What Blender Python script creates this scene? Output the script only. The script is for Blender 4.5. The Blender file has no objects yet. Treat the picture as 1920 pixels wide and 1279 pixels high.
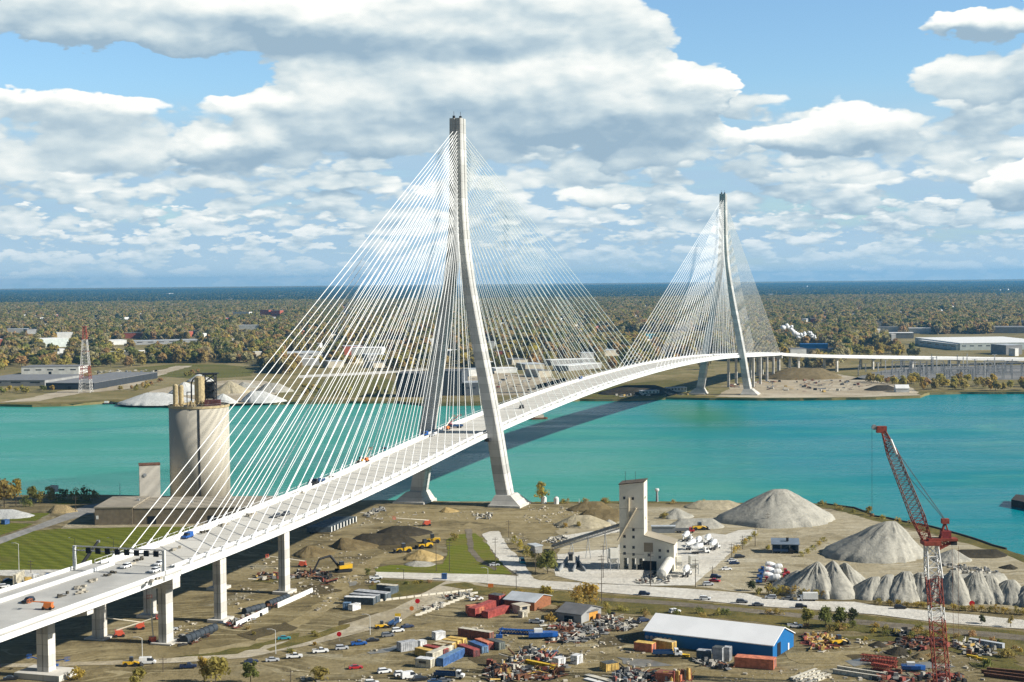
import bpy, bmesh, math, random
import numpy as np
from mathutils import Vector
rnd = random.Random(7)
sc = bpy.context.scene
COL = sc.collection
rad = math.radians

# ------------------------------------------------------------------ camera
CAM_H, FPX, PITCH, ROLL = 128.2194, 2887.73, 0.0398, -0.0094
BX, BY, BA = -29.765, 880.637, 0.3131            # bridge: near tower and heading
def cam_axes():
    f = Vector((0, math.cos(PITCH), -math.sin(PITCH))); up = Vector((0, math.sin(PITCH), math.cos(PITCH))); rt = Vector((1, 0, 0))
    r2 = math.cos(ROLL)*rt + math.sin(ROLL)*up
    u2 = -math.sin(ROLL)*rt + math.cos(ROLL)*up
    return r2, u2, f
CR, CU, CF = cam_axes()
cam = bpy.data.cameras.new('camera'); camo = bpy.data.objects.new('camera', cam); COL.objects.link(camo)
from mathutils import Matrix
m = Matrix((CR, CU, -CF)).transposed().to_4x4(); m.translation = (0, 0, CAM_H); camo.matrix_world = m
cam.sensor_width = 36; cam.lens = 36*FPX/1920; cam.clip_start = 1; cam.clip_end = 200000
sc.camera = camo

# ------------------------------------------------------------------ light and exposure
SUN_DIR = Vector((1.644, -0.378, 1.0)).normalized()       # towards the sun
SUN_EL = math.asin(SUN_DIR.z); SUN_AZ = math.atan2(SUN_DIR.x, SUN_DIR.y)
sun = bpy.data.lights.new('sun', 'SUN'); sun.energy = 5.0; sun.angle = rad(0.9); sun.color = (1.0, 0.955, 0.87)
suno = bpy.data.objects.new('sun', sun); COL.objects.link(suno)
suno.rotation_euler = (-SUN_DIR).to_track_quat('-Z', 'Y').to_euler(); suno.location = (600, 0, 500)
sc.view_settings.view_transform = 'Standard'; sc.view_settings.look = 'None'
sc.view_settings.exposure = 0.5; sc.view_settings.gamma = 1; sc.view_settings.use_curve_mapping = False
sc.cycles.use_denoising = True; sc.cycles.denoiser = 'OPENIMAGEDENOISE'; sc.cycles.denoising_input_passes = 'RGB_ALBEDO_NORMAL'; sc.cycles.denoising_prefilter = 'FAST'
sc.cycles.volume_step_rate = 10.0; sc.cycles.volume_max_steps = 64
sc.cycles.max_bounces = 4; sc.cycles.diffuse_bounces = 2; sc.cycles.glossy_bounces = 2
sc.cycles.transmission_bounces = 2; sc.cycles.volume_bounces = 1; sc.cycles.transparent_max_bounces = 4

# ------------------------------------------------------------------ sky: Nishita blue with procedural clouds, by direction
world = bpy.data.worlds.new('World'); sc.world = world; world.use_nodes = True; world.cycles.sampling_method = 'NONE'
NT = world.node_tree; NT.nodes.clear()
def nd(nt, t, **kw):
    n = nt.nodes.new(t)
    for k, v in kw.items():
        if k == 'i':
            for a, b in v.items(): n.inputs[a].default_value = b
        else: setattr(n, k, v)
    return n
def mth(nt, op, a, b=None, c=None, clamp=False):
    n = nt.nodes.new('ShaderNodeMath'); n.operation = op; n.use_clamp = clamp
    for k, x in enumerate((a, b, c)):
        if x is None: continue
        if isinstance(x, (int, float)): n.inputs[k].default_value = x
        else: nt.links.new(x, n.inputs[k])
    return n.outputs[0]
def vmth(nt, op, a, b=None):
    n = nt.nodes.new('ShaderNodeVectorMath'); n.operation = op
    for k, x in enumerate((a, b)):
        if x is None: continue
        if isinstance(x, tuple): n.inputs[k].default_value = x
        else: nt.links.new(x, n.inputs[k])
    return n.outputs['Value'] if op in ('LENGTH', 'DOT_PRODUCT', 'DISTANCE') else n.outputs[0]
def sstep(nt, x, a, b, lo=0.0, hi=1.0):
    n = nt.nodes.new('ShaderNodeMapRange'); n.interpolation_type = 'SMOOTHSTEP'
    n.inputs['From Min'].default_value = a; n.inputs['From Max'].default_value = b
    n.inputs['To Min'].default_value = lo; n.inputs['To Max'].default_value = hi
    nt.links.new(x, n.inputs['Value']); return n.outputs[0]
def mixc(nt, f, a, b, bt='MIX'):
    n = nt.nodes.new('ShaderNodeMix'); n.data_type = 'RGBA'; n.blend_type = bt; n.clamp_factor = True
    for s, x in ((0, f), (6, a), (7, b)):
        if isinstance(x, (int, float)): n.inputs[s].default_value = x
        elif isinstance(x, tuple): n.inputs[s].default_value = (*x, 1) if len(x) == 3 else x
        else: nt.links.new(x, n.inputs[s])
    return n.outputs[2]
def noise(nt, vec, scale, detail=5, rough=.55, dist=0.0):
    n = nt.nodes.new('ShaderNodeTexNoise'); n.inputs['Scale'].default_value = scale
    n.inputs['Detail'].default_value = detail; n.inputs['Roughness'].default_value = rough; n.inputs['Distortion'].default_value = dist
    if vec is not None: nt.links.new(vec, n.inputs['Vector'])
    return n

# cloud banks and clear gaps: (azimuth, elevation, half-width, half-height in degrees, weight, how dark the base)
def sky_at(x, y): return (x-960)*.01984, (528-y)*.01984
CLOUDS = []
def bank(x, y, rx, ry, w, base=0.0):
    a, e = sky_at(x, y); CLOUDS.append((a, e, rx*.01984, ry*.01984, w, base))
bank(880, 190, 430, 115, .30, .9); bank(1200, 195, 215, 130, .34, .35); bank(930, 40, 420, 75, .34, 1.3); bank(650, 60, 200, 80, .18, .6)
bank(270, 45, 400, 85, .32, 1.1); bank(240, 150, 310, 42, -.34); bank(20, 130, 120, 50, -.22)
bank(1500, 50, 260, 120, -.42); bank(1450, 175, 90, 90, -.40); bank(1700, 20, 200, 40, -.3); bank(1620, 165, 120, 40, -.2)
bank(1760, 84, 300, 28, .36, .3); bank(1840, 165, 180, 56, .24, .4); bank(1590, 135, 110, 26, .22)
bank(1560, 262, 200, 46, .36, 1.0); bank(1830, 290, 110, 50, -.34); bank(1885, 365, 85, 52, .40, 1.2); bank(1420, 215, 60, 40, -.2)
bank(300, 285, 420, 70, .12, .3); bank(640, 300, 240, 70, .10, .3); bank(1125, 372, 100, 26, .30, .5); bank(1260, 310, 110, 40, .2, .3)
bank(980, 395, 170, 34, -.16); bank(150, 440, 330, 22, -.12); bank(560, 400, 240, 20, -.10); bank(1480, 345, 160, 22, .16, .6)
bank(140, 205, 220, 34, .20, .6); bank(520, 215, 160, 40, .16, .4); bank(480, 265, 70, 30, .22, .4); bank(390, 265, 50, 32, .22, .4)
bank(290, 385, 60, 26, .2, .4); bank(380, 410, 70, 18, .2, .5)

def vor(nt, vec, scale, detail=2.0, rough=.5):
    n = nt.nodes.new('ShaderNodeTexVoronoi'); n.voronoi_dimensions = '2D'; n.feature = 'F1'; n.normalize = True
    n.inputs['Scale'].default_value = scale; n.inputs['Detail'].default_value = detail; n.inputs['Roughness'].default_value = rough
    nt.links.new(vec, n.inputs['Vector']); return n.outputs['Distance']
def cloud_group(name, sxy, off, vs, vw, warp, banks=False):
    """raw density of one tier of clouds at P (azimuth, elevation in degrees)"""
    g = bpy.data.node_groups.new(name, 'ShaderNodeTree')
    g.interface.new_socket('P', in_out='INPUT', socket_type='NodeSocketVector')
    g.interface.new_socket('D', in_out='OUTPUT', socket_type='NodeSocketFloat')
    g.interface.new_socket('V', in_out='OUTPUT', socket_type='NodeSocketFloat')
    i = g.nodes.new('NodeGroupInput'); o = g.nodes.new('NodeGroupOutput'); P = vmth(g, 'ADD', i.outputs[0], (off, 0, 0))
    q = vmth(g, 'MULTIPLY', P, (sxy[0], sxy[1], 0))
    wn = vmth(g, 'SUBTRACT', noise(g, q, 2.2, 4, .6).outputs['Color'], (.5, .5, .5))
    q2 = vmth(g, 'ADD', q, vmth(g, 'MULTIPLY', wn, (warp, warp, 0)))
    n = mth(g, 'ADD', mth(g, 'MULTIPLY', noise(g, q, 1, 4, .5).outputs[0], 1-vw*.45), mth(g, 'MULTIPLY', mth(g, 'SUBTRACT', .52, vor(g, q2, vs, 2, .55)), vw))
    ver = None
    if banks:
        PW = vmth(g, 'ADD', i.outputs[0], vmth(g, 'MULTIPLY', wn, (3.2, 1.7, 0)))
        for a, e, ra, re, wt, base in CLOUDS:
            r = vmth(g, 'MULTIPLY', vmth(g, 'SUBTRACT', PW, (a, e, 0)), (1/ra, 1/re, 0)); d = vmth(g, 'LENGTH', r)
            n = mth(g, 'ADD', n, sstep(g, d, 1.3, .30, 0, wt))
            if base:
                y = mth(g, 'MULTIPLY', vmth(g, 'DOT_PRODUCT', r, (0, base, 0)), sstep(g, d, 1.5, .55)); ver = y if ver is None else mth(g, 'ADD', ver, y)
        g.links.new(ver, o.inputs[1])
    g.links.new(n, o.inputs[0]); return g
tc = NT.nodes.new('ShaderNodeTexCoord'); sx = NT.nodes.new('ShaderNodeSeparateXYZ'); NT.links.new(tc.outputs['Generated'], sx.inputs[0])
az = mth(NT, 'MULTIPLY', mth(NT, 'ARCTAN2', sx.outputs[0], sx.outputs[1]), 57.296)
el = mth(NT, 'MULTIPLY', mth(NT, 'ARCSINE', sx.outputs[2]), 57.296)
cb = NT.nodes.new('ShaderNodeCombineXYZ'); NT.links.new(az, cb.inputs[0]); NT.links.new(el, cb.inputs[1]); P0 = cb.outputs[0]
def ramp(f):
    cr = NT.nodes.new('ShaderNodeValToRGB'); e = cr.color_ramp.elements
    e[0].position = .02; e[0].color = (.30, .42, .52, 1); e[1].position = .98; e[1].color = (.90, .91, .87, 1)
    for p, c in ((.28, (.42, .53, .60)), (.50, (.57, .66, .69)), (.72, (.74, .79, .78))):
        q = e.new(p); q.color = (*c, 1)
    NT.links.new(f, cr.inputs[0]); return cr.outputs[0]
def tier(name, sxy, off, vs, vw, warp, d, bias, th, gain, mid, air, banks=False):
    """cover and colour of one tier: bright tops and sides to the sun, grey flat bases"""
    G_ = cloud_group(name, sxy, off, vs, vw, warp, banks); gs = []
    for dv in ((0, 0, 0), d):
        n = NT.nodes.new('ShaderNodeGroup'); n.node_tree = G_; NT.links.new(P0 if dv == (0, 0, 0) else vmth(NT, 'ADD', P0, dv), n.inputs[0]); gs.append(n)
    D0 = mth(NT, 'ADD', gs[0].outputs[0], bias)
    f = mth(NT, 'ADD', mth(NT, 'MULTIPLY', mth(NT, 'SUBTRACT', gs[0].outputs[0], gs[1].outputs[0]), gain), mid)
    if banks: f = mth(NT, 'ADD', f, mth(NT, 'MULTIPLY', gs[0].outputs[1], .42))
    f = mth(NT, 'ADD', f, mth(NT, 'MULTIPLY', mth(NT, 'SUBTRACT', soft, .5), 1.1), clamp=True)
    return sstep(NT, D0, th, th+.07), mixc(NT, air, ramp(f), (.40, .55, .67))
soft = noise(NT, vmth(NT, 'MULTIPLY', P0, (.13, .42, 0)), 1, 4, .5, .4).outputs[0]
lay = noise(NT, vmth(NT, 'MULTIPLY', P0, (.09, .60, 0)), 1, 6, .6, .3).outputs[0]
layf = mth(NT, 'MULTIPLY', sstep(NT, lay, .22, .50), sstep(NT, el, 7.5, 4.5, 0, .96))
T_small = tier('cloud_small', (.60, 1.75), 37, 1.7, .60, .35, (.12, .24, 0), mth(NT, 'MULTIPLY', sstep(NT, el, 2.4, 3.6), -.4), .455, 2.4, .50, sstep(NT, el, 2.6, .2, .15, .58))
T_mid = tier('cloud_mid', (.30, .84), 11, 1.7, .60, .35, (.22, .42, 0), mth(NT, 'ADD', mth(NT, 'MULTIPLY', sstep(NT, el, 2.0, 1.2), -.4), mth(NT, 'MULTIPLY', sstep(NT, el, 4.6, 5.8), -.4)), .45, 2.2, .44, sstep(NT, el, 4.0, 1.2, .03, .30))
T_up = tier('cloud_upper', (.22, .52), 63, 1.7, .60, .35, (.28, .55, 0), mth(NT, 'ADD', mth(NT, 'MULTIPLY', sstep(NT, el, 3.6, 2.8), -.4), mth(NT, 'MULTIPLY', sstep(NT, el, 6.4, 7.4), -.4)), .46, 2.1, .44, .03)
hi = mth(NT, 'ADD', sstep(NT, el, 13, 30, 0, -.16), sstep(NT, el, 3.5, 5.5, -.10, 0))
T_bank = tier('cloud_bank', (.17, .36), 0, 2.0, .58, .35, (.30, .55, 0), hi, .53, 1.55, .49, .0, True)
sky = nd(NT, 'ShaderNodeTexSky', sky_type='NISHITA', sun_disc=False, sun_elevation=SUN_EL, sun_rotation=SUN_AZ)
sky.altitude = 200; sky.air_density = 1.0; sky.dust_density = .6; sky.ozone_density = 1.5
skb = mixc(NT, 1.0, sky.outputs[0], (.098, .124, .142), 'MULTIPLY')
skb = mixc(NT, layf, skb, mixc(NT, lay, (.27, .44, .62), (.46, .61, .72)))
skc = skb
for cv_, cc_ in (T_small, T_mid, T_up, T_bank): skc = mixc(NT, cv_, skc, cc_)
skc = mixc(NT, sstep(NT, el, 1.6, .0, 0, .60), skc, (.46, .61, .71))
# unseen sky overhead and behind the viewer dimmed to cut fill light
fwd = sstep(NT, sx.outputs[1], .25, .90, .52, 1.0)
dim = mth(NT, 'MULTIPLY', sstep(NT, el, 13, 30, 1.0, .52), fwd)
skc = mixc(NT, 1.0, skc, dim, 'MULTIPLY')
bg = NT.nodes.new('ShaderNodeBackground'); bg.inputs['Strength'].default_value = .82
wo = NT.nodes.new('ShaderNodeOutputWorld'); NT.links.new(skc, bg.inputs['Color']); NT.links.new(bg.outputs[0], wo.inputs[0])

# ------------------------------------------------------------------ helpers
def G(px, py, z=0.0):
    """ground point seen at a place of the photograph"""
    d = CF + CR*((px-960)/FPX) - CU*((py-639.5)/FPX)
    t = (z-CAM_H)/d.z
    return Vector((d.x*t, d.y*t, z))
def at_depth(px, py, Y):
    d = CF + CR*((px-960)/FPX) - CU*((py-639.5)/FPX)
    t = Y/d.y
    return Vector((d.x*t, Y, CAM_H+d.z*t))
def B(v, u, z=0.0):
    return Vector((BX+u*math.sin(BA)+v*math.cos(BA), BY+u*math.cos(BA)-v*math.sin(BA), z))
MATS = {}
def srgb(r, g, b):
    f = lambda c: (c/255/12.92) if c <= 10 else ((c/255+.055)/1.055)**2.4
    return (f(r), f(g), f(b))
def mat(name, col, rough=.85, var=.18, scale=.4, metal=0.0, spec=.3, col2=None, detail=4, rand=0.0):
    if name in MATS: return MATS[name]
    m = bpy.data.materials.new(name); m.use_nodes = True; nt = m.node_tree
    p = nt.nodes['Principled BSDF']; p.inputs['Roughness'].default_value = rough; p.inputs['Metallic'].default_value = metal
    p.inputs['Specular IOR Level'].default_value = spec
    tcn = nt.nodes.new('ShaderNodeTexCoord')
    n = noise(nt, tcn.outputs['Object'], scale, detail, .6)
    a = col2 or tuple(c*(1-var) for c in col); b = tuple(min(1, c*(1+var)) for c in col) if not col2 else col
    f = sstep(nt, n.outputs[0], .32, .68)
    c = mixc(nt, f, a, b)
    if rand:
        oi = nt.nodes.new('ShaderNodeObjectInfo')
        v = nt.nodes.new('ShaderNodeHueSaturation'); nt.links.new(c, v.inputs['Color'])
        r = oi.outputs['Random']
        nt.links.new(mth(nt, 'ADD', mth(nt, 'MULTIPLY', r, rand*.10), .5-rand*.05), v.inputs['Hue'])
        r2 = mth(nt, 'FRACT', mth(nt, 'MULTIPLY', r, 17.31))
        nt.links.new(mth(nt, 'ADD', mth(nt, 'MULTIPLY', r2, rand), 1-rand*.5), v.inputs['Value'])
        c = v.outputs[0]
    nt.links.new(c, p.inputs['Base Color']); m['col'] = c.node.name
    MATS[name] = m; return m

class MB:
    def __init__(s): s.v = []; s.f = []; s.m = []; s.cm = 0
    def add(s, vs, fs):
        k = len(s.v); s.v += [tuple(x) for x in vs]; s.f += [tuple(i+k for i in f) for f in fs]; s.m += [s.cm]*len(fs); return s
    def hexa(s, p):
        return s.add(p, [(0, 3, 2, 1), (4, 5, 6, 7), (0, 1, 5, 4), (1, 2, 6, 5), (2, 3, 7, 6), (3, 0, 4, 7)])
    def box(s, cx, cy, z0, sx, sy, sz, rz=0.0, tx=1.0, ty=1.0):
        c, n = math.cos(rz), math.sin(rz); p = []
        for z, a, b in ((z0, 1, 1), (z0+sz, tx, ty)):
            for x, y in ((-1, -1), (1, -1), (1, 1), (-1, 1)):
                X, Y = x*sx/2*a, y*sy/2*b; p.append((cx+X*c-Y*n, cy+X*n+Y*c, z))
        return s.hexa(p)
    def prism(s, poly, z0, z1):
        n = len(poly); vs = [(x, y, z0) for x, y in poly]+[(x, y, z1) for x, y in poly]
        return s.add(vs, [tuple(range(n))[::-1], tuple(range(n, 2*n))]+[(i, (i+1) % n, n+(i+1) % n, n+i) for i in range(n)])
    def profile(s, pts, w, w2=None):
        """side outline (x, z) given width along y"""
        n = len(pts); zs = [p[1] for p in pts]; lo, hi = min(zs), max(zs)
        ww = [(w+((w2 or w)-w)*((z-lo)/max(1e-6, hi-lo)))/2 for x, z in pts]
        vs = [(x, -ww[i], z) for i, (x, z) in enumerate(pts)]+[(x, ww[i], z) for i, (x, z) in enumerate(pts)]
        return s.add(vs, [tuple(range(n)), tuple(range(n, 2*n))[::-1]]+[((i+1) % n, i, n+i, n+(i+1) % n) for i in range(n)])
    def tube(s, p, q, r, n=6, r2=None, cap=True):
        p, q = Vector(p), Vector(q); d = (q-p)
        if d.length < 1e-6: return s
        d.normalize(); a = d.cross(Vector((0, 0, 1)) if abs(d.z) < .95 else Vector((1, 0, 0))).normalized(); b = d.cross(a)
        r2 = r if r2 is None else r2; vs = []
        for c, rr in ((p, r), (q, r2)):
            for i in range(n):
                t = 2*math.pi*i/n; vs.append(c+(a*math.cos(t)+b*math.sin(t))*rr)
        fs = [(i, (i+1) % n, n+(i+1) % n, n+i) for i in range(n)]
        if cap: fs += [tuple(range(n))[::-1], tuple(range(n, 2*n))]
        return s.add(vs, fs)
    def path(s, pts, r, n=6):
        for a, b in zip(pts, pts[1:]): s.tube(a, b, r, n)
        return s
    def lathe(s, prof, n=16, c=(0, 0), axis=None):
        """prof: (r, z) from bottom to top"""
        vs = []; fs = []
        for r, z in prof:
            for i in range(n):
                t = 2*math.pi*i/n; vs.append((c[0]+r*math.cos(t), c[1]+r*math.sin(t), z))
        for k in range(len(prof)-1):
            for i in range(n):
                j = (i+1) % n; fs.append((k*n+i, k*n+j, (k+1)*n+j, (k+1)*n+i))
        fs.append(tuple(range(n))[::-1]); fs.append(tuple(range((len(prof)-1)*n, len(prof)*n)))
        if axis is not None: vs = [axis @ Vector(v) for v in vs]
        return s.add(vs, fs)
    def loft(s, rings, cap=True):
        n = len(rings[0]); vs = [p for r in rings for p in r]; fs = []
        for k in range(len(rings)-1):
            for i in range(n):
                j = (i+1) % n; fs.append((k*n+i, k*n+j, (k+1)*n+j, (k+1)*n+i))
        if cap: fs += [tuple(range(n))[::-1], tuple(range((len(rings)-1)*n, len(rings)*n))]
        return s.add(vs, fs)
    def lattice(s, p, q, w0, w1, bays, r, rb=None, n=4):
        p, q = Vector(p), Vector(q); d = (q-p).normalized()
        a = d.cross(Vector((0, 1, 0)) if abs(d.y) < .9 else Vector((1, 0, 0))).normalized(); b = d.cross(a); rb = rb or r*.6
        def ring(t):
            c = p.lerp(q, t); w = (w0+(w1-w0)*t)/2; return [c+a*w+b*w, c-a*w+b*w, c-a*w-b*w, c+a*w-b*w]
        rs = [ring(i/bays) for i in range(bays+1)]
        for i in range(4): s.tube(rs[0][i], rs[-1][i], r, n)
        for k in range(bays):
            for i in range(4):
                j = (i+1) % 4
                s.tube(rs[k][i], rs[k+1][j], rb, 3, cap=False); s.tube(rs[k][j], rs[k+1][i], rb, 3, cap=False)
                s.tube(rs[k+1][i], rs[k+1][j], rb, 3, cap=False)
        return s
    def build(s, name, mats, parent=None, loc=None, rz=0.0, smooth=False):
        me = bpy.data.meshes.new(name); me.from_pydata(s.v, [], s.f)
        for x in (mats if isinstance(mats, (list, tuple)) else [mats]): me.materials.append(x)
        if any(s.m): me.polygons.foreach_set('material_index', s.m)
        if smooth: me.polygons.foreach_set('use_smooth', [True]*len(s.f))
        bm = bmesh.new(); bm.from_mesh(me); bmesh.ops.recalc_face_normals(bm, faces=bm.faces); bm.to_mesh(me); bm.free()
        o = bpy.data.objects.new(name, me); COL.objects.link(o)
        if parent is not None: o.parent = parent
        if loc is not None: o.location = loc
        o.rotation_euler.z = rz
        return o
LABELS = set()
def tag(o, label, cat, group=None, kind=None):
    o['label'] = label; o['category'] = cat
    if group: o['group'] = group
    if kind: o['kind'] = kind
    return o
def struct(o, kind='structure'): o['kind'] = kind; return o
def thing(name, label, cat, loc=(0, 0, 0), rz=0.0, group=None):
    o = bpy.data.objects.new(name, None); COL.objects.link(o); o.location = loc; o.rotation_euler.z = rz
    o.empty_display_size = 1; return tag(o, label, cat, group)
def copy_tree(o, parent=None):
    c = o.copy(); COL.objects.link(c)
    if parent is not None: c.parent = parent
    for ch in list(o.children): copy_tree(ch, c)
    return c
def head(p, q):
    return math.atan2(q[1]-p[1], q[0]-p[0])
def rough_line(pts, step=7.0, amp=.7, closed=True, seed=1):
    r = random.Random(seed); out = []
    n = len(pts)
    for i in range(n if closed else n-1):
        a, b = Vector(pts[i]), Vector(pts[(i+1) % n]); L = (b-a).length; k = max(1, int(L/step))
        k = min(k, 60)
        for j in range(k):
            p = a.lerp(b, j/k); w = amp if L < 2500 else 0
            out.append((p.x+r.uniform(-w, w), p.y+r.uniform(-w, w)))
    if not closed: out.append((pts[-1][0], pts[-1][1]))
    return out
def sheet(name, poly, z, m, thick=0.0, step=7.0, amp=.7, seed=1, kind='structure'):
    pts = rough_line([(p[0], p[1], 0) for p in poly], step, amp, True, seed)
    mb = MB()
    if thick: mb.prism(pts, z-thick, z)
    else: mb.add([(x, y, z) for x, y in pts], [tuple(range(len(pts)))])
    o = mb.build(name, m)
    if not thick:
        me = o.data
        if me.polygons[0].normal.z < 0: me.flip_normals()
    return struct(o, kind)
def pix(pts, z=0.0): return [G(x, y, z) for x, y in pts]

# ------------------------------------------------------------------ ground, river, roads
def ground_mat(name, c1, c2, c3, s1=.012, s2=.07, s3=.5, streak=None, rough=.95, tracks=None, bump=.7):
    if name in MATS: return MATS[name]
    m = bpy.data.materials.new(name); m.use_nodes = True; nt = m.node_tree
    p = nt.nodes['Principled BSDF']; p.inputs['Roughness'].default_value = rough; p.inputs['Specular IOR Level'].default_value = .1
    tcn = nt.nodes.new('ShaderNodeTexCoord'); P = tcn.outputs['Object']
    f1 = sstep(nt, noise(nt, P, s1, 5, .6, .4).outputs[0], .40, .60)
    f2 = sstep(nt, noise(nt, P, s2, 6, .65, .6).outputs[0], .44, .64)
    c = mixc(nt, f1, c1, c2); c = mixc(nt, mth(nt, 'MULTIPLY', f2, .75), c, c3)
    if streak:
        mp = nt.nodes.new('ShaderNodeMapping'); mp.inputs['Rotation'].default_value = (0, 0, streak[0]); mp.inputs['Scale'].default_value = (.012, .35, 1)
        nt.links.new(P, mp.inputs[0])
        f = sstep(nt, noise(nt, mp.outputs[0], 1.0, 5, .6, .5).outputs[0], .50, .66)
        c = mixc(nt, mth(nt, 'MULTIPLY', f, streak[2]), c, streak[1])
    if tracks:                                               # wandering wheel tracks and damp patches
        wp = vmth(nt, 'ADD', P, vmth(nt, 'MULTIPLY', vmth(nt, 'SUBTRACT', noise(nt, P, .016, 3, .5).outputs['Color'], (.5, .5, .5)), (70, 70, 0)))
        for ang, sc_ in ((.25, 1), (1.15, .8), (-.5, 1.3)):
            mp = nt.nodes.new('ShaderNodeMapping'); mp.inputs['Rotation'].default_value = (0, 0, ang); mp.inputs['Scale'].default_value = (.006*sc_, .42*sc_, 1); nt.links.new(wp, mp.inputs[0])
            f = mth(nt, 'MULTIPLY', sstep(nt, noise(nt, mp.outputs[0], 1.0, 3, .6).outputs[0], .54, .64), sstep(nt, noise(nt, vmth(nt, 'ADD', P, (ang*900, 50, 0)), .014, 3).outputs[0], .42, .58))
            c = mixc(nt, mth(nt, 'MULTIPLY', f, .8), c, tracks[0] if ang != 1.15 else tracks[1])
        c = mixc(nt, sstep(nt, noise(nt, vmth(nt, 'ADD', wp, (300, 0, 0)), .030, 5, .6, .5).outputs[0], .57, .68, 0, .75), c, tracks[1])
        c = mixc(nt, sstep(nt, noise(nt, vmth(nt, 'ADD', P, (0, 700, 0)), .022, 5, .65, .8).outputs[0], .60, .70, 0, .6), c, tracks[2])
    n3 = noise(nt, P, s3, 3, .7)
    c = mixc(nt, 1.0, c, mixc(nt, n3.outputs[0], (.62, .62, .62), (1.3, 1.3, 1.3)), 'MULTIPLY')
    nt.links.new(c, p.inputs['Base Color'])
    bp = nt.nodes.new('ShaderNodeBump'); bp.inputs['Strength'].default_value = bump; bp.inputs['Distance'].default_value = 1.0
    nt.links.new(noise(nt, P, .22, 6, .68).outputs[0], bp.inputs['Height']); nt.links.new(bp.outputs[0], p.inputs['Normal'])
    MATS[name] = m; return m
M_DIRT = ground_mat('dirt', (.196, .156, .075), (.265, .214, .113), (.112, .089, .042), streak=(.35, (.30, .245, .125), .4), tracks=((.40, .34, .20), (.072, .058, .030), (.34, .31, .22)))
M_TRACK = ground_mat('packed_dirt', (.27, .215, .105), (.22, .172, .08), (.335, .275, .15), s2=.12, streak=(.6, (.38, .325, .21), .6))
M_DAMP = ground_mat('damp_dirt', (.105, .083, .042), (.14, .112, .058), (.075, .06, .031), s2=.1)
M_PUDDLE = mat('puddle', (.19, .17, .125), .3, .25, .2, spec=.35)
M_SAND = ground_mat('pale_yard_dirt', (.375, .32, .205), (.30, .25, .15), (.45, .395, .27), streak=(-.5, (.50, .445, .32), .4), tracks=((.55, .50, .38), (.22, .18, .105), (.52, .48, .37)))
M_CONC = ground_mat('dusty_concrete', (.66, .63, .55), (.60, .565, .485), (.53, .49, .41), s2=.04, streak=(-.12, (.70, .68, .61), .5))
M_ROADG = ground_mat('gravel_road', (.44, .385, .275), (.36, .305, .20), (.52, .465, .35), streak=(.8, (.56, .51, .42), .5))
M_FAR = ground_mat('far_land', (.22, .175, .07), (.29, .235, .115), (.15, .14, .045), s1=.004, s2=.02, s3=.1)
M_VERGE = ground_mat('dry_verge', (.135, .118, .034), (.20, .155, .05), (.075, .078, .022), s2=.09, s3=.9)
M_GRAVELFAR = ground_mat('far_gravel', (.52, .455, .34), (.43, .36, .25), (.33, .27, .175), s2=.03)
M_BALLAST = ground_mat('ballast', (.17, .145, .105), (.22, .185, .13), (.12, .10, .07), streak=(-.15, (.26, .23, .18), .7))
def lawn_mat():
    m = bpy.data.materials.new('mown_lawn'); m.use_nodes = True; nt = m.node_tree
    p = nt.nodes['Principled BSDF']; p.inputs['Roughness'].default_value = .95; p.inputs['Specular IOR Level'].default_value = .1
    P = nt.nodes.new('ShaderNodeTexCoord').outputs['Object']
    mp = nt.nodes.new('ShaderNodeMapping'); mp.inputs['Rotation'].default_value = (0, 0, .50); nt.links.new(P, mp.inputs[0])
    w = nt.nodes.new('ShaderNodeTexWave'); w.bands_direction = 'Y'; w.inputs['Scale'].default_value = .055; w.inputs['Distortion'].default_value = 1.2
    w.inputs['Detail'].default_value = 3; w.inputs['Detail Scale'].default_value = .6; nt.links.new(mp.outputs[0], w.inputs[0])
    c = mixc(nt, sstep(nt, w.outputs[1], .25, .75), (.118, .138, .013), (.150, .160, .020))
    c = mixc(nt, sstep(nt, noise(nt, P, .03, 5).outputs[0], .5, .7, 0, .55), c, (.17, .135, .04))
    c = mixc(nt, 1.0, c, mixc(nt, noise(nt, P, .9, 3, .7).outputs[0], (.7, .7, .7), (1.25, 1.25, 1.25)), 'MULTIPLY')
    nt.links.new(c, p.inputs['Base Color']); return m
M_LAWN = lawn_mat()
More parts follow.
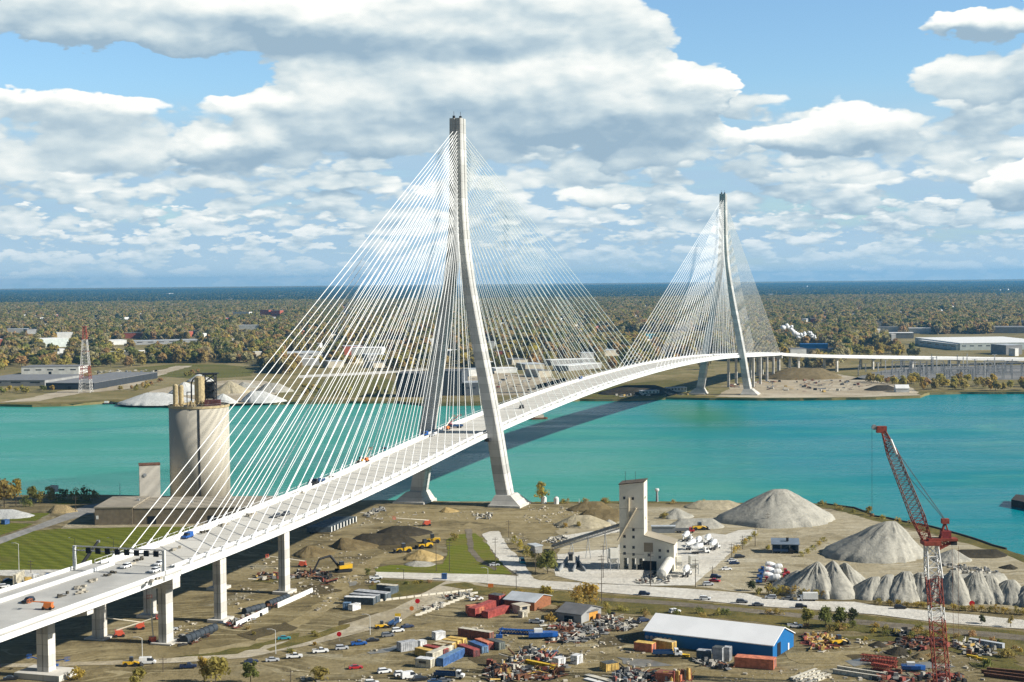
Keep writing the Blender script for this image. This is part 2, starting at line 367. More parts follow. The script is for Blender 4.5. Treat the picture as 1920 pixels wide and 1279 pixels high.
def water_mat():
    m = bpy.data.materials.new('river_water'); m.use_nodes = True; nt = m.node_tree
    p = nt.nodes['Principled BSDF']; P = nt.nodes.new('ShaderNodeTexCoord').outputs['Object']
    sp = nt.nodes.new('ShaderNodeSeparateXYZ'); nt.links.new(P, sp.inputs[0])
    wob = noise(nt, P, .004, 4, .6).outputs[0]
    fx = sstep(nt, mth(nt, 'ADD', sp.outputs[0], mth(nt, 'MULTIPLY', mth(nt, 'SUBTRACT', wob, .5), 320)), 0, 260)
    c = mixc(nt, fx, (.045, .290, .222), (.0, .205, .235))
    mp = nt.nodes.new('ShaderNodeMapping'); mp.inputs['Scale'].default_value = (.0045, .011, 1); mp.inputs['Rotation'].default_value = (0, 0, .08); nt.links.new(P, mp.inputs[0])
    n1 = noise(nt, mp.outputs[0], 1, 7, .62, 1.2).outputs[0]
    c = mixc(nt, sstep(nt, n1, .50, .72, 0, .65), c, (.075, .300, .235))
    n2 = noise(nt, vmth(nt, 'ADD', mp.outputs[0], (5, 9, 0)), .8, 6, .6, .8).outputs[0]
    wv_ = nt.nodes.new('ShaderNodeMapping'); wv_.inputs['Scale'].default_value = (.010, .030, 1); nt.links.new(P, wv_.inputs[0])
    c = mixc(nt, sstep(nt, noise(nt, wv_.outputs[0], 1, 6, .7, .6).outputs[0], .55, .66, 0, .55), c, (.045, .30, .255))
    c = mixc(nt, sstep(nt, n2, .50, .70, 0, .6), c, (.0, .195, .200))
    gv = vmth(nt, 'LENGTH', vmth(nt, 'MULTIPLY', vmth(nt, 'SUBTRACT', P, (175, 1480, -2.5)), (1/55, 1/210, 0)))
    c = mixc(nt, sstep(nt, gv, 1.1, .1, 0, .85), c, (.045, .205, .10))      # a darker green patch in mid-river
    nt.links.new(c, p.inputs['Base Color'])
    nt.links.new(sstep(nt, noise(nt, wv_.outputs[0], .35, 5, .6, .5).outputs[0], .40, .62, .22, .36), p.inputs['Roughness']); p.inputs['IOR'].default_value = 1.33; p.inputs['Specular IOR Level'].default_value = .05; p.inputs['Specular Tint'].default_value = (.22, .62, .78, 1)
    mp2 = nt.nodes.new('ShaderNodeMapping'); mp2.inputs['Scale'].default_value = (.05, .16, 1); nt.links.new(P, mp2.inputs[0])
    b = nt.nodes.new('ShaderNodeBump'); b.inputs['Strength'].default_value = .8; b.inputs['Distance'].default_value = 1.4
    nt.links.new(noise(nt, mp2.outputs[0], 1, 5, .65, .4).outputs[0], b.inputs['Height']); nt.links.new(b.outputs[0], p.inputs['Normal'])
    return m
M_WATER = water_mat()
WZ = -2.5
near_shore = [(-260, 930), (0, 930), (90, 926), (200, 928), (330, 930), (480, 932), (640, 938), (740, 938), (860, 940), (1000, 941), (1160, 940), (1240, 940),
              (1330, 942), (1430, 943), (1535, 944), (1600, 953), (1640, 968), (1690, 978), (1745, 988), (1800, 1003), (1860, 1023), (1930, 1044), (2060, 1080)]
far_shore = [(-500, 765), (-150, 762), (0, 758), (60, 759), (140, 757), (205, 752), (240, 757), (330, 760), (420, 757), (500, 755), (600, 753), (745, 752), (800, 757), (950, 756),
             (1085, 748), (1180, 748), (1245, 745), (1330, 746), (1420, 747), (1500, 747), (1640, 745), (1725, 742), (1740, 736), (1800, 735), (1930, 735), (2150, 733), (2500, 730)]
ns = pix(near_shore); fs_ = pix(far_shore)
nl = rough_line(ns, 9, .8, False, 3); fl = rough_line(fs_, 14, 1.6, False, 4)
BIG = 46000
near_poly = [(-2600, nl[0][1]+30)]+nl+[(3000, nl[-1][1]-220), (3000, -900), (-2600, -900)]
far_poly = [(-BIG*.6, fl[0][1]-40)]+fl+[(BIG*.6, fl[-1][1]+40), (BIG*.6, BIG), (-BIG*.6, BIG)]
def land(name, poly, m):
    mb = MB(); mb.prism([(x, y) for x, y in poly], -6, 0); return struct(mb.build(name, m))
land('near_ground', near_poly, M_DIRT); land('far_ground', far_poly, M_FAR)
mb = MB(); mb.add([(-9000, 300, WZ), (9000, 300, WZ), (9000, 3200, WZ), (-9000, 3200, WZ)], [(0, 1, 2, 3)])
struct(mb.build('river', M_WATER))
# low bank: dry strip, and quay wall
def strip(name, pts, w0, w1, z, m, seed=2):
    """strip along the shore going inland"""
    a = pts; n = len(a); left = []; right = []
    for i in range(n):
        t = (Vector(a[min(n-1, i+1)])-Vector(a[max(0, i-1)])); t.normalize(); nn = Vector((-t.y, t.x))
        left.append(Vector(a[i][:2])+nn*w0); right.append(Vector(a[i][:2])+nn*w1)
    return sheet(name, [(*p, 0) for p in left+right[::-1]], z, m, 0, 8, 1.2, seed)
strip('shore_grass_strip', [Vector(p[:2]) for p in ns[13:]], -.5, -11, .04, M_VERGE)
strip('riverside_grass', [Vector(p[:2]) for p in ns[9:14]], -.5, -7, .04, M_VERGE)
strip('far_shore_strip', [Vector(p[:2]) for p in fs_], .5, 26, .05, M_VERGE)
# near side
yard = [(1015, 1068), (1048, 1034), (1080, 1012), (1040, 1000), (1060, 975), (1160, 955), (1240, 950), (1350, 955), (1560, 955), (1700, 992), (1860, 1032), (1940, 1062), (1960, 1150),
        (1720, 1120), (1560, 1118), (1440, 1112), (1395, 1110), (1310, 1100), (1200, 1095), (1080, 1086)]
for i, q in enumerate(([(905, 985), (870, 1000), (790, 1030), (722, 1052), (690, 1072), (655, 1100), (632, 1135), (560, 1180), (480, 1212), (380, 1228), (380, 1218), (470, 1200), (548, 1165), (606, 1125), (625, 1098), (662, 1066), (705, 1042), (780, 1018), (856, 990), (880, 980)],
                       [(640, 1216), (720, 1196), (800, 1168), (900, 1172), (960, 1180), (1060, 1212), (1190, 1212), (1200, 1224), (1050, 1228), (940, 1196), (880, 1184), (800, 1182), (730, 1210), (650, 1232)],
                       [(640, 1240), (760, 1254), (880, 1240), (950, 1214), (965, 1222), (890, 1254), (770, 1268), (640, 1252)],
                       [(1060, 1236), (1200, 1240), (1370, 1264), (1480, 1262), (1560, 1232), (1640, 1204), (1660, 1212), (1580, 1244), (1490, 1279), (1360, 1279), (1190, 1258), (1060, 1250)],
                       [(740, 952), (860, 956), (960, 958), (1060, 952), (1150, 950), (1120, 968), (1050, 976), (1040, 1000), (960, 1000), (930, 984), (850, 976), (780, 982), (715, 976)], [(1000, 972), (1050, 984), (1160, 984), (1160, 976), (1060, 974), (1010, 964)],
                       [(420, 1140), (520, 1118), (536, 1124), (430, 1156)], [(1480, 1225), (1560, 1222), (1640, 1218), (1700, 1236), (1660, 1250), (1560, 1246), (1490, 1244)])):
    sheet('dirt_track', pix(q), .05+.004*i, M_TRACK, 0, 5, 1.6, 60+i)
for i, q in enumerate(([(640, 1165), (700, 1150), (730, 1158), (690, 1178), (650, 1180)], [(1120, 1215), (1200, 1205), (1230, 1190), (1205, 1185), (1130, 1200)], [(700, 1022), (780, 1012), (800, 1022), (740, 1036)], [(560, 1100), (620, 1096), (640, 1110), (580, 1118)], [(880, 1230), (950, 1226), (960, 1240), (900, 1250)], [(1590, 1230), (1680, 1226), (1720, 1244), (1620, 1252)], [(440, 1188), (540, 1168), (560, 1178), (470, 1202)])):
    sheet('damp_ground', pix(q), .09+.004*i, M_DAMP, 0, 4, 1.8, 80+i)
for i, q in enumerate(([(690, 1223), (730, 1214), (758, 1206), (756, 1212), (728, 1222), (694, 1228)], [(1160, 1232), (1215, 1238), (1260, 1248), (1200, 1252), (1165, 1244)], [(652, 1092), (668, 1090), (666, 1098), (654, 1100)], [(1580, 1240), (1620, 1234), (1650, 1240), (1600, 1250)], [(1700, 1244), (1760, 1240), (1790, 1252), (1720, 1256)])):
    sheet('puddle', pix(q), .13+.004*i, M_PUDDLE, 0, 4, .8, 90+i)
for i, q in enumerate(([(330, 1232), (420, 1222), (500, 1204), (560, 1188), (556, 1194), (500, 1212), (420, 1230)], [(470, 1090), (520, 1084), (560, 1086), (520, 1094)], [(830, 1098), (870, 1092), (960, 1112), (1010, 1128), (960, 1126), (890, 1112)], [(1560, 1196), (1640, 1190), (1760, 1212), (1900, 1236), (1930, 1250), (1800, 1226), (1660, 1204)], [(1810, 1244), (1900, 1238), (1930, 1262), (1850, 1258)])):
    sheet('weedy_strip', pix(q), .155+.004*i, M_VERGE, 0, 4, 1.4, 100+i)
sheet('pale_yard', pix(yard), .05, M_SAND, 0, 6, 1.2, 5)
mill_yard = [(1040, 1080), (1046, 1040), (1110, 1032), (1155, 1030), (1170, 1010), (1282, 1014), (1330, 1000), (1362, 1003), (1385, 994), (1420, 993), (1415, 1003), (1372, 1035), (1335, 1068), (1300, 1098), (1200, 1098), (1100, 1093)]
sheet('mill_concrete_yard', pix(mill_yard), .10, M_CONC, 0, 6, .6, 6)
sheet('pale_track', pix([(1040, 1006), (1100, 998), (1165, 990), (1165, 997), (1110, 1008), (1060, 1012)]), .10, M_CONC, 0, 6, 1, 7)
sheet('pale_track', pix([(1310, 992), (1420, 990), (1470, 992), (1560, 990), (1600, 1005), (1570, 1030), (1530, 1050), (1480, 1062), (1440, 1100), (1405, 1108), (1440, 1040), (1480, 1004), (1400, 998), (1320, 1000)]), .09, M_SAND, 0, 6, 1, 8)
main_up = [(705, 1073), (840, 1076), (940, 1078), (990, 1082), (1012, 1089), (1100, 1094), (1200, 1099), (1296, 1105), (1401, 1113), (1431, 1122), (1540, 1128), (1603, 1129), (1644, 1136), (1747, 1146), (1920, 1163), (2100, 1180)]
main_lo = [(2100, 1204), (1920, 1180), (1841, 1174), (1747, 1166), (1644, 1153), (1540, 1145), (1424, 1137), (1311, 1126), (1180, 1115), (1125, 1111), (967, 1100), (900, 1093), (830, 1089), (705, 1083)]
sheet('main_road', pix(main_up+main_lo), .15, M_CONC, 0, 7, .35, 9)
side_road = [(836, 1090), (740, 1141), (667, 1164), (560, 1198), (420, 1226), (320, 1234), (200, 1240), (-60, 1247), (-60, 1253), (100, 1250), (330, 1243), (470, 1233), (620, 1201), (744, 1169), (779, 1147), (882, 1111), (925, 1100), (880, 1088)]
sheet('side_road', pix(side_road), .12, M_ROADG, 0, 6, .5, 10)
verge = [(905, 1100), (967, 1103), (1125, 1114), (1180, 1118), (1311, 1129), (1424, 1140), (1540, 1148), (1644, 1156), (1747, 1169), (1841, 1177), (1960, 1188), (1960, 1236), (1880, 1222), (1780, 1206), (1700, 1200),
         (1600, 1184), (1500, 1180), (1420, 1166), (1330, 1158), (1220, 1153), (1130, 1148), (1060, 1140), (1015, 1130), (950, 1118), (890, 1116), (880, 1110)]
sheet('railway_verge', pix(verge), .08, M_VERGE, 0, 5, 1.0, 11)
sheet('railway_ballast', pix([(1110, 1120), (1215, 1125), (1330, 1134), (1450, 1146), (1560, 1157), (1700, 1170), (1960, 1196), (1960, 1206), (1700, 1181), (1560, 1166), (1450, 1154), (1330, 1142), (1210, 1132), (1110, 1126)]), .12, M_BALLAST, 0, 6, .4, 12)
sheet('green_lawn', pix([(838, 1012), (862, 1002), (890, 1000), (905, 1010), (922, 1036), (945, 1062), (962, 1077), (840, 1076), (706, 1073), (700, 1066), (735, 1060), (800, 1062), (830, 1058), (842, 1040)]), .10, M_LAWN, 0, 5, .8, 13)
sheet('footpath', pix([(905, 1002), (918, 997), (936, 996), (950, 1022), (985, 1060), (1000, 1084), (975, 1082), (944, 1060), (922, 1032)]), .13, M_CONC, 0, 5, .5, 14)
sheet('old_track', pix([(872, 992), (884, 992), (888, 1030), (902, 1048), (932, 1066), (928, 1070), (894, 1052), (878, 1034)]), .14, M_BALLAST, 0, 5, .3, 15)
sheet('roadside_grass', pix([(500, 1218), (560, 1196), (620, 1180), (640, 1172), (660, 1170), (650, 1180), (590, 1200), (510, 1222)]), .14, M_VERGE, 0, 4, .8, 16)
sheet('roadside_grass', pix([(690, 1100), (700, 1086), (760, 1090), (830, 1092), (800, 1110), (740, 1122), (700, 1112)]), .11, M_VERGE, 0, 4, .8, 17)
# left of the bridge
sheet('front_lawn', pix([(-60, 1030), (0, 1016), (62, 996), (125, 990), (230, 988), (420, 984), (420, 1070), (160, 1068), (-60, 1070)]), .06, M_LAWN, 0, 6, .6, 18)
sheet('entrance_lawn', pix([(-60, 1012), (0, 1004), (52, 988), (64, 982), (-60, 978)]), .06, M_LAWN, 0, 6, .6, 19)
sheet('entrance_lawn', pix([(0, 974), (30, 963), (95, 962), (66, 977), (0, 977)]), .06, M_LAWN, 0, 6, .6, 20)
sheet('entrance_lawn', pix([(92, 944), (110, 934), (165, 936), (175, 943), (120, 946)]), .06, M_LAWN, 0, 6, .6, 21)
M_PAVE = ground_mat('grey_pavement', (.33, .32, .29), (.28, .27, .24), (.38, .36, .32))
sheet('driveway', pix([(-60, 1036), (0, 1020), (64, 996), (120, 978), (175, 962), (215, 950), (190, 944), (160, 948), (112, 968), (66, 986), (0, 1008), (-60, 1024)]), .09, M_PAVE, 0, 6, .3, 22)
sheet('building_apron', pix([(112, 992), (124, 983), (178, 984), (420, 980), (420, 987), (240, 989)]), .10, M_SAND, 0, 6, .5, 23)
sheet('lower_road', pix([(-60, 1070), (170, 1068), (210, 1080), (150, 1088), (-60, 1076)]), .10, M_CONC, 0, 6, .5, 24)
# far side
def far_sheet(name, pts, m, z=.1, seed=30): return sheet(name, pix(pts), z, m, 0, 14, 2.5, seed)
far_sheet('far_gravel_yard', [(225, 758), (330, 761), (420, 758), (505, 755), (520, 735), (500, 715), (440, 712), (380, 718), (330, 722), (270, 738)], M_GRAVELFAR, .12, 31)
far_sheet('far_dirt_road', [(0, 755), (60, 745), (120, 732), (200, 728), (280, 700), (330, 686), (360, 686), (300, 704), (240, 730), (150, 738), (70, 752)], M_GRAVELFAR, .13, 32)
far_sheet('far_work_site', [(1340, 744), (1425, 746), (1500, 746), (1640, 744), (1725, 741), (1715, 728), (1650, 715), (1560, 700), (1500, 698), (1440, 712), (1380, 722)], M_GRAVELFAR, .12, 33)
far_sheet('far_field', [(1080, 745), (1300, 743), (1330, 730), (1260, 712), (1150, 722), (1100, 735)], ground_mat('far_field_grass', (.14, .135, .03), (.17, .145, .045), (.11, .11, .025), s1=.006, s2=.03), .11, 34)
far_sheet('far_meadow', [(590, 745), (735, 746), (745, 722), (720, 706), (640, 704), (600, 712), (575, 730)], ground_mat('far_field_grass', (0, 0, 0), (0, 0, 0), (0, 0, 0)), .11, 35)
far_sheet('far_industrial_yard', [(800, 742), (1080, 740), (1060, 712), (960, 700), (900, 690), (820, 690), (800, 712)], M_GRAVELFAR, .10, 36)
far_sheet('far_street', [(560, 704), (720, 696), (800, 690), (800, 694), (720, 701), (560, 709)], M_CONC, .15, 37)
far_sheet('substation_yard', [(1590, 712), (1640, 698), (1700, 688), (1960, 684), (1960, 712), (1800, 712), (1700, 714)], ground_mat('substation_gravel', (.20, .20, .19), (.26, .25, .23), (.15, .15, .14), s2=.02), .12, 38)
far_sheet('far_pond', [(1120, 634), (1150, 628), (1215, 626), (1330, 628), (1330, 634), (1200, 638)], M_WATER, .2, 39)
far_sheet('far_bank_clearing', [(250, 690), (330, 683), (420, 684), (480, 690), (470, 705), (380, 712), (300, 705)], ground_mat('far_field_grass', (0, 0, 0), (0, 0, 0), (0, 0, 0)), .1, 40)

# ------------------------------------------------------------------ cable-stayed bridge (local x across, y along, z up)
M_WHITE = mat('white_painted_steel', (.73, .73, .71), .6, .06, .15)
M_PYL = mat('pylon_concrete', (.55, .54, .505), .85, .12, .06, detail=6)
M_PIER = mat('pier_concrete', (.60, .575, .52), .85, .10, .12)
def pours(m, h):
    nt = m.node_tree; p = nt.nodes['Principled BSDF']; src = nt.nodes[m['col']].outputs[2]; P = nt.nodes.new('ShaderNodeTexCoord').outputs['Object']
    sp = nt.nodes.new('ShaderNodeSeparateXYZ'); nt.links.new(P, sp.inputs[0])
    q = mth(nt, 'MULTIPLY', sp.outputs[2], 1/h); wn = nt.nodes.new('ShaderNodeTexWhiteNoise'); wn.noise_dimensions = '1D'; nt.links.new(mth(nt, 'FLOOR', q), wn.inputs['W'])
    c = mixc(nt, 1.0, src, mixc(nt, wn.outputs[0], (.80, .80, .80), (1.08, 1.08, 1.08)), 'MULTIPLY')
    c = mixc(nt, mth(nt, 'MULTIPLY', mth(nt, 'LESS_THAN', mth(nt, 'FRACT', q), .05), .45), c, (.20, .19, .165))
    mp = nt.nodes.new('ShaderNodeMapping'); mp.inputs['Scale'].default_value = (.7, .7, .035); nt.links.new(P, mp.inputs[0])
    c = mixc(nt, sstep(nt, noise(nt, mp.outputs[0], 1, 5, .65).outputs[0], .52, .75, 0, .5), c, (.30, .28, .235))
    nt.links.new(c, p.inputs['Base Color'])
pours(M_PYL, 4.6); pours(M_PIER, 3.6)
M_CABLE = mat('cable_sheath', (.90, .90, .87), .5, .03, .1)
def deck_mat():
    m = bpy.data.materials.new('deck_concrete'); m.use_nodes = True; nt = m.node_tree
    p = nt.nodes['Principled BSDF']; p.inputs['Roughness'].default_value = .85; p.inputs['Specular IOR Level'].default_value = .2
    P = nt.nodes.new('ShaderNodeTexCoord').outputs['Object']
    sp = nt.nodes.new('ShaderNodeSeparateXYZ'); nt.links.new(P, sp.inputs[0])
    fr = mth(nt, 'FRACT', mth(nt, 'MULTIPLY', sp.outputs[1], 1/14.8))
    j = mth(nt, 'LESS_THAN', fr, .03)
    tone = nt.nodes.new('ShaderNodeTexWhiteNoise'); tone.noise_dimensions = '1D'
    nt.links.new(mth(nt, 'FLOOR', mth(nt, 'MULTIPLY', sp.outputs[1], 1/14.8)), tone.inputs['W'])
    c = mixc(nt, tone.outputs[0], (.58, .555, .49), (.66, .635, .565))
    c = mixc(nt, sstep(nt, noise(nt, P, .05, 6, .65).outputs[0], .45, .7, 0, .5), c, (.54, .51, .44))
    lane = mth(nt, 'LESS_THAN', mth(nt, 'ABSOLUTE', mth(nt, 'SUBTRACT', mth(nt, 'FRACT', mth(nt, 'MULTIPLY', sp.outputs[0], 1/4.2)), .5)), .025)
    c = mixc(nt, mth(nt, 'MULTIPLY', lane, .25), c, (.36, .34, .30))
    c = mixc(nt, mth(nt, 'MULTIPLY', j, .8), c, (.14, .13, .12))
    nt.links.new(c, p.inputs['Base Color']); return m
M_DECK = deck_mat()
M_SOFF = mat('soffit_steel', (.42, .42, .40), .8, .1, .2)
ZU = [-560, -450, -400, -350, -289, -215, -172, -120, -85, -40, 0, 60, 120, 187, 260, 330, 426, 520, 600, 680, 760, 853, 950, 1050, 1176]
ZZ = [26.0, 26.0, 26.0, 26.2, 27.2, 29.4, 31.3, 34.2, 36.4, 39.3, 41.5, 44.2, 46.3, 48.5, 50.2, 51.2, 51.7, 51.3, 50.3, 48.7, 46.4, 43.0, 38.8, 34.5, 29.3]
from numpy.polynomial import Polynomial
_us = np.linspace(-560, 1176, 700); _zs = np.interp(_us, ZU, ZZ)
_k = np.ones(31)/31; _zs = np.convolve(np.pad(_zs, 15, 'edge'), _k, 'valid')
def dz(u): return float(np.interp(u, _us, _zs))
HW = 17.9
bridge = thing('cable_stayed_bridge', 'long white cable-stayed bridge with two tall concrete pylons crossing the river', 'bridge', (BX, BY, 0), -BA)
U0, U1 = -345.0, 1176.0
def us(a, b, st=8): n = max(1, int((b-a)/st)); return [a+(b-a)*i/n for i in range(n+1)]
def rib(mb, ulist, x0, x1, za, zb):
    mb.loft([[(x0, u, dz(u)+za), (x1, u, dz(u)+za), (x1, u, dz(u)+zb), (x0, u, dz(u)+zb)] for u in ulist]); return mb
L = us(U0, U1)
deck = rib(MB(), L, -HW+.6, HW-.6, -.45, 0).build('deck', M_DECK, bridge)
for s in (-1, 1):
    rib(MB(), L, s*(HW-.6), s*HW, -2.3, .25).build('edge_girder', M_WHITE, bridge)
    b = rib(MB(), L, s*(HW-2.6), s*(HW-2.9), 0, 1.15)
    for u in us(U0, U1, 4.0): b.box(s*(HW-.25), u, dz(u)+.25, .12, .12, 1.1)
    rib(b, L, s*(HW-.2), s*(HW-.3), 1.25, 1.37); b.build('parapet', M_WHITE, bridge)
mb = MB()
for u in us(U0+2, U1-2, 4.9): mb.box(0, u, dz(u)-2.0, 2*HW-1.4, .5, 1.53)
for x in (-9, 0, 9): rib(mb, L, x-.3, x+.3, -1.6, -.46)
mb.build('floor_beams', M_SOFF, bridge)
rib(MB(), L, -12.1, -11.6, 0.003, 1.0).build('lane_barrier', M_WHITE, bridge); rib(MB(), L, 13.6, 14.0, 0.003, .9).build('lane_barrier', M_WHITE, bridge)

def vc(z): return float(np.interp(z, [0, 20, 42, 68, 95, 120, 138, 155, 175, 220], [27.4, 23.8, 20.6, 16.0, 11.0, 6.6, 4.1, 2.7, 2.0, 1.75]))
def wv(z): return float(np.interp(z, [0, 42, 138, 170, 220], [7.8, 7.1, 5.2, 4.1, 3.5]))
def wu(z): return float(np.interp(z, [0, 42, 138, 220], [11.0, 10.4, 9.4, 8.8]))
M_DARKST = mat('dark_steel', (.035, .035, .037), .6, .2, .5)
zsamp = [float(z) for z in np.linspace(0, 220, 45)]
_vs = np.convolve(np.pad([vc(z) for z in np.linspace(0, 220, 441)], 12, 'edge'), np.ones(25)/25, 'valid')
def vcs(z): return float(np.interp(z, np.linspace(0, 220, 441), _vs))
def pylon(u0):
    p = bpy.data.objects.new('pylon', None); COL.objects.link(p); p.parent = bridge; p.location = (0, u0, 0)
    for s in (-1, 1):
        rings = []
        for z in zsamp:
            c, a, b = s*vcs(z), wv(z)/2, wu(z)/2
            ch = .6
            rings.append([(c-a+ch, -b, z), (c+a-ch, -b, z), (c+a, -b+ch, z), (c+a, -.45, z), (c+a-.5, -.4, z), (c+a-.5, .4, z), (c+a, .45, z), (c+a, b-ch, z),
                          (c+a-ch, b, z), (c-a+ch, b, z), (c-a, b-ch, z), (c-a, .45, z), (c-a+.5, .4, z), (c-a+.5, -.4, z), (c-a, -.45, z), (c-a, -b+ch, z)])
        leg = MB(); leg.loft(rings); leg.build('leg', M_PYL, p)
        c = s*27.4; f = MB()
        f.loft([[(c-s*6-hx+s*q, -hy, z), (c-s*6+hx+s*q, -hy, z), (c-s*6+hx+s*q, hy, z), (c-s*6-hx+s*q, hy, z)] for z, hx, hy, q in ((-4, 10, 11, 7.5), (1.2, 9.5, 10.5, 7.5), (1.25, 9.0, 9.5, 7.5), (6.5, 4.6, 6.8, 5.6))])
        f.build('footing', M_PIER, p)
    w = MB(); w.loft([[(-vcs(z)+.2, -2.6, z), (vcs(z)-.2, -2.6, z), (vcs(z)-.2, 2.6, z), (-vcs(z)+.2, 2.6, z)] for z in np.linspace(139, 217, 14)])
    w.build('anchor_wall', M_PYL, p)
    for x, y in ((-1.5, -2), (1.2, 1.5)): MB().box(x, y, 220, 1.2, 1.2, 1.6).tube((x, y, 221.5), (x, y, 224.0), .12, 5).build('beacon_lamp', M_DARKST, p)
    for s in (-1, 1): MB().box(s*(HW+.4), -6.6, dz(u0)-4.6, 3.0, 2.4, 2.0).build('deck_bearing', M_DARKST, p)
    return p
pylon(0.0); pylon(853.0)
# stay cables: 27 pairs each way from each pylon
cab = []
for u0, sgn, ufar in ((0, -1, 336), (0, 1, 416), (853, -1, 416), (853, 1, 318)):
    for s in (-1, 1):
        for i in range(27):
            t = i/26; u = u0+sgn*(24+(ufar-24)*t); zt = 151+62*t**.86
            cab.append(((s*1.15, u0+sgn*3.6, zt), (s*(HW-1.5), u, dz(u)+.3), sgn, u0))
near = [c for c in cab if c[3] == 0]
first = near[:54]+near[54:54+46]; rest = near[100:]+[c for c in cab if c[3] != 0]
CR_ = .165
for a, b, sg, u0 in first:
    mb = MB().tube(a, b, CR_, 6); d = (Vector(a)-Vector(b)).normalized(); mb.tube(b, Vector(b)+d*4.5, .36, 6); mb.box(b[0], b[1], b[2]-.35, 1.1, 2.2, .6)
    mb.build('stay_cable', M_CABLE, bridge)
mb = MB()
for a, b, sg, u0 in rest:
    mb.tube(a, b, CR_ if u0 == 0 else .18, 5); d = (Vector(a)-Vector(b)).normalized(); mb.tube(b, Vector(b)+d*4.5, .34, 5)
o = mb.build('stay_cable', M_CABLE, bridge); o['kind'] = 'stuff'; o['label'] = 'white stay cables of the main span fanning down from the pylons'
# side-span piers
def column(mb, x, y, z0, z1, sx, sy):
    g = .35
    for q in (-1, 1): mb.box(x+q*(sx/4+g/4), y, z0, sx/2-g/2, sy, z1-z0)
    mb.box(x, y, z0, g, sy-.8, z1-z0)
    return mb
for u in (-312, -258):
    for s in (-1, 1):
        mb = MB(); column(mb, s*15.2, u, 1.2, dz(u)-2.32, 2.9, 4.7); mb.build('pier', M_PIER, bridge).location = (0, 0, 0)
        MB().box(s*15.2, u, -.3, 7, 8.5, 1.5).build('pier_footing', M_PIER, bridge)
for u in (1176-265, 1176-212, 1176-159, 1176-106, 1176-53):
    if u < 960: continue
    for s in (-1, 1):
        mb = MB(); column(mb, s*14.5, u, -.2, dz(u)-2.32, 2.6, 3.6); mb.build('pier', M_PIER, bridge)
for u in (-349, 1178):
    cap = MB().box(0, u, dz(u)-6.4, 36.4, 5.0, 4.0)
    for s in (-1, 1): column(cap, s*13.6, u, .6, dz(u)-6.4, 3.2, 4.8); cap.box(s*13.6, u, -.4, 8, 8, 1.0); cap.box(s*16.8, u, dz(u)-2.38, 2.6, 4.2, 1.4)
    cap.build('end_pier', M_PIER, bridge)

# near approach viaduct
appr = thing('approach_viaduct', 'white concrete approach viaduct leading from the left edge up to the bridge', 'viaduct', (BX, BY, 0), -BA)
LA = us(-560, -345.6, 8)
M_DECK2 = mat('approach_deck_concrete', (.47, .46, .42), .85, .14, .05, detail=6)
rib(MB(), LA, -HW-1.0, HW+.7, -.5, 0).build('deck', M_DECK2, appr)
for s in (-1, 1):
    x = s*(HW+.7) if s > 0 else -HW-1
    rib(MB(), LA, x, x-s*.4, .003, 1.25).build('parapet', M_WHITE, appr)
    rib(MB(), LA, x-s*1.2, x-s*.6, -2.7, -.5).build('edge_girder', M_WHITE, appr)
rib(MB(), LA, -9.6, -8.9, .003, 1.2).build('lane_barrier', M_WHITE, appr)
mb = MB()
for x in (-12, -6, 0, 6, 12): rib(mb, LA, x-.5, x+.5, -2.6, -.5)
mb.build('girders', M_SOFF, appr)
for u in (-401, -455, -510):
    mb = MB(); z1 = dz(u)-2.71
    mb.loft([[(-hx, u-1.8, z), (hx, u-1.8, z), (hx, u+1.8, z), (-hx, u+1.8, z)] for hx, z in ((2.6, z1-4.4), (17.0, z1-1.9), (17.0, z1))])
    column(mb, 0, u, 2.0, z1-4.3, 4.4, 4.0); mb.box(0, u, -.3, 17, 11, 2.3); mb.build('pier', M_PIER, appr)
# far approach viaduct, bending right on the far bank
fa = thing('approach_viaduct', 'distant low white viaduct running right from the far end of the bridge', 'viaduct')
FP = [B(0, 1176.6, 29.3), B(3, 1215, 27.2), Vector((412, 2066, 22.6)), Vector((490, 2125, 17.6)), Vector((580, 2178, 13.0)), Vector((690, 2216, 8.5)), Vector((830, 2250, 4.0)), Vector((980, 2275, 1.6))]
def smooth_path(P, n=8):
    out = []
    for i in range(len(P)-1):
        p0, p1, p2, p3 = P[max(0, i-1)], P[i], P[i+1], P[min(len(P)-1, i+2)]
        for k in range(n):
            t = k/n; out.append(.5*((2*p1)+(p2-p0)*t+(2*p0-5*p1+4*p2-p3)*t*t+(3*p1-p0-3*p2+p3)*t**3))
    out.append(P[-1]); return out
SP = smooth_path(FP)
def sweep(pts, x0, x1, za, zb):
    rings = []
    for i, p in enumerate(pts):
        t = (pts[min(len(pts)-1, i+1)]-pts[max(0, i-1)]); t.z = 0; t.normalize(); n = Vector((t.y, -t.x, 0))
        rings.append([p+n*x0+Vector((0, 0, za)), p+n*x1+Vector((0, 0, za)), p+n*x1+Vector((0, 0, zb)), p+n*x0+Vector((0, 0, zb))])
    return MB().loft(rings)
sweep(SP, -17, 17, -2.2, 0).build('deck', M_WHITE, fa)
for s in (-1, 1): sweep(SP, s*17, s*17.4, -2.4, 1.2).build('parapet', M_WHITE, fa)
for i in range(6, len(SP)-14, 6):
    p = SP[i]; t = SP[i+1]-SP[i-1]; n = Vector((t.y, -t.x, 0)).normalized(); a = head((0, 0), n)
    mb = MB()
    for s in (-1, 1): q = p+n*11*s; mb.box(q.x, q.y, -.2, 3, 2.4, p.z-4.2, a)
    mb.box(p.x, p.y, p.z-4.1, 30, 3, 1.89, a); mb.build('pier', M_PIER, fa)

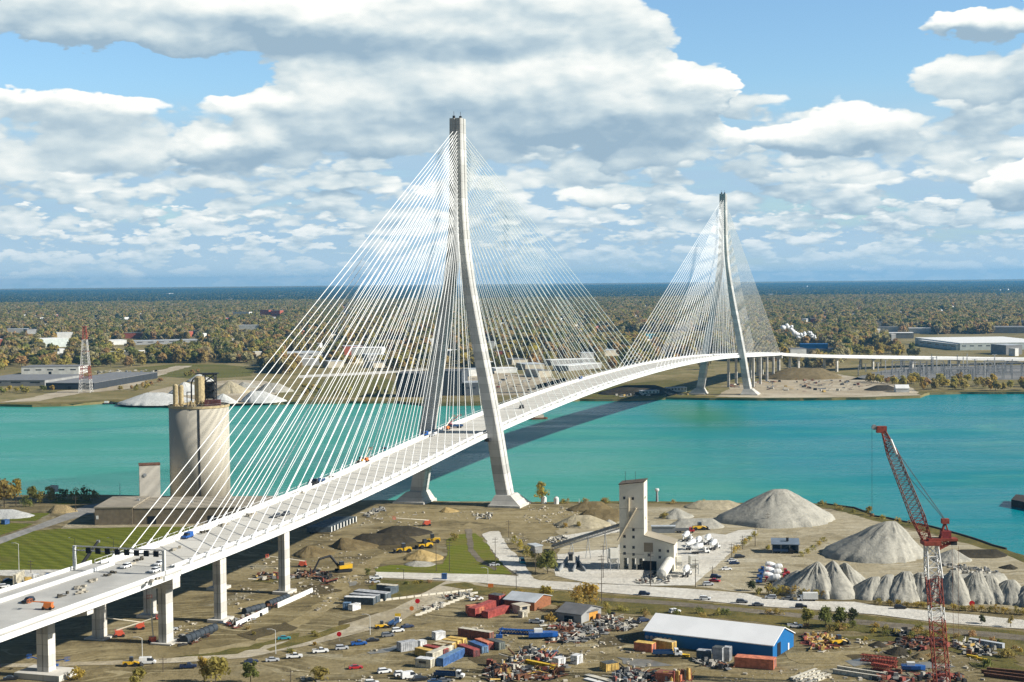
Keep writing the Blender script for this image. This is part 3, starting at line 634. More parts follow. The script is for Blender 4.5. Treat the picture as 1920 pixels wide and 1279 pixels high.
# ------------------------------------------------------------------ trees
def leafmat(name, col, rand=.34):
    if name in MATS: return MATS[name]
    m = mat(name, col, .9, .35, .25, spec=.1, rand=rand); nt = m.node_tree; p = nt.nodes['Principled BSDF']
    tr = nt.nodes.new('ShaderNodeBsdfTranslucent'); ms = nt.nodes.new('ShaderNodeMixShader'); ms.inputs[0].default_value = .52
    nt.links.new(nt.nodes[m['col']].outputs[0], tr.inputs['Color']); nt.links.new(p.outputs[0], ms.inputs[1]); nt.links.new(tr.outputs[0], ms.inputs[2])
    nt.links.new(ms.outputs[0], nt.nodes['Material Output'].inputs['Surface']); return m
M_BARK = mat('bark', (.085, .065, .045), .95, .2, 2)
LEAF = {'olive': leafmat('leaf_olive', (.40, .335, .095)), 'ochre': leafmat('leaf_ochre', (.52, .40, .09)), 'green': leafmat('leaf_green', (.24, .245, .07)),
        'brown': leafmat('leaf_brown', (.48, .335, .14)), 'grey': leafmat('leaf_grey', (.41, .355, .19)), 'dark': leafmat('leaf_dark', (.12, .135, .065)), 'shade_blue': leafmat('leaf_shade_blue', (.040, .095, .100))}  # last entry: cloud shade and distance blue put into the far leaf colour
def crown_mb(mb, R, z0, H, n, leaf, seed, lobes=9, z=1.0):
    r = random.Random(seed); L = []
    for i in range(lobes):
        a = r.uniform(0, 6.283); q = R*.62*math.sqrt(r.random()); h = r.random()
        L.append((q*math.cos(a)*(1.15-.5*h), q*math.sin(a)*(1.15-.5*h), z0+H*(.18+.66*h), R*r.uniform(.34, .56)*(1.1-.4*h)))
    for k in range(n):
        x, y, zz, rr = L[k % lobes]; d = Vector((r.gauss(0, 1), r.gauss(0, 1), r.gauss(0, .85))).normalized()
        p = Vector((x, y, zz))+d*rr*(r.random()**.4)
        nn = (d+Vector((r.gauss(0, .35), r.gauss(0, .35), r.gauss(.15, .35)))).normalized()
        a = nn.cross(Vector((0, 0, 1)) if abs(nn.z) < .9 else Vector((1, 0, 0))).normalized(); b = nn.cross(a)
        t = r.uniform(0, 6.28); a, b = a*math.cos(t)+b*math.sin(t), b*math.cos(t)-a*math.sin(t); s = leaf*r.uniform(.55, 1.2)
        mb.add([p+a*s, p+b*s*.8, p-a*s*.9, p-b*s*.7], [(0, 1, 2, 3)])
    return mb
def trunk_mb(mb, H, r0, R, z0, seed):
    r = random.Random(seed); mb.tube((0, 0, -.4), (0, 0, H*.62), r0, 6, r0*.35, cap=False)
    for i in range(5):
        a = r.uniform(0, 6.28); z = H*r.uniform(.3, .55); mb.tube((0, 0, z), (R*.6*math.cos(a), R*.6*math.sin(a), z+H*r.uniform(.15, .3)), r0*.4, 4, r0*.1, cap=False)
    return mb
def tree_mesh(R, H, n, leaf, seed, leafm):
    mb = MB(); trunk_mb(mb, H, .28+.012*H, R, H*.2, seed); mb.cm = 1; crown_mb(mb, R, H*.22, H*.78, n, leaf, seed)
    me = bpy.data.meshes.new('tree'); me.from_pydata(mb.v, [], mb.f); me.materials.append(M_BARK); me.materials.append(leafm); me.polygons.foreach_set('material_index', mb.m)
    return me
VAR = {}
for i, (k, R, H) in enumerate((('olive', 6.5, 13), ('olive', 5.5, 14), ('ochre', 6, 12), ('ochre', 5, 11), ('green', 6, 12), ('green', 7, 14), ('brown', 6.5, 13), ('brown', 5.5, 12), ('grey', 6.5, 14), ('grey', 6, 12), ('dark', 5, 13))):
    VAR.setdefault(k, []).append(tree_mesh(R*1.35, H*1.15, 340, 1.7, 100+i, LEAF[k]))
TREEWORD = {'olive': 'olive-brown', 'ochre': 'golden yellow', 'green': 'dull green', 'brown': 'russet-brown', 'grey': 'bare grey-brown', 'dark': 'dark evergreen'}
NTREE = [0]
def far_tree(x, y, kind, label, group, s=1.0, z=0.0):
    me = rnd.choice(VAR[kind]); o = bpy.data.objects.new('tree', me); COL.objects.link(o); NTREE[0] += 1
    o.location = (x, y, z); o.rotation_euler.z = rnd.uniform(0, 6.28); k = s*rnd.uniform(.8, 1.25); o.scale = (k*rnd.uniform(.9, 1.15), k, k*rnd.uniform(.85, 1.1))
    return tag(o, label, 'tree', group)
def project(p):
    d = Vector(p)-Vector((0, 0, CAM_H)); z = d.dot(CF); return 960+FPX*d.dot(CR)/z, 639.5-FPX*d.dot(CU)/z
def inside(p, poly):
    x, y = p; c = False; n = len(poly)
    for i in range(n):
        x1, y1 = poly[i]; x2, y2 = poly[(i+1) % n]
        if (y1 > y) != (y2 > y) and x < (x2-x1)*(y-y1)/(y2-y1)+x1: c = not c
    return c
OPEN = [[(-200, 760), (-200, 704), (30, 702), (160, 700), (240, 698), (300, 684), (345, 680), (480, 686), (520, 706), (760, 712), (1000, 706), (1180, 712), (1330, 698), (1480, 700), (1560, 690), (1600, 715), (2000, 712), (2000, 760)],
        [(1690, 668), (1720, 630), (1790, 626), (2100, 628), (2100, 670), (1900, 664)], [(1110, 642), (1120, 624), (1340, 622), (1340, 642)],
        [(1480, 666), (1480, 650), (1570, 650), (1570, 666)], [(74, 654), (74, 644), (134, 644), (134, 654)], [(200, 648), (200, 641), (380, 641), (380, 648)], [(215, 671), (215, 662), (280, 662), (280, 671)],
        [(1560, 690), (1600, 672), (1960, 668), (1960, 715), (1600, 715)], [(30, 704), (30, 694), (160, 694), (160, 704)]]
def is_open(px): return any(inside(px, q) for q in OPEN)
def place_zone(poly, count, kinds, label, group, s=1.0, min_d=9):
    xs = [p[0] for p in poly]; ys = [p[1] for p in poly]; done = []; tries = 0
    W = [tuple(G(*p))[:2] for p in poly]; wx = [p[0] for p in W]; wy = [p[1] for p in W]
    while len(done) < count and tries < 30000:
        tries += 1; p = (rnd.uniform(min(wx), max(wx)), rnd.uniform(min(wy), max(wy)))
        if not inside(p, W) or any((p[0]-q[0])**2+(p[1]-q[1])**2 < min_d**2 for q in done): continue
        if any(inside(project((*p, 0)), q) for q in OPEN[1:]): continue
        done.append(p); k = rnd.choice(kinds); far_tree(p[0], p[1], k, label % TREEWORD[k], (group % TREEWORD[k]), s)
place_zone([(-60, 700), (30, 693), (150, 690), (240, 694), (300, 681), (470, 683), (470, 672), (240, 672), (-60, 676)], 95, ['olive', 'ochre', 'olive', 'green', 'brown'], '%s tree in the wood behind the dark-fronted warehouse across the river', '%s trees in the left far wood', 1.15, 10)
place_zone([(-40, 744), (60, 739), (100, 736), (100, 731), (-40, 734)], 12, ['olive', 'ochre', 'green'], '%s bush in front of the low warehouse on the far left shore', '%s bushes by the far warehouse', .55, 6)
place_zone([(220, 733), (300, 712), (360, 697), (375, 700), (310, 722), (240, 741)], 14, ['olive', 'ochre', 'brown'], '%s bush along the dirt road beside the far gravel heaps', '%s bushes by the far dirt road', .45, 6)
place_zone([(520, 690), (760, 684), (1000, 678), (1080, 672), (1000, 668), (700, 676), (520, 680)], 42, ['olive', 'brown', 'grey', 'ochre'], '%s tree across the river seen through the cables of the near pylon', '%s trees behind the cables', 1.0, 10)
place_zone([(1605, 668), (1618, 655), (1690, 652), (1700, 664), (1690, 671)], 26, ['ochre', 'olive', 'ochre', 'brown'], '%s tree in the grove behind the far viaduct', '%s trees in the grove behind the viaduct', 1.0, 8)
place_zone([(1590, 718), (1660, 712), (1750, 711), (1960, 711), (1960, 733), (1800, 733), (1745, 734), (1720, 737), (1680, 722)], 48, ['olive', 'ochre', 'olive', 'brown'], '%s tree on the far river bank right of the white shed', '%s trees on the right far bank', .72, 7)
place_zone([(570, 742), (735, 744), (735, 739), (600, 732), (560, 722)], 12, ['olive', 'ochre'], '%s bush on the far shore meadow behind the cables', '%s bushes on the far meadow', .5, 6)

# the wood further off: one mass
def noise2(x, y, s, seed=0):
    xi, yi = np.floor(x/s), np.floor(y/s); fx, fy = x/s-xi, y/s-yi; fx = fx*fx*(3-2*fx); fy = fy*fy*(3-2*fy)
    h = lambda a, b: np.modf(np.abs(np.sin(a*127.1+b*311.7+seed*17.3)*43758.5453))[0]
    return (h(xi, yi)*(1-fx)+h(xi+1, yi)*fx)*(1-fy)+(h(xi, yi+1)*(1-fx)+h(xi+1, yi+1)*fx)*fy
rng = np.random.default_rng(5)
def scatter_points(y0, y1, per, pad=150):
    area = .72*(y1*y1-y0*y0)/2+pad*2*(y1-y0); n = int(area/per)
    Y = np.sqrt(rng.uniform(y0*y0, y1*y1, n)); X = rng.uniform(-.36, .36, n)*Y+rng.uniform(-pad, pad, n); return X, Y
def instancer(name, X, Y, meshes, weights, s0, s1, label):
    me = bpy.data.meshes.new(name); me.from_pydata(np.stack([X, Y, np.zeros_like(X)], 1).tolist(), [], [])
    o = bpy.data.objects.new(name, me); COL.objects.link(o); o['kind'] = 'stuff'; o['label'] = label; o['category'] = 'woodland'
    src = bpy.data.collections.new(name+'_sources')
    for i, (mm, w) in enumerate(zip(meshes, weights)):
        for k in range(w): src.objects.link(bpy.data.objects.new(name+'_tree_%02d_%d' % (i, k), mm))
    g = bpy.data.node_groups.new(name+'_nodes', 'GeometryNodeTree')
    g.interface.new_socket('Geometry', in_out='INPUT', socket_type='NodeSocketGeometry'); g.interface.new_socket('Geometry', in_out='OUTPUT', socket_type='NodeSocketGeometry')
    gi = g.nodes.new('NodeGroupInput'); go = g.nodes.new('NodeGroupOutput')
    ci = g.nodes.new('GeometryNodeCollectionInfo'); ci.inputs['Collection'].default_value = src; ci.inputs['Separate Children'].default_value = True; ci.inputs['Reset Children'].default_value = True
    ip = g.nodes.new('GeometryNodeInstanceOnPoints'); ip.inputs['Pick Instance'].default_value = True
    rz = g.nodes.new('FunctionNodeRandomValue'); rz.data_type = 'FLOAT_VECTOR'; rz.inputs[0].default_value = (0, 0, 0); rz.inputs[1].default_value = (0, 0, 6.28)
    rs = g.nodes.new('FunctionNodeRandomValue'); rs.data_type = 'FLOAT_VECTOR'; rs.inputs[0].default_value = (s0, s0, s0*.9); rs.inputs[1].default_value = (s1, s1, s1); rs.inputs['Seed'].default_value = 3
    g.links.new(gi.outputs[0], ip.inputs['Points']); g.links.new(ci.outputs[0], ip.inputs['Instance'])
    g.links.new(rz.outputs[0], ip.inputs['Rotation']); g.links.new(rs.outputs[0], ip.inputs['Scale']); g.links.new(ip.outputs[0], go.inputs[0])
    md = o.modifiers.new('scatter', 'NODES'); md.node_group = g
    return o
# ------------------------------------------------------------------ far buildings
def wallmat(name, col, **k): return mat(name, col, .85, k.pop('var', .12), k.pop('scale', .15), **k)
W_WHITE = wallmat('white_wall', (.70, .70, .66)); W_GREY = wallmat('grey_wall', (.30, .30, .29)); W_DARK = wallmat('dark_wall', (.035, .04, .045)); W_PALE = wallmat('pale_green_wall', (.50, .55, .52))
W_BRICK = wallmat('red_brick_wall', (.38, .10, .055), scale=.6); W_BLUE = wallmat('blue_wall', (.012, .11, .30)); R_GREY = wallmat('grey_roof', (.20, .20, .20)); R_DARK = wallmat('dark_roof', (.10, .10, .10))
R_WHITE = wallmat('white_roof', (.78, .78, .75), var=.05); R_BLUE = wallmat('blue_roof', (.012, .075, .24)); M_GLASS = mat('dark_glass', (.03, .035, .045), .15, .1, 1, spec=.6)
W_BEIGE = wallmat('beige_wall', (.50, .45, .35)); R_STEEL = wallmat('pale_steel_roof', (.45, .48, .50)); M_BLACK = mat('black_opening', (.012, .012, .014), .9, .1, 1)
CLEAR = []
def hall(name, label, cat, pa, pb, depth, h, wm, rm, ridge=0.0, win=0, doors=0, over=.3, wh=1.6, group=None, z0=0.0, along=True):
    a, b = (G(*pa) if len(pa) == 2 else Vector(pa)), (G(*pb) if len(pb) == 2 else Vector(pb))
    L = (b-a).length; rz = head(a, b); t = thing(name, label, cat, (a.x, a.y, z0), rz, group)
    q0, q1 = project(a), project(b); k = FPX/a.y; CLEAR.append((q0[0]-5*k, q1[0]+5*k, min(q0[1], q1[1])-depth*CAM_H*k/a.y-2, max(q0[1], q1[1])+(17 if h < 20 else 6)*k))
    MB().box(L/2, depth/2, -.3, L, depth, h+.3).build('wall', wm, t) if not ridge else \
        MB().loft([[(x, 0, -.3), (x, depth, -.3), (x, depth, h), (x, depth/2, h+ridge-.12), (x, 0, h)] for x in (0, L)]).build('wall', wm, t)
    if ridge:
        e = over; s = ridge/(depth/2)
        mb = MB(); mb.loft([[(x, -e, h-e*s), (x, depth/2, h+ridge), (x, depth+e, h-e*s), (x, depth+e, h-e*s+.25), (x, depth/2, h+ridge+.25), (x, -e, h-e*s+.25)] for x in (-e, L+e)])
        mb.build('roof', rm, t)
    else:
        MB().box(L/2, depth/2, h+.003, L+2*over, depth+2*over, .5).build('roof', rm, t)
    for i in range(win):
        x = L*(i+.5)/win; MB().box(x, -.03, h*.55, L/win*.5, .12, wh).build('window', M_GLASS, t)
    for i in range(doors):
        x = L*(i+.5)/doors; MB().box(x, -.05, 0, min(4, L/doors*.6), .14, min(4.2, h*.7)).build('door', M_BLACK, t)
    return t
FB = [('warehouse', 'low warehouse with black front and wide grey roof on the far left shore', 'warehouse', (86, 731), (176, 731), 215, 8, W_DARK, R_GREY, 0, 0, 3),
      ('warehouse', 'blue-grey flat-roofed warehouse at the far left edge of the photo', 'warehouse', (-60, 724), (84, 724), 120, 7, W_GREY, R_GREY, 0, 4, 0),
      ('factory', 'white factory block behind the grey-roofed warehouse across the river', 'factory', (40, 703), (148, 702), 45, 11, W_WHITE, R_GREY, 0, 5, 1),
      ('factory', 'tall pale green box-shaped factory rising from the far left wood', 'factory', (80, 652), (129, 650), 60, 17, W_PALE, R_WHITE, 0, 0, 0),
      ('warehouse', 'small white-roofed warehouse between trees left of the red-and-white lattice mast line', 'warehouse', (205, 647), (239, 646), 50, 9, W_WHITE, R_WHITE, 0, 0, 0),
      ('warehouse', 'very long pale grey warehouse among trees at the upper left', 'warehouse', (252, 647), (372, 644), 40, 8, W_GREY, R_STEEL, 0, 6, 0),
      ('warehouse', 'pale blue-roofed warehouse tucked into the golden far trees', 'warehouse', (221, 671), (277, 669), 40, 8, W_GREY, R_STEEL, 0, 0, 1),
      ('apartment_block', 'white apartment block standing left of the red brick towers', 'apartment block', (436, 598), (467, 598), 22, 24, W_WHITE, R_GREY, 0, 5, 0),
      ('apartment_block', 'red brick apartment tower with pale corners, left one of the pair', 'apartment block', (488, 600), (504, 600), 25, 34, W_BRICK, R_GREY, 0, 4, 0),
      ('apartment_block', 'red brick apartment tower with pale corners, right one of the pair', 'apartment block', (508, 600), (525, 600), 25, 32, W_BRICK, R_GREY, 0, 4, 0),
      ('plant_building', 'black ribbed plant building left of the near pylon on the far shore', 'plant', (743, 745), (792, 745), 40, 26, W_DARK, R_DARK, 0, 0, 0),
      ('plant_building', 'tall dark grey boxy plant building between the near pylon legs', 'plant', (826, 742), (866, 742), 45, 27, wallmat('slate_wall', (.10, .11, .12)), R_DARK, 0, 0, 0),
      ('plant_building', 'low dark blue-grey plant building right of the tall dark block', 'plant', (872, 742), (906, 741), 30, 14, wallmat('slate_wall', (.1, .1, .1)), R_STEEL, 0, 3, 0),
      ('warehouse', 'long narrow white-roofed shed behind the deck, upper of two', 'shed', (1034, 686), (1116, 683), 26, 8, W_GREY, R_WHITE, 0, 0, 0),
      ('warehouse', 'long narrow white-roofed shed behind the deck, lower of two', 'shed', (1066, 696), (1128, 690), 26, 7, W_GREY, R_WHITE, 0, 0, 0),
      ('warehouse', 'flat white warehouse seen between the legs of the near pylon', 'warehouse', (830, 668), (856, 668), 45, 9, W_GREY, R_WHITE, 0, 3, 0),
      ('warehouse', 'grey warehouse with pale roof behind the dark plant buildings', 'warehouse', (690, 676), (722, 675), 40, 9, W_GREY, R_STEEL, 0, 2, 0),
      ('warehouse', 'wide pale roofed hall far behind the left cable fan', 'warehouse', (535, 672), (612, 669), 60, 8, W_GREY, R_STEEL, 0, 4, 0),
      ('factory', 'huge white flat-roofed factory at the right edge across the river', 'factory', (1800, 657), (1980, 655), 260, 12, W_PALE, R_WHITE, 0, 12, 0),
      ('factory', 'white factory wing left of the huge white factory', 'factory', (1722, 648), (1794, 657), 170, 10, W_PALE, R_WHITE, 0, 5, 0),
      ('factory', 'long grey factory behind the white factory at the right edge', 'factory', (1860, 625), (1990, 625), 90, 13, W_GREY, R_GREY, 0, 0, 0),
      ('storage_building', 'grey building with deep blue upper band beyond the far viaduct', 'building', (1488, 664), (1563, 664), 40, 8, W_GREY, R_GREY, 0, 8, 0),
      ('shed', 'white arched storage tent at the water edge on the far right bank', 'tent', (1680, 736), (1705, 736), 16, 4.5, W_WHITE, R_WHITE, 3.5, 0, 0),
      ('site_cabin', 'long pale site cabin on the far shore left of the far pylon', 'cabin', (1252, 736), (1288, 735), 9, 5, W_PALE, R_STEEL, 0, 6, 0),
      ('site_cabin', 'pale site cabin nearest the far pylon foot', 'cabin', (1203, 742), (1236, 741), 9, 5, W_PALE, R_STEEL, 0, 5, 0)]
for f in FB: hall(f[0], f[1], f[2], f[3], f[4], f[5], f[6], f[7], f[8], f[9], f[10], f[11])
roofs = [(rnd.uniform(-40, 1960), rnd.choice((rnd.uniform(576, 606), rnd.uniform(600, 640), rnd.uniform(620, 676)))) for _ in range(95)]
for i, (x, y) in enumerate(roofs):
    if is_open((x, y)) or (1600 < x < 1710 and y > 645): continue
    big = y > 615 and i % 3 == 0; w = (rnd.uniform(14, 44) if big else rnd.uniform(4, 10))*(.6+(y-570)/110)
    hall('warehouse' if big else 'house', ('pale flat-roofed shed half hidden among the far trees' if big else 'small pale-roofed house half hidden among the far trees'), 'shed' if big else 'house', (x, y), (x+w, y-rnd.uniform(0, .8)), rnd.uniform(25, 60) if big else 13, rnd.uniform(11, 16) if big else rnd.uniform(9, 15),
         rnd.choice((W_WHITE, W_GREY, W_BEIGE, W_BRICK)), rnd.choice((R_WHITE, R_STEEL, R_WHITE, R_GREY)), group='pale-roofed sheds among the far trees' if big else 'houses among the far trees')
for i, (x, y, w) in enumerate(((560, 686, 40), (615, 690, 30), (655, 682, 26), (880, 706, 30), (930, 700, 40), (985, 694, 36), (1010, 708, 24), (905, 690, 22), (1130, 668, 30), (1090, 672, 24), (960, 684, 30), (700, 690, 26))):
    hall('warehouse', 'low pale-roofed warehouse in the far industrial strip behind the cables', 'warehouse', (x, y), (x+w, y-1), rnd.uniform(22, 45), rnd.uniform(6, 10), rnd.choice((W_WHITE, W_GREY, W_BEIGE)), rnd.choice((R_WHITE, R_STEEL, R_GREY)), group='warehouses in the far industrial strip')
for i in range(26):
    x, y = rnd.uniform(-20, 1940), rnd.choice((rnd.uniform(545, 556), rnd.uniform(553, 572))); y -= (x-960)*.0094
    hall('warehouse', 'pale roof glinting far off in the blue distance near the horizon', 'building', (x, y), (x+rnd.uniform(3, 14), y), rnd.uniform(40, 90), rnd.uniform(9, 17), W_GREY if i % 3 else W_WHITE, R_STEEL, group='pale roofs near the horizon')
a, b = G(1500, 664), G(1553, 664); t = [o for o in COL.objects if o.get('label', '').startswith('grey building with deep blue')][0]
MB().box((b-a).length/2+10, 20, 8.51, (b-a).length, 28, 8).build('upper_storey', W_BLUE, t)
for i, (x, y, w, h) in enumerate(((216, 603, 9, 9), (231, 604, 14, 8), (285, 602, 9, 8), (341, 602, 7, 9), (640, 590, 12, 14), (1537, 607, 6, 10), (1641, 611, 14, 10), (1081, 612, 18, 9), (590, 652, 10, 8), (948, 668, 14, 8), (1010, 660, 12, 8), (1500, 606, 12, 8), (715, 602, 12, 9), (905, 640, 16, 8), (1880, 548, 10, 24), (1863, 548, 12, 20), (312, 562, 26, 15), (1505, 541, 8, 30), (400, 664, 9, 7), (455, 662, 12, 8))):
    p = G(x, y); k = p.y/FPX
    hall('house', 'small white building showing among the far trees', 'house', (x, y), (x+w, y), 14, h, W_WHITE, R_STEEL if i % 2 else R_WHITE, group='white houses among the far trees')

X, Y = scatter_points(2150, 9200, 165)
pr = noise2(X, Y, 260, 1)*.55+noise2(X, Y, 90, 2)*.45
keep = pr > np.where(Y < 3600, .38, np.where(Y < 5200, .26, .16))
X, Y = X[keep], Y[keep]
ok = np.ones(len(X), bool)
for i in range(len(X)):
    q = project((X[i], Y[i], 0))
    if any(c[0] < q[0] < c[1] and c[2] < q[1] < c[3] for c in CLEAR): ok[i] = False; continue
    if Y[i] > 4200: continue
    if is_open(q) or (600 < q[0] < 1180 and q[1] > 655 and rnd.random() < .55) or (q[1] > 681 and q[0] < 480) or (1590 < q[0] < 1710 and 650 < q[1] < 690): ok[i] = False
X, Y = X[ok], Y[ok]
allm = [m_ for k in ('olive', 'ochre', 'green', 'brown', 'grey', 'dark') for m_ in VAR[k]]
wts = [6, 6, 2, 1, 4, 4, 7, 7, 8, 8, 2]
instancer('far_woodland', X, Y, allm, wts, .95, 1.65, 'brown and olive autumn woodland spreading over the flat land beyond the river')
def clump(seed):
    r = random.Random(seed); mb = MB(); ks = ['shade_blue', 'dark', 'shade_blue', 'green', 'shade_blue', 'grey']
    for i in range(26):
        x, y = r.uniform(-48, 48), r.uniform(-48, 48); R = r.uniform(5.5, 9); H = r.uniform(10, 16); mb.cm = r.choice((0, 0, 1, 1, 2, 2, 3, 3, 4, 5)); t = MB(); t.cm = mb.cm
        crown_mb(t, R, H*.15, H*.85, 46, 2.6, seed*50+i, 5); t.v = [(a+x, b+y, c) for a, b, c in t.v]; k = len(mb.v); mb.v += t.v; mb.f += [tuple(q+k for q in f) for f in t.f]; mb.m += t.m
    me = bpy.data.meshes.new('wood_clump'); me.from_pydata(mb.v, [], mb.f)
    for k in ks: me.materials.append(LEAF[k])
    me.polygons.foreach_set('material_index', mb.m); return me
X, Y = scatter_points(9000, 30000, 4600, 400)
keep = noise2(X*.35, Y, 900, 4)*.6+noise2(X*.5, Y, 320, 5)*.4 > .36
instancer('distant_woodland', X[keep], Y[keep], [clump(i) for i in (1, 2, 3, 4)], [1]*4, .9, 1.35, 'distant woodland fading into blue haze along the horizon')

# gravel heaps: cones with slumped flanks
def heap_mat(name, c1, c2):
    return ground_mat(name, c1, c2, tuple(x*.80 for x in c1), s1=.05, s2=.25, s3=1.2)
H_GREY = heap_mat('grey_gravel', (.37, .355, .30), (.43, .41, .345)); H_SAND = heap_mat('sand_heap', (.39, .34, .225), (.445, .39, .27)); H_BROWN = heap_mat('brown_soil', (.165, .125, .06), (.215, .168, .088))
H_DARK = heap_mat('dark_soil', (.050, .043, .030), (.075, .063, .042)); H_WHITE = heap_mat('white_gravel', (.62, .62, .58), (.54, .54, .51)); H_OCHRE = heap_mat('ochre_sand', (.42, .30, .12), (.48, .36, .17))
def heap(label, apex_px, base_px, rpx, m, ridge=None, seed=0, name='gravel_heap', rough=.09, asp=1.0, cat='gravel heap', flute=.04):
    """base_px: middle of the near foot of the heap; rpx: half width in the photograph"""
    b = G(*base_px); r = rpx*b.y/FPX; r0 = random.Random(seed*7+3); sd = seed*13.7
    c = Vector((b.x, b.y+r*asp*.75, 0)); top = at_depth(apex_px[0], apex_px[1], c.y); hgt = max(.6, top.z); ax = top.x-c.x
    n, k = 72, 16; vs = []; fs = []
    ph = [r0.uniform(0, 6.28) for _ in range(8)]
    F = lambda u_, v_, s_: float(noise2(np.float64(u_+500+sd), np.float64(v_+500), s_, seed))-.5
    for j in range(k+1):
        t = j/k
        for i in range(n):
            a = 2*math.pi*i/n
            w = 1+rough*sum(math.sin(a*(q+1)+ph[q])/(q+1.2) for q in range(6))
            w += (flute+.03)*(F(a*7, t*1.2, 1.0)*.9+F(a*15, t*2, 1.0)*.8+F(a*34, t*3, 1.0)*.6)*(.25+t)
            rr = r*w*t
            z = hgt*(1.045-math.sqrt((t*.97)**2+.045**2))*(1 if t < .93 else 1-(t-.93)*6)
            z += hgt*(flute*.45+.025)*(F(a*13, t*4+9, 1.0)+F(a*27, t*7+9, 1.0)*.6)*min(1, t*3)*(1-t)*2.2
            x = c.x+ax*(1-t)+rr*math.cos(a); y = c.y+rr*asp*math.sin(a)
            if ridge: x += ridge*(1 if math.cos(a) > 0 else -1)*abs(math.cos(a))**.5*(1-.35*t)
            vs.append((x, y, max(z, -.05) if j < k else -.25))
    mb = MB(); mb.add(vs, [(j*n+i, (j+1)*n+i, (j+1)*n+(i+1) % n, j*n+(i+1) % n) for j in range(k) for i in range(n)])
    mb.f.append(tuple(range(n))); mb.m.append(0)
    o = mb.build(name, m, smooth=True)
    me = o.data; off = Vector((c.x, c.y, 0)); me.transform(Matrix.Translation(-off)); o.location = off
    return tag(o, label, cat)
heap('low white gravel heap at the water edge across the river', (290, 736), (292, 759), 66, H_WHITE, 8, 1); heap('white gravel heap behind the silo top', (345, 716), (350, 740), 40, H_WHITE, 0, 2)
heap('pointed white gravel heap furthest back across the river', (372, 701), (374, 716), 26, H_WHITE, 0, 3); heap('beige gravel heap right of the silo machinery', (430, 714), (428, 738), 36, H_SAND, 0, 4)
heap('white gravel heap right of the silo at the far waterline', (418, 738), (416, 757), 28, H_WHITE, 0, 5); heap('white gravel heap behind the left cables at the far waterline', (482, 733), (486, 755), 36, H_WHITE, 6, 6)
heap('grey gravel heap behind the left cables', (510, 718), (512, 736), 30, H_GREY, 6, 7); heap('small pale heap behind the silo', (455, 716), (460, 728), 24, H_GREY, 0, 8)
heap('brown earth mound by the far viaduct piers', (1510, 690), (1505, 712), 60, H_BROWN, 20, 9, 'earth_mound', cat='earth mound'); heap('dark heap of rubble on the far work site', (1655, 722), (1655, 733), 26, H_DARK, 6, 10, 'rubble_heap', cat='rubble heap')
heap('dark heap of stone left of the far pylon foot', (1200, 722), (1195, 741), 60, H_DARK, 16, 11, 'rubble_heap', cat='rubble heap')
# lattice masts
M_RED = mat('red_lattice_paint', (.27, .058, .036), .8, .3, 1); M_LWHITE = mat('white_lattice_paint', (.72, .72, .69), .7, .08, 1); M_STEEL = mat('galvanised_steel', (.30, .31, .31), .6, .15, 1)
b = G(161, 736); b2 = at_depth(161, 612, b.y); t = thing('lattice_mast', 'tall red and white lattice mast on the far left shore', 'mast', b)
Hh = b2.z
for i in range(5):
    z0, z1 = Hh*i/5, Hh*(i+1)/5; w = lambda z: 13.5-(10.5*z/Hh)
    o = MB().lattice((0, 0, z0), (0, 0, z1-.01), w(z0), w(z1), 4, .30, .17).build('mast_section', mat('weathered_white_lattice', (.52, .51, .48), .8, .15, 1) if i in (0, 2) or i == 3 else M_RED, t); o['label'] = 'white painted section' if i in (0, 2, 3) else 'red painted section'
for z in (.36, .62, .99): MB().box(0, 0, Hh*z, 15-10*z, 4, .7).build('crossarm', M_RED, t)
for i in range(64):
    x = rnd.choice((rnd.uniform(1605, 1910), rnd.uniform(1690, 1910))); y = rnd.uniform(690, 714); p = G(x, y); h = rnd.choice((9, 11, 13, 17, 22))
    mb = MB(); mb.lattice((0, 0, 0), (0, 0, h), 1.5, .7, 5, .17, .1, 3)
    if i % 2: mb.box(0, 0, h-.6, 8, .5, .5)
    o = mb.build('substation_mast', M_STEEL, None, p, rnd.choice((0, .3, 1.2))); tag(o, 'thin steel mast of the electricity substation on the right far bank', 'mast', 'steel masts of the substation')
for i in range(16):
    x = rnd.uniform(1600, 1880); y = rnd.uniform(692, 712); p = G(x, y); L_ = rnd.uniform(22, 46); mb = MB()
    for q in (0, L_/2, L_): mb.lattice((q, 0, 0), (q, 0, 12), 1.6, 1.0, 4, .17, .1, 3)
    mb.lattice((0, 0, 12.3), (L_, 0, 12.3), 1.1, 1.1, 10, .15, .1, 3)
    o = mb.build('substation_gantry', M_STEEL, None, p, rnd.uniform(-.15, .15)); tag(o, 'long steel busbar gantry of the electricity substation on the right far bank', 'gantry', 'busbar gantries of the substation')
# smoke
M_SMOKE = mat('white_steam', (.85, .86, .86), 1, .02, .1)
mb = MB(); r_ = random.Random(3)
for i in range(60):
    t = i/59; p = at_depth(1528-58*t+r_.uniform(-3, 3), 634-18*t-6*math.sin(t*9)+r_.uniform(-3, 3), 2750); rr = r_.uniform(1.6, 4.4)*(.6+.7*t)
    k = len(mb.v); n1 = 8; mb.lathe([(rr*math.sin(math.pi*(j+.3)/6.6), -rr*math.cos(math.pi*(j+.3)/6.6)*.8) for j in range(7)], n1); mb.v[k:] = [(x+p.x+r_.gauss(0, .35), y+p.y, z+p.z+r_.gauss(0, .35)) for x, y, z in mb.v[k:]]
o = mb.build('steam_plume', M_SMOKE, smooth=True); o['kind'] = 'stuff'; o['label'] = 'plume of white steam drifting left over the trees beyond the far viaduct'

# ------------------------------------------------------------------ near buildings
def faces_right(a, b): return head(a, b)
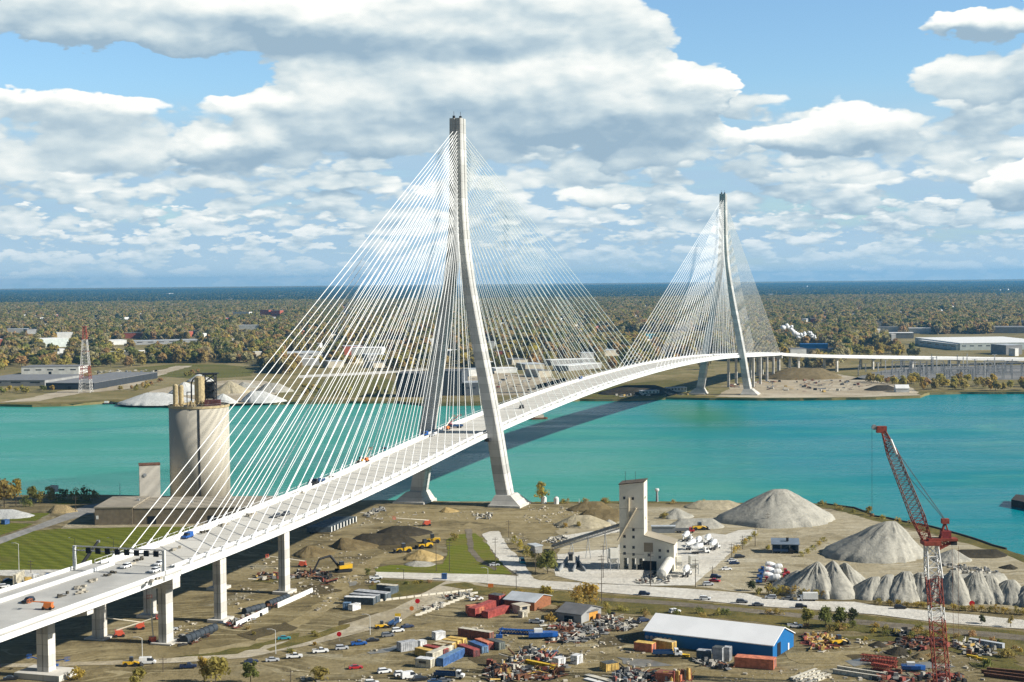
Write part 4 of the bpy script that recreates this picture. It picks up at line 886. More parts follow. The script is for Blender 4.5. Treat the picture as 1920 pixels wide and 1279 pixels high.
# cement silo with machinery on its roof
M_SILO = mat('silo_concrete', (.50, .46, .375), .9, .07, .03, detail=6); M_RUST = mat('rusty_steel', (.16, .075, .04), .85, .3, .6); M_OLDYEL = mat('old_cream_paint', (.50, .40, .22), .8, .2, .8)
sb = at_depth(376, 935, 893); SX, SY = sb.x, 893.0; SR = 17.2
silo = thing('cement_silo', 'tall round grey concrete silo with rusty machinery on its top beside the river', 'silo', (SX, SY, 0))
mb = MB(); mb.lathe([(SR, -.3), (SR, 56.4)], 96); o = mb.build('drum', M_SILO, silo); o.data.polygons.foreach_set('use_smooth', [len(f.vertices) == 4 for f in o.data.polygons])
MB().lathe([(SR-.02, 56.41), (SR-.02, 56.5)], 64).build('deck', M_OLDYEL, silo)
MB().lathe([(SR+.35, 56.2), (SR+.35, 57.5), (SR-.2, 57.5), (SR-.2, 56.2)], 64).build('rim', M_OLDYEL, silo)
mb = MB(); a = -1.38; mb.box(SR*math.cos(a), SR*math.sin(a), 0, .9, .5, 56, a+math.pi/2); mb.build('ladder', M_DARKST, silo)
def filt(x, y, r, h, m, nm='dust_filter'):
    mb = MB(); mb.lathe([(r*.35, 56.6), (r, 58.4), (r, 56.5+h), (r*.5, 56.5+h+.8)], 12, (x, y)); 
    for q in (-1, 1): mb.tube((x+q*r*.8, y-r*.5, 56.4), (x+q*r*.8, y-r*.5, 59), .18, 4)
    return mb.build(nm, m, silo)
filt(-12.2, -6, 1.5, 12.5, M_OLDYEL); filt(-9.2, -5, 1.5, 12.0, M_OLDYEL); filt(1.2, -3, 3.0, 17, M_OLDYEL)
mb = MB(); mb.lattice((6.5, 0, 56.5), (6.5, 0, 75), 6.5, 6.5, 4, .35, .22); mb.box(6.5, 0, 61, 4.5, 4.5, 9); mb.box(5.0, 0, 75.2, 13, 6, .5); mb.build('elevator_tower', M_DARKST, silo)
mb = MB(); mb.path([(-3.6, -3, 57), (-3.6, -3, 70), (-2.4, -3, 72.5), (.4, -3, 73)], .45, 6); mb.path([(-6, -4, 57), (-6, -4, 65), (-3.8, -4, 65)], .25, 5); mb.build('duct', M_DARKST, silo)
MB().box(9.6, -8, 56.51, 9, 4.5, 4.2, .08).build('equipment_house', mat('maroon_cladding', (.14, .055, .05), .8, .2, .5), silo)
mb = MB()
for i in range(26):
    a = rnd.uniform(3.4, 6.0); q = rnd.uniform(5, 15); mb.tube((q*math.cos(a), q*math.sin(a), 56.5), (q*math.cos(a)+rnd.uniform(-1, 1), q*math.sin(a), 56.5+rnd.uniform(1, 4)), rnd.uniform(.12, .4), 4)
mb.build('pipework', M_OLDYEL, silo)
mb = MB()
for z0 in (57.6, 58.6): 
    for i in range(40):
        a, b = 2*math.pi*i/40, 2*math.pi*(i+1)/40; mb.tube((SR*math.cos(a), SR*math.sin(a), z0), (SR*math.cos(b), SR*math.sin(b), z0), .08, 3, cap=False)
mb.build('railing', M_STEEL, silo)
# long brown warehouse in front of the silo
M_TAN = mat('brown_block_wall', (.19, .155, .105), .9, .15, .4); M_TANROOF = mat('tan_roof', (.33, .29, .22), .9, .12, .06)
wa, wb = G(178, 985), G(300, 983)
hw = thing('warehouse', 'long flat-roofed brown warehouse at the foot of the big round silo', 'warehouse', (wa.x, wa.y, 0), .012)
mb = MB(); mb.box(10, 20, -.3, 20, 40, 9.3); mb.build('wall', M_TAN, hw); MB().box(10, 20, 9.003, 20.8, 40.6, .7).build('roof', M_TANROOF, hw)
mb = MB(); mb.box(57, 20.8, -.3, 73.6, 40, 8.7); mb.build('wall', M_TAN, hw); MB().box(57.3, 20.8, 8.403, 73.2, 40.6, .6).build('roof', M_TANROOF, hw)
for x, y in ((18, 22), (48, 17), (70, 24)): MB().box(x, y, 9.75 if x < 20 else 9.01, 1.6, 1.6, 1.1).build('roof_vent', M_STEEL, hw)
MB().box(1.3, -.06, 3.2, 1.3, .1, 1.9).build('wall_sign', W_WHITE, hw)
for x in (30, 62): MB().box(x, .74, 0, 4.5, .15, 4.4).build('door', M_BLACK, hw)
# pale stair tower behind the warehouse roof
ta = at_depth(263, 938, 868); tt = thing('stair_tower', 'small pale box-shaped concrete tower left of the big round silo', 'tower', (ta.x, ta.y, 0), .26)
MB().box(5.5, 5, -.3, 11.5, 10, 25.3).build('wall', mat('pale_tower_wall', (.56, .52, .44), .9, .08, .1), tt); MB().box(5.5, 5, 25.003, 12, 10.5, .45).build('roof', M_RUST, tt)
mb = MB(); mb.tube((2.8, .1, 19.6), (2.8, -.5, 19.6), 1.0, 12); mb.build('vent', M_STEEL, tt)
# concrete mill
M_MILL = mat('mill_cladding', (.72, .67, .54), .85, .10, .08, detail=6)
def corrug(m):
    nt = m.node_tree; p = nt.nodes['Principled BSDF']; P = nt.nodes.new('ShaderNodeTexCoord').outputs['Object']
    w = nt.nodes.new('ShaderNodeTexWave'); w.bands_direction = 'DIAGONAL'; w.inputs['Scale'].default_value = .9; w.inputs['Distortion'].default_value = 0; nt.links.new(P, w.inputs[0])
    b = nt.nodes.new('ShaderNodeBump'); b.inputs['Strength'].default_value = .5; b.inputs['Distance'].default_value = .15; nt.links.new(w.outputs[1], b.inputs['Height']); nt.links.new(b.outputs[0], p.inputs['Normal'])
corrug(M_MILL)
ma, mc = G(1162, 1068), G(1264, 1071)
mill = thing('concrete_mill', 'tall cream concrete batching tower with a lower wing in the pale dusty yard', 'mill', (ma.x, ma.y, 0), -.22)
LM = (mc-ma).length; TW = 10.9
mb = MB(); mb.loft([[(0, y, 0), (TW, y, 0), (TW, y, 39.3), (0, y, 38.2)] for y in (2, 13)]); 
mb.v = mb.v
o = MB()
o.loft([[(0, y, 5.2), (TW, y, 5.2), (TW, y, 38.9), (0, y, 37.6)] for y in (0, 11)]); o.build('wall', M_MILL, mill)
o = MB()
for x, w in ((.9, 1.8), (4.6, 1.4), (8.0, 1.4)): o.box(x, 5.5, -.3, w, 11, 5.5)
o.build('leg_wall', M_MILL, mill)
MB().loft([[(-.3, y, 37.56), (TW+.3, y, 38.93), (TW+.3, y, 39.3), (-.3, y, 37.95)] for y in (-.4, 11.4)]).build('roof', mat('brown_mill_roof', (.11, .085, .06), .9, .2, .3), mill)
o = MB(); o.loft([[(TW+.003, y, -.3), (LM, y, -.3), (LM, y, 11.6), (TW+.003, y, 15.2)] for y in (0, 13)]); o.build('wing_wall', M_MILL, mill)
MB().loft([[(TW+.01, y, 15.21), (LM+.4, y, 11.62), (LM+.4, y, 11.95), (TW+.01, y, 15.55)] for y in (-.4, 13.4)]).build('wing_roof', M_TANROOF, mill)
def mwin(x, z, w=1.1, h=1.2, m=M_GLASS, nm='window'):
    return MB().box(x, -.04, z, w, .12, h).build(nm, m, mill)
for x, z in ((2.2, 31.2), (6.0, 31.0), (6.2, 17.2), (2.2, 14.2), (6.2, 14.0), (2.2, 9.6), (6.2, 9.4), (2.2, 6.6), (6.2, 6.3), (LM-6.2, 8.4), (LM-2.6, 8.2), (LM-11, 6.2), (LM-6.2, 5.4), (LM-2.6, 5.2)): mwin(x, z)
mwin(LM-11.2, 8.2, 4.0, 4.1, mat('tan_panel', (.30, .235, .155), .9, .1, 1), 'panel'); mwin(LM-10.8, 0, 6.2, 4.2, M_BLACK, 'door'); mwin(TW-2.2, 0, 1.6, 2.4, M_BLACK, 'door')
for z in (7.0, 18.5, 27.0): 
    b_ = MB().box(TW/2, -.03, z*1.0, TW, .08, .14); b_.build('wall_seam', mat('dark_seam', (.30, .26, .2), .9, .1, 1), mill)  # narrow darker bands across the tower front
for y, z in ((2.5, 31), (5.0, 31), (4, 22)): MB().box(TW+.03, y, z, .12, 1.1, 1.2).build('window', M_GLASS, mill)
MB().box(LM+.04, 9, 5, .12, 1.6, 1.5).build('window', M_GLASS, mill)
mb = MB(); mb.tube((-.6, -1.0, 13), (7.6, -.7, 27.5), .55, 6); mb.tube((4.2, -.7, 22), (4.4, -.7, 32), .5, 6); mb.build('chute', mat('cream_chute', (.55, .46, .32), .8, .15, .5), mill)
for x in (2, 6.5): MB().tube((x, 5, 38), (x, 5, 43), .09, 4).build('antenna', M_DARKST, mill)
# conveyor
p0, p1 = G(1036, 1030), at_depth(1161, 988, ma.y+6); cv = thing('conveyor', 'long inclined conveyor running up from the left into the cream mill tower', 'conveyor', (0, 0, 0))
p0 = p0+Vector((0, 0, .8)); d = (p1-p0)
mb = MB(); mb.lattice(p0, p1, 1.5, 1.5, 26, .10, .07, 3); mb.build('truss', M_STEEL, cv)
MB().tube(p0+Vector((0, 0, .9)), p1+Vector((0, 0, .9)), .75, 6).build('belt_cover', mat('grey_belt_cover', (.28, .28, .27), .8, .15, .5), cv)
for t in (.3, .55, .8):
    q = p0.lerp(p1, t); mb = MB(); mb.tube((q.x-1.2, q.y, -.2), (q.x, q.y, q.z), .16, 4); mb.tube((q.x+1.2, q.y, -.2), (q.x, q.y, q.z), .16, 4); mb.build('trestle', M_STEEL, cv)
# leaning cement pig and silos at the mill front
def lying_tank(label, pa, pb, r, z0, z1, m):
    a, b = G(*pa), G(*pb); a.z, b.z = z0, z1; t = thing('storage_tank', label, 'tank', (a.x, a.y, 0)); o_ = Vector((a.x, a.y, 0))
    mb = MB(); ax = (b-a).normalized(); q = ax.to_track_quat('Z', 'Y').to_matrix().to_4x4(); q.translation = a-o_; Lg = (b-a).length
    mb.lathe([(r*.3, -1.2), (r*.9, -.5), (r, 0), (r, Lg), (r*.8, Lg+.5)], 18, (0, 0), q); mb.build('barrel', m, t)
    for s in (.15, .8):
        c = (b-a)*s+a-o_; MB().box(c.x, c.y, -.2, r*1.4, .5, c.z-.2).build('saddle', M_STEEL, t)
    return t
M_TANK = mat('dusty_white_tank', (.62, .60, .53), .7, .12, .4)
lying_tank('fat dusty white tank lying tilted in front of the cream mill', (1241, 1087), (1256, 1070), 2.3, 2.5, 4.2, M_TANK)
def frame_plant(label, p, h, w):
    b = G(*p); t = thing('bin_frame', label, 'bin', b, .2); mb = MB()
    for x in (-w/2, w/2):
        for y in (-w/2, w/2): mb.tube((x, y, -.2), (x, y, h*.55), .18, 5)
    for z in (h*.3, h*.55): 
        for x in (-w/2, w/2): mb.tube((x, -w/2, z), (x, w/2, z), .12, 4); mb.tube((-w/2, x, z), (w/2, x, z), .12, 4)
    mb.build('frame', M_STEEL, t); MB().loft([[(-q, -q, z), (q, -q, z), (q, q, z), (-q, q, z)] for q, z in ((.5, h*.3), (w/2, h*.56), (w/2, h))]).build('hopper', M_TANK, t)
frame_plant('cream feed hopper on legs at the left corner of the cream mill', (1150, 1068), 9.5, 3.6); frame_plant('white hopper on legs between the mill wing and the parked mixer truck', (1300, 1076), 8, 3.5)
frame_plant('narrow white hopper behind the tilted white tank', (1272, 1066), 5.5, 2.4)
# blue hall
M_BLUEW = mat('blue_cladding', (.008, .125, .34), .6, .06, .2); M_WROOF = mat('white_metal_roof', (.88, .88, .86), .5, .04, .1)
ha, hb, hc = G(1209, 1207), G(1449, 1236), G(1504, 1214)
bh = thing('blue_hall', 'big blue metal hall with a white gable roof in the scrap yard', 'hall', (ha.x, ha.y, 0), head(ha, hb))
HL = (hb-ha).length; HD = (hc-hb).length; EH, RH = 4.6, 4.0
HD = max(15, min(22, HD))
MB().loft([[(x, 0, -.3), (x, HD, -.3), (x, HD, EH), (x, HD/2, EH+RH-.1), (x, 0, EH)] for x in (0, HL)]).build('wall', M_BLUEW, bh)
s_ = RH/(HD/2)
for k, (y0, y1) in enumerate(((-.5, HD/2), (HD/2, HD+.5))):
    z = lambda y: EH+RH-abs(y-HD/2)*s_
    MB().loft([[(x, y0, z(y0)+.02), (x, y1, z(y1)+.02), (x, y1, z(y1)+.3), (x, y0, z(y0)+.3)] for x in (-.5, HL+.5)]).build('roof', M_WROOF, bh)
MB().box(HL+.05, 5.8, 0, .16, 3.2, 4.4).build('door', M_BLACK, bh); MB().box(HL+.05, 15.2, 0, .14, 1.1, 2.3).build('door', W_WHITE, bh)
for i in range(6): MB().lathe([(.55, 0), (.75, .2), (.55, .4)], 10, axis=Matrix.Translation((1.0+i*1.75, -.05, 2.5)) @ Matrix.Rotation(math.pi/2, 4, 'X')).build('hung_ring', M_STEEL, bh)
# two low brick sheds
def shed(label, pa, pb, dep, eh, rh, wm, rm, endm=None):
    return hall('shed', label, 'shed', pa, pb, dep, eh, wm, rm, rh, 0, 1, .5)
R_SLATE = mat('slate_roof', (.15, .15, .15), .9, .12, .3)
M_SHEDBR = mat('orange_brick', (.26, .105, .05), .9, .2, 1.2)
shed('low brick shed with a pale grey roof beside the red steel boxes', (946, 1140), (1002, 1146), 14, 3.4, 1.8, M_SHEDBR, R_STEEL)
shed('low white shed with a dark slate roof between scrap heaps', (1044, 1163), (1090, 1169), 15, 3.2, 2.2, W_GREY, R_SLATE)
hall('lean_to', 'small orange-walled lean-to on the right of the dark-roofed shed', 'lean-to', (1095, 1166), (1121, 1159), 6, 3.0, mat('orange_wall', (.55, .27, .05), .9, .2, 1), R_SLATE)
hall('cabin', 'cream cabin between the red steel boxes and the dark-roofed shed', 'cabin', (975, 1152), (993, 1149), 5, 2.8, W_BEIGE, W_BEIGE, 0, 1, 0)
# weigh shed right
wsd = thing('open_shed', 'open-fronted shed with a blue-grey roof in the gravel yard', 'shed', G(1448, 1038), -.15)
MB().loft([[(x, -.5, 4.2), (x, 9, 5.6), (x, 9, 5.9), (x, -.5, 4.5)] for x in (-.5, 12.5)]).build('roof', mat('blue_grey_roof', (.16, .20, .25), .7, .12, .3), wsd)
for x in (0, 4, 8, 12): MB().box(x, 0, -.2, .3, .3, 4.38).build('post', M_STEEL, wsd)
MB().box(6, 8.8, -.2, 12, .2, 5.6).build('back_wall', mat('dark_blue_wall', (.05, .075, .11), .8, .15, .4), wsd); MB().box(12.1, 4.6, -.2, .2, 8, 4.6).build('side_wall', mat('mid_blue_wall', (.10, .16, .25), .8, .1, .4), wsd)
MB().box(7, 4, 5.35, 1.2, 1.2, 1.5).build('roof_vent', M_DARKST, wsd)
hall('store', 'long dark grey site store on the pale yard right of the mill', 'store', (1222, 1000), (1266, 1000), 3, 3.2, mat('grey_trailer', (.22, .24, .25), .7, .1, .4), R_STEEL, 0, 0, 0)
hall('cabin', 'small dark control cabin on the old rail track by the lawn', 'cabin', (1066, 1052), (1074, 1052), 3, 3, W_DARK, R_DARK)
hall('cabin', 'little grey hut by the bushes left of the mill yard', 'cabin', (990, 1034), (1003, 1038), 4, 3.2, W_GREY, R_STEEL)
# sloping bunker walls beside the mill
for k, (pa, pb) in enumerate((((1048, 1072), (1064, 1058)), ((1074, 1073), (1086, 1056)), ((1098, 1072), (1080, 1058)))):
    a, b = G(*pa), G(*pb); mb = MB(); d = b-a; n_ = Vector((d.y, -d.x, 0)).normalized()*.3
    mb.hexa([tuple(a-n_-Vector((0, 0, .2))), tuple(a+n_-Vector((0, 0, .2))), tuple(b+n_-Vector((0, 0, .2))), tuple(b-n_-Vector((0, 0, .2))), tuple(a-n_+Vector((0, 0, 1))), tuple(a+n_+Vector((0, 0, 1))), tuple(b+n_+Vector((0, 0, 3.6))), tuple(b-n_+Vector((0, 0, 3.6)))])
    o = mb.build('bunker_wall', mat('grey_bunker', (.27, .28, .28), .9, .12, .4)); tag(o, 'sloping grey bunker wall left of the cream mill, ' + ('nearest the bushes', 'middle of three', 'nearest the mill')[k], 'wall')
# gravel and soil heaps on the near side
heap('huge grey gravel cone standing highest of all by the river', (1463, 917), (1470, 987), 108, H_GREY, 2.5, 21, rough=.05, flute=.05); heap('large pale gravel cone left of the crane', (1672, 977), (1655, 1052), 92, H_GREY, 1.5, 22, rough=.07, flute=.06)
heap('low grey heap on the left shoulder of the large pale cone', (1610, 1008), (1600, 1040), 32, H_GREY, 0, 23)
RK = [(x, y+5, bx, by, int(r*1.14)) for x, y, bx, by, r in [(1497, 1064, 1500, 1112, 42), (1534, 1048, 1532, 1118, 52), (1562, 1046, 1572, 1116, 48), (1584, 1050, 1600, 1114, 40), (1642, 1076, 1640, 1124, 34), (1668, 1072, 1668, 1124, 34), (1700, 1066, 1700, 1126, 38), (1728, 1068, 1733, 1126, 34), (1762, 1072, 1762, 1128, 34), (1790, 1064, 1792, 1130, 36), (1832, 1068, 1835, 1132, 38), (1856, 1074, 1866, 1132, 36), (1896, 1082, 1900, 1134, 40), (1935, 1090, 1940, 1138, 40)]]
heap('long pale gravel ridge running behind the right heaps of the rank', (1785, 1076), (1785, 1116), 74, H_GREY, 21, 58, rough=.07, flute=.08)
for i, (ax, ay, bx, by, r) in enumerate(RK):
    lab = ['low leftmost heap of the grey gravel rank by the mixer trucks', 'tall pointed heap second in the gravel rank from the mixers', 'broad pale heap third in the gravel rank from the mixers', 'fluted pale heap ending the left cluster of the gravel rank', 'dark-sided grey heap starting the right rank by the access lane', 'narrow grey heap second in the right rank by the road', 'wide grey heap just left of the red and white crane mast',
           'grey heap directly behind the crane mast', 'grey heap touching the right side of the crane mast', 'pointed grey heap second right of the crane mast', 'fluted grey heap third right of the crane mast', 'grey heap fourth right of the crane mast', 'dark-sided heap near the right edge of the gravel rank', 'grey heap cut by the right edge of the photo'][i]
    heap(lab, (ax, ay), (bx, by), r, H_GREY, 1.2 if i > 3 else 0, 40+i, rough=.12+.06*((i*7)%5)/4, flute=(.05, .11, .07, .13, .04)[i % 5], asp=1.25+.1*(i % 4))
heap('flat-topped pale heap by the river left of the huge cone', (1338, 938), (1340, 955), 40, H_SAND, 8, 61); heap('grey heap behind the long store, left one', (1268, 953), (1272, 973), 32, H_GREY, 0, 62); heap('grey heap behind the red tractor', (1306, 972), (1305, 992), 36, H_GREY, 8, 63)
heap('brown soil heap near the lone yellow tree', (1112, 940), (1106, 960), 34, H_BROWN, 4, 64); heap('darker brown soil heap beside the mill tower', (1128, 955), (1132, 977), 36, H_BROWN, 8, 65); heap('low pale heap with two small bushes', (1090, 966), (1092, 990), 44, H_SAND, 4, 66)
heap('small blue-grey heap left of the mill tower', (1142, 974), (1143, 984), 15, H_GREY, 0, 67); heap('grey heap at the right behind the crane', (1788, 1030), (1792, 1055), 40, H_GREY, 0, 68)
heap('low dark rubble heap by the right shoreline', (1835, 1030), (1838, 1046), 34, H_DARK, 8, 69, 'rubble_heap', cat='rubble heap'); heap('small dark rubble heap at the right edge', (1895, 1058), (1896, 1068), 18, H_DARK, 0, 70, 'rubble_heap', cat='rubble heap')
heap('long black soil heap in the middle of the dirt site', (715, 1000), (718, 1022), 44, H_DARK, 9, 71, 'soil_heap', cat='soil heap'); heap('weedy dark soil heap behind the long black one', (752, 986), (756, 1004), 44, H_DARK, 4, 72, 'soil_heap', cat='soil heap')
heap('brown soil ridge at the left of the long black heap', (640, 1008), (660, 1030), 46, H_BROWN, 0, 73, 'soil_heap', cat='soil heap'); heap('brown soil cone next to the bridge pier', (578, 1023), (583, 1045), 42, H_BROWN, 0, 74, 'soil_heap', cat='soil heap')
heap('ochre sand heap beside the wheel loaders', (788, 1030), (797, 1052), 38, H_OCHRE, 0, 75, 'sand_heap', cat='sand heap'); heap('small grey stone heap in front of the ochre sand', (778, 1052), (785, 1063), 30, H_GREY, 0, 76); heap('low yellowish mound behind the orange boom lift', (836, 951), (842, 961), 18, H_OCHRE, 0, 77, 'sand_heap', cat='sand heap')
heap('dark soil cone in the scrap yard left of the crane foot', (1686, 1212), (1690, 1230), 26, H_DARK, 0, 78, 'soil_heap', cat='soil heap'); heap('small dark soil heap behind it by the rusty scrap', (1648, 1202), (1650, 1214), 18, H_DARK, 0, 79, 'soil_heap', cat='soil heap'); heap('low brown soil heap against the crane mast', (1725, 1224), (1730, 1236), 18, H_BROWN, 0, 80, 'soil_heap', cat='soil heap'); heap('brown soil heap right of the crane foot', (1762, 1228), (1765, 1244), 20, H_BROWN, 0, 81, 'soil_heap', cat='soil heap')
heap('white stone heap at the left edge by the entrance lawn', (8, 955), (10, 972), 36, H_WHITE, 4, 82); heap('round dry brush heap beside the driveway', (114, 947), (114, 962), 19, mat('dry_brush', (.34, .26, .13), .95, .3, 2), 3, 83, 'brush_heap', rough=.2, cat='brush heap')

# ------------------------------------------------------------------ vehicles and machines
M_TYRE = mat('tyre_rubber', (.018, .018, .018), .9, .1, 4); M_CHASSIS = mat('chassis_black', (.03, .03, .032), .7, .1, 3)
PAINT = {'white': (.78, .78, .76), 'silver': (.46, .47, .48), 'grey': (.16, .165, .17), 'black': (.016, .016, .018), 'navy': (.012, .025, .07), 'blue': (.012, .085, .32), 'red': (.42, .018, .02), 'teal': (.03, .26, .30), 'yellow': (.70, .42, .02), 'orange': (.62, .17, .03), 'cream': (.66, .60, .46), 'dkblue': (.02, .06, .15), 'jlg': (.58, .10, .05), 'green': (.03, .14, .06)}
def paint(c): return mat('paint_'+c, PAINT[c], .35, .05, 1, spec=.5)
def wheel(t, x, y, r=.34, w=.24): MB().tube((x, y-w/2, r), (x, y+w/2, r), r, 12).build('wheel', M_TYRE, t)
def wheels(t, xs, y, r=.34, w=.24):
    for x in xs:
        for s in (-1, 1): wheel(t, x, s*y, r, w)
def car(t, c, kind):
    P = paint(c)
    if kind == 'sedan':
        MB().profile([(-2.3, .28), (2.3, .28), (2.35, .62), (2.2, .82), (1.0, .95), (-1.55, .98), (-2.3, .92), (-2.38, .6)], 1.82, 1.66).build('body', P, t)
        MB().profile([(-1.75, .96), (1.1, .93), (.35, 1.36), (-1.05, 1.38)], 1.62, 1.25).build('windows', M_GLASS, t)
        MB().profile([(-1.12, 1.37), (.42, 1.35), (.32, 1.45), (-1.0, 1.47)], 1.26, 1.16).build('roof', P, t); wheels(t, (-1.4, 1.42), .82)
    elif kind == 'suv':
        MB().profile([(-2.3, .35), (2.3, .35), (2.36, .75), (2.2, 1.0), (1.1, 1.1), (-2.25, 1.1), (-2.36, .7)], 1.92, 1.80).build('body', P, t)
        MB().profile([(-2.2, 1.09), (1.2, 1.08), (.5, 1.62), (-1.95, 1.64)], 1.76, 1.45).build('windows', M_GLASS, t)
        MB().profile([(-2.0, 1.62), (.55, 1.6), (.42, 1.74), (-1.85, 1.76)], 1.48, 1.38).build('roof', P, t); wheels(t, (-1.45, 1.48), .86, .38)
    elif kind == 'pickup':
        MB().profile([(-2.8, .45), (2.75, .45), (2.8, .85), (2.65, 1.12), (1.35, 1.2), (-.55, 1.2), (-.55, 1.1), (-2.8, 1.1)], 1.98, 1.88).build('body', P, t)
        mb = MB(); 
        for s in (-1, 1): mb.box(-1.72, s*.90, 1.10, 2.1, .1, .22)
        mb.box(-2.75, 0, 1.10, .1, 1.86, .22); mb.build('bed_side', P, t)
        MB().box(-1.7, 0, 1.103, 2.0, 1.66, .03).build('bed', M_CHASSIS, t)
        MB().profile([(-.5, 1.19), (1.4, 1.18), (.75, 1.76), (-.4, 1.8)], 1.78, 1.5).build('windows', M_GLASS, t)
        MB().profile([(-.42, 1.78), (.8, 1.74), (.7, 1.86), (-.35, 1.9)], 1.52, 1.42).build('roof', P, t); wheels(t, (-1.75, 1.75), .88, .42, .28)
    elif kind == 'van':
        MB().profile([(-2.8, .4), (2.7, .4), (2.75, .95), (2.0, 1.25), (-2.8, 1.25)], 2.0).build('body', P, t)
        MB().profile([(-.1, 1.24), (2.0, 1.24), (1.35, 2.1), (-.1, 2.15)], 1.97, 1.75).build('windows', M_GLASS, t)
        MB().profile([(-2.8, 1.252), (-.11, 1.252), (-.11, 2.3), (1.25, 2.16), (1.1, 2.4), (-2.75, 2.4)], 1.99, 1.8).build('cargo_body', P, t); wheels(t, (-1.7, 1.75), .88, .38)
    elif kind == 'boxtruck':
        MB().box(0, 0, .6, 7.6, .9, .3).build('chassis', M_CHASSIS, t); MB().profile([(2.0, .5), (4.0, .5), (4.05, 1.4), (3.7, 1.55), (3.3, 2.35), (2.0, 2.4)], 2.1, 1.9).build('cab', P, t)
        MB().profile([(2.9, 1.5), (3.76, 1.5), (3.38, 2.2), (2.9, 2.2)], 2.13, 1.98).build('windows', M_GLASS, t); MB().box(-1.1, 0, .92, 5.9, 2.45, 2.5).build('box', W_WHITE, t); wheels(t, (-2.4, 2.9), .95, .48, .3)
def truck_cab(t, P, x=2.6):
    MB().profile([(x-.9, .7), (x+1.6, .7), (x+1.7, 1.5), (x+.6, 1.75), (x+.35, 2.75), (x-.9, 2.8)], 2.3, 2.1).build('cab', P, t)
    MB().profile([(x-.3, 1.75), (x+.66, 1.7), (x+.42, 2.55), (x-.3, 2.6)], 2.33, 2.17).build('windows', M_GLASS, t)
def mixer(t, c, drum):
    truck_cab(t, paint(c)); MB().box(-.4, 0, .75, 8.6, 1.0, .35).build('chassis', M_CHASSIS, t)
    A = Matrix.Translation((-3.7, 0, 2.85)) @ Matrix.Rotation(rad(76), 4, 'Y')
    MB().lathe([(.65, -.5), (.8, 0), (1.32, 1.9), (1.36, 3.2), (1.0, 4.6), (.5, 5.0)], 16, (0, 0), A).build('drum', paint(drum), t)
    mb = MB(); mb.hexa([(-4.9, -.5, 2.9), (-4.0, -.5, 2.9), (-4.0, .5, 2.9), (-4.9, .5, 2.9), (-5.2, -.8, 3.8), (-4.0, -.8, 3.8), (-4.0, .8, 3.8), (-5.2, .8, 3.8)]); mb.tube((-4.6, 0, 2.9), (-5.4, 0, 1.5), .25, 6); mb.build('hopper', paint(c), t)
    wheels(t, (-3.4, -2.1, 3.3), 1.02, .52, .34)
def flatbed(t, c, bed):
    truck_cab(t, paint(c), 3.2); MB().box(-1.2, 0, .8, 8.4, 1.0, .3).build('chassis', M_CHASSIS, t)
    mb = MB(); mb.box(-1.6, 0, 1.103, 6.9, 2.45, .2); 
    for s in (-1, 1): mb.box(-1.6, s*1.2, 1.303, 6.9, .08, .9)
    mb.build('bed', paint(bed), t); wheels(t, (-3.6, -2.3, 3.8), 1.0, .5, .34)
def boomlift(t, c, b=.6, ln=12, boomcol='cream'):
    P = paint(c); mb = MB(); mb.box(0, 0, .55, 3.2, 2.0, .6); mb.build('chassis', P, t); wheels(t, (-1.15, 1.15), 1.05, .5, .4)
    MB().loft([[(-1.3, y, 1.153), (1.3, y, 1.153), (1.0, y, 2.2), (-1.5, y, 2.3)] for y in (-1, 1)]).build('turntable', P, t)
    e = Vector((-1.0+ln*math.cos(b), 0, 2.2+ln*math.sin(b))); mb = MB(); s0 = Vector((-1.0, 0, 2.2)); md = s0.lerp(e, .55); mb.tube(s0, md, .26, 6); mb.tube(md, e, .18, 6); mb.build('boom', paint(boomcol), t)
    mb = MB(); x, z = e.x+.9, e.z-.4; mb.box(x, 0, z, 1.0, 2.0, .1)
    for px in (-.45, .45):
        for py in (-.95, 0, .95): mb.tube((x+px, py, z), (x+px, py, z+1.1), .05, 4)
    for py in (-.95, .95): mb.tube((x-.45, py, z+1.1), (x+.45, py, z+1.1), .05, 4)
    for px in (-.45, .45): mb.tube((x+px, -.95, z+1.1), (x+px, .95, z+1.1), .05, 4)
    mb.build('basket', P, t)
def excavator(t):
    Y = paint('yellow')
    for s in (-1, 1): MB().profile([(-2.2, .1), (2.2, .1), (2.6, .5), (2.3, .95), (-2.3, .95), (-2.6, .5)], .65).build('track', M_TYRE, t).location.y = s*1.35
    MB().box(0, 0, .75, 2.2, 2.0, .45).build('undercarriage', M_CHASSIS, t); MB().loft([[(-2.6, y, 1.21), (1.8, y, 1.21), (1.8, y, 2.3), (-2.7, y, 2.6)] for y in (-1.5, 1.5)]).build('house', Y, t)
    MB().box(.95, .85, 2.32, 1.6, 1.2, 1.3, 0, .85, .9).build('cab', M_GLASS, t)
    mb = MB(); mb.tube((1.6, -.2, 2.0), (4.4, -.2, 5.6), .45, 6); mb.tube((4.4, -.2, 5.6), (8.0, -.2, 4.8), .38, 6); mb.build('boom', M_CHASSIS, t)
    MB().tube((8.0, -.2, 4.9), (9.8, -.2, 1.6), .3, 6).build('arm', M_CHASSIS, t); MB().profile([(9.3, 1.7), (10.3, 1.5), (10.6, .5), (9.6, .1), (9.0, .8)], 1.4).build('bucket', M_CHASSIS, t)
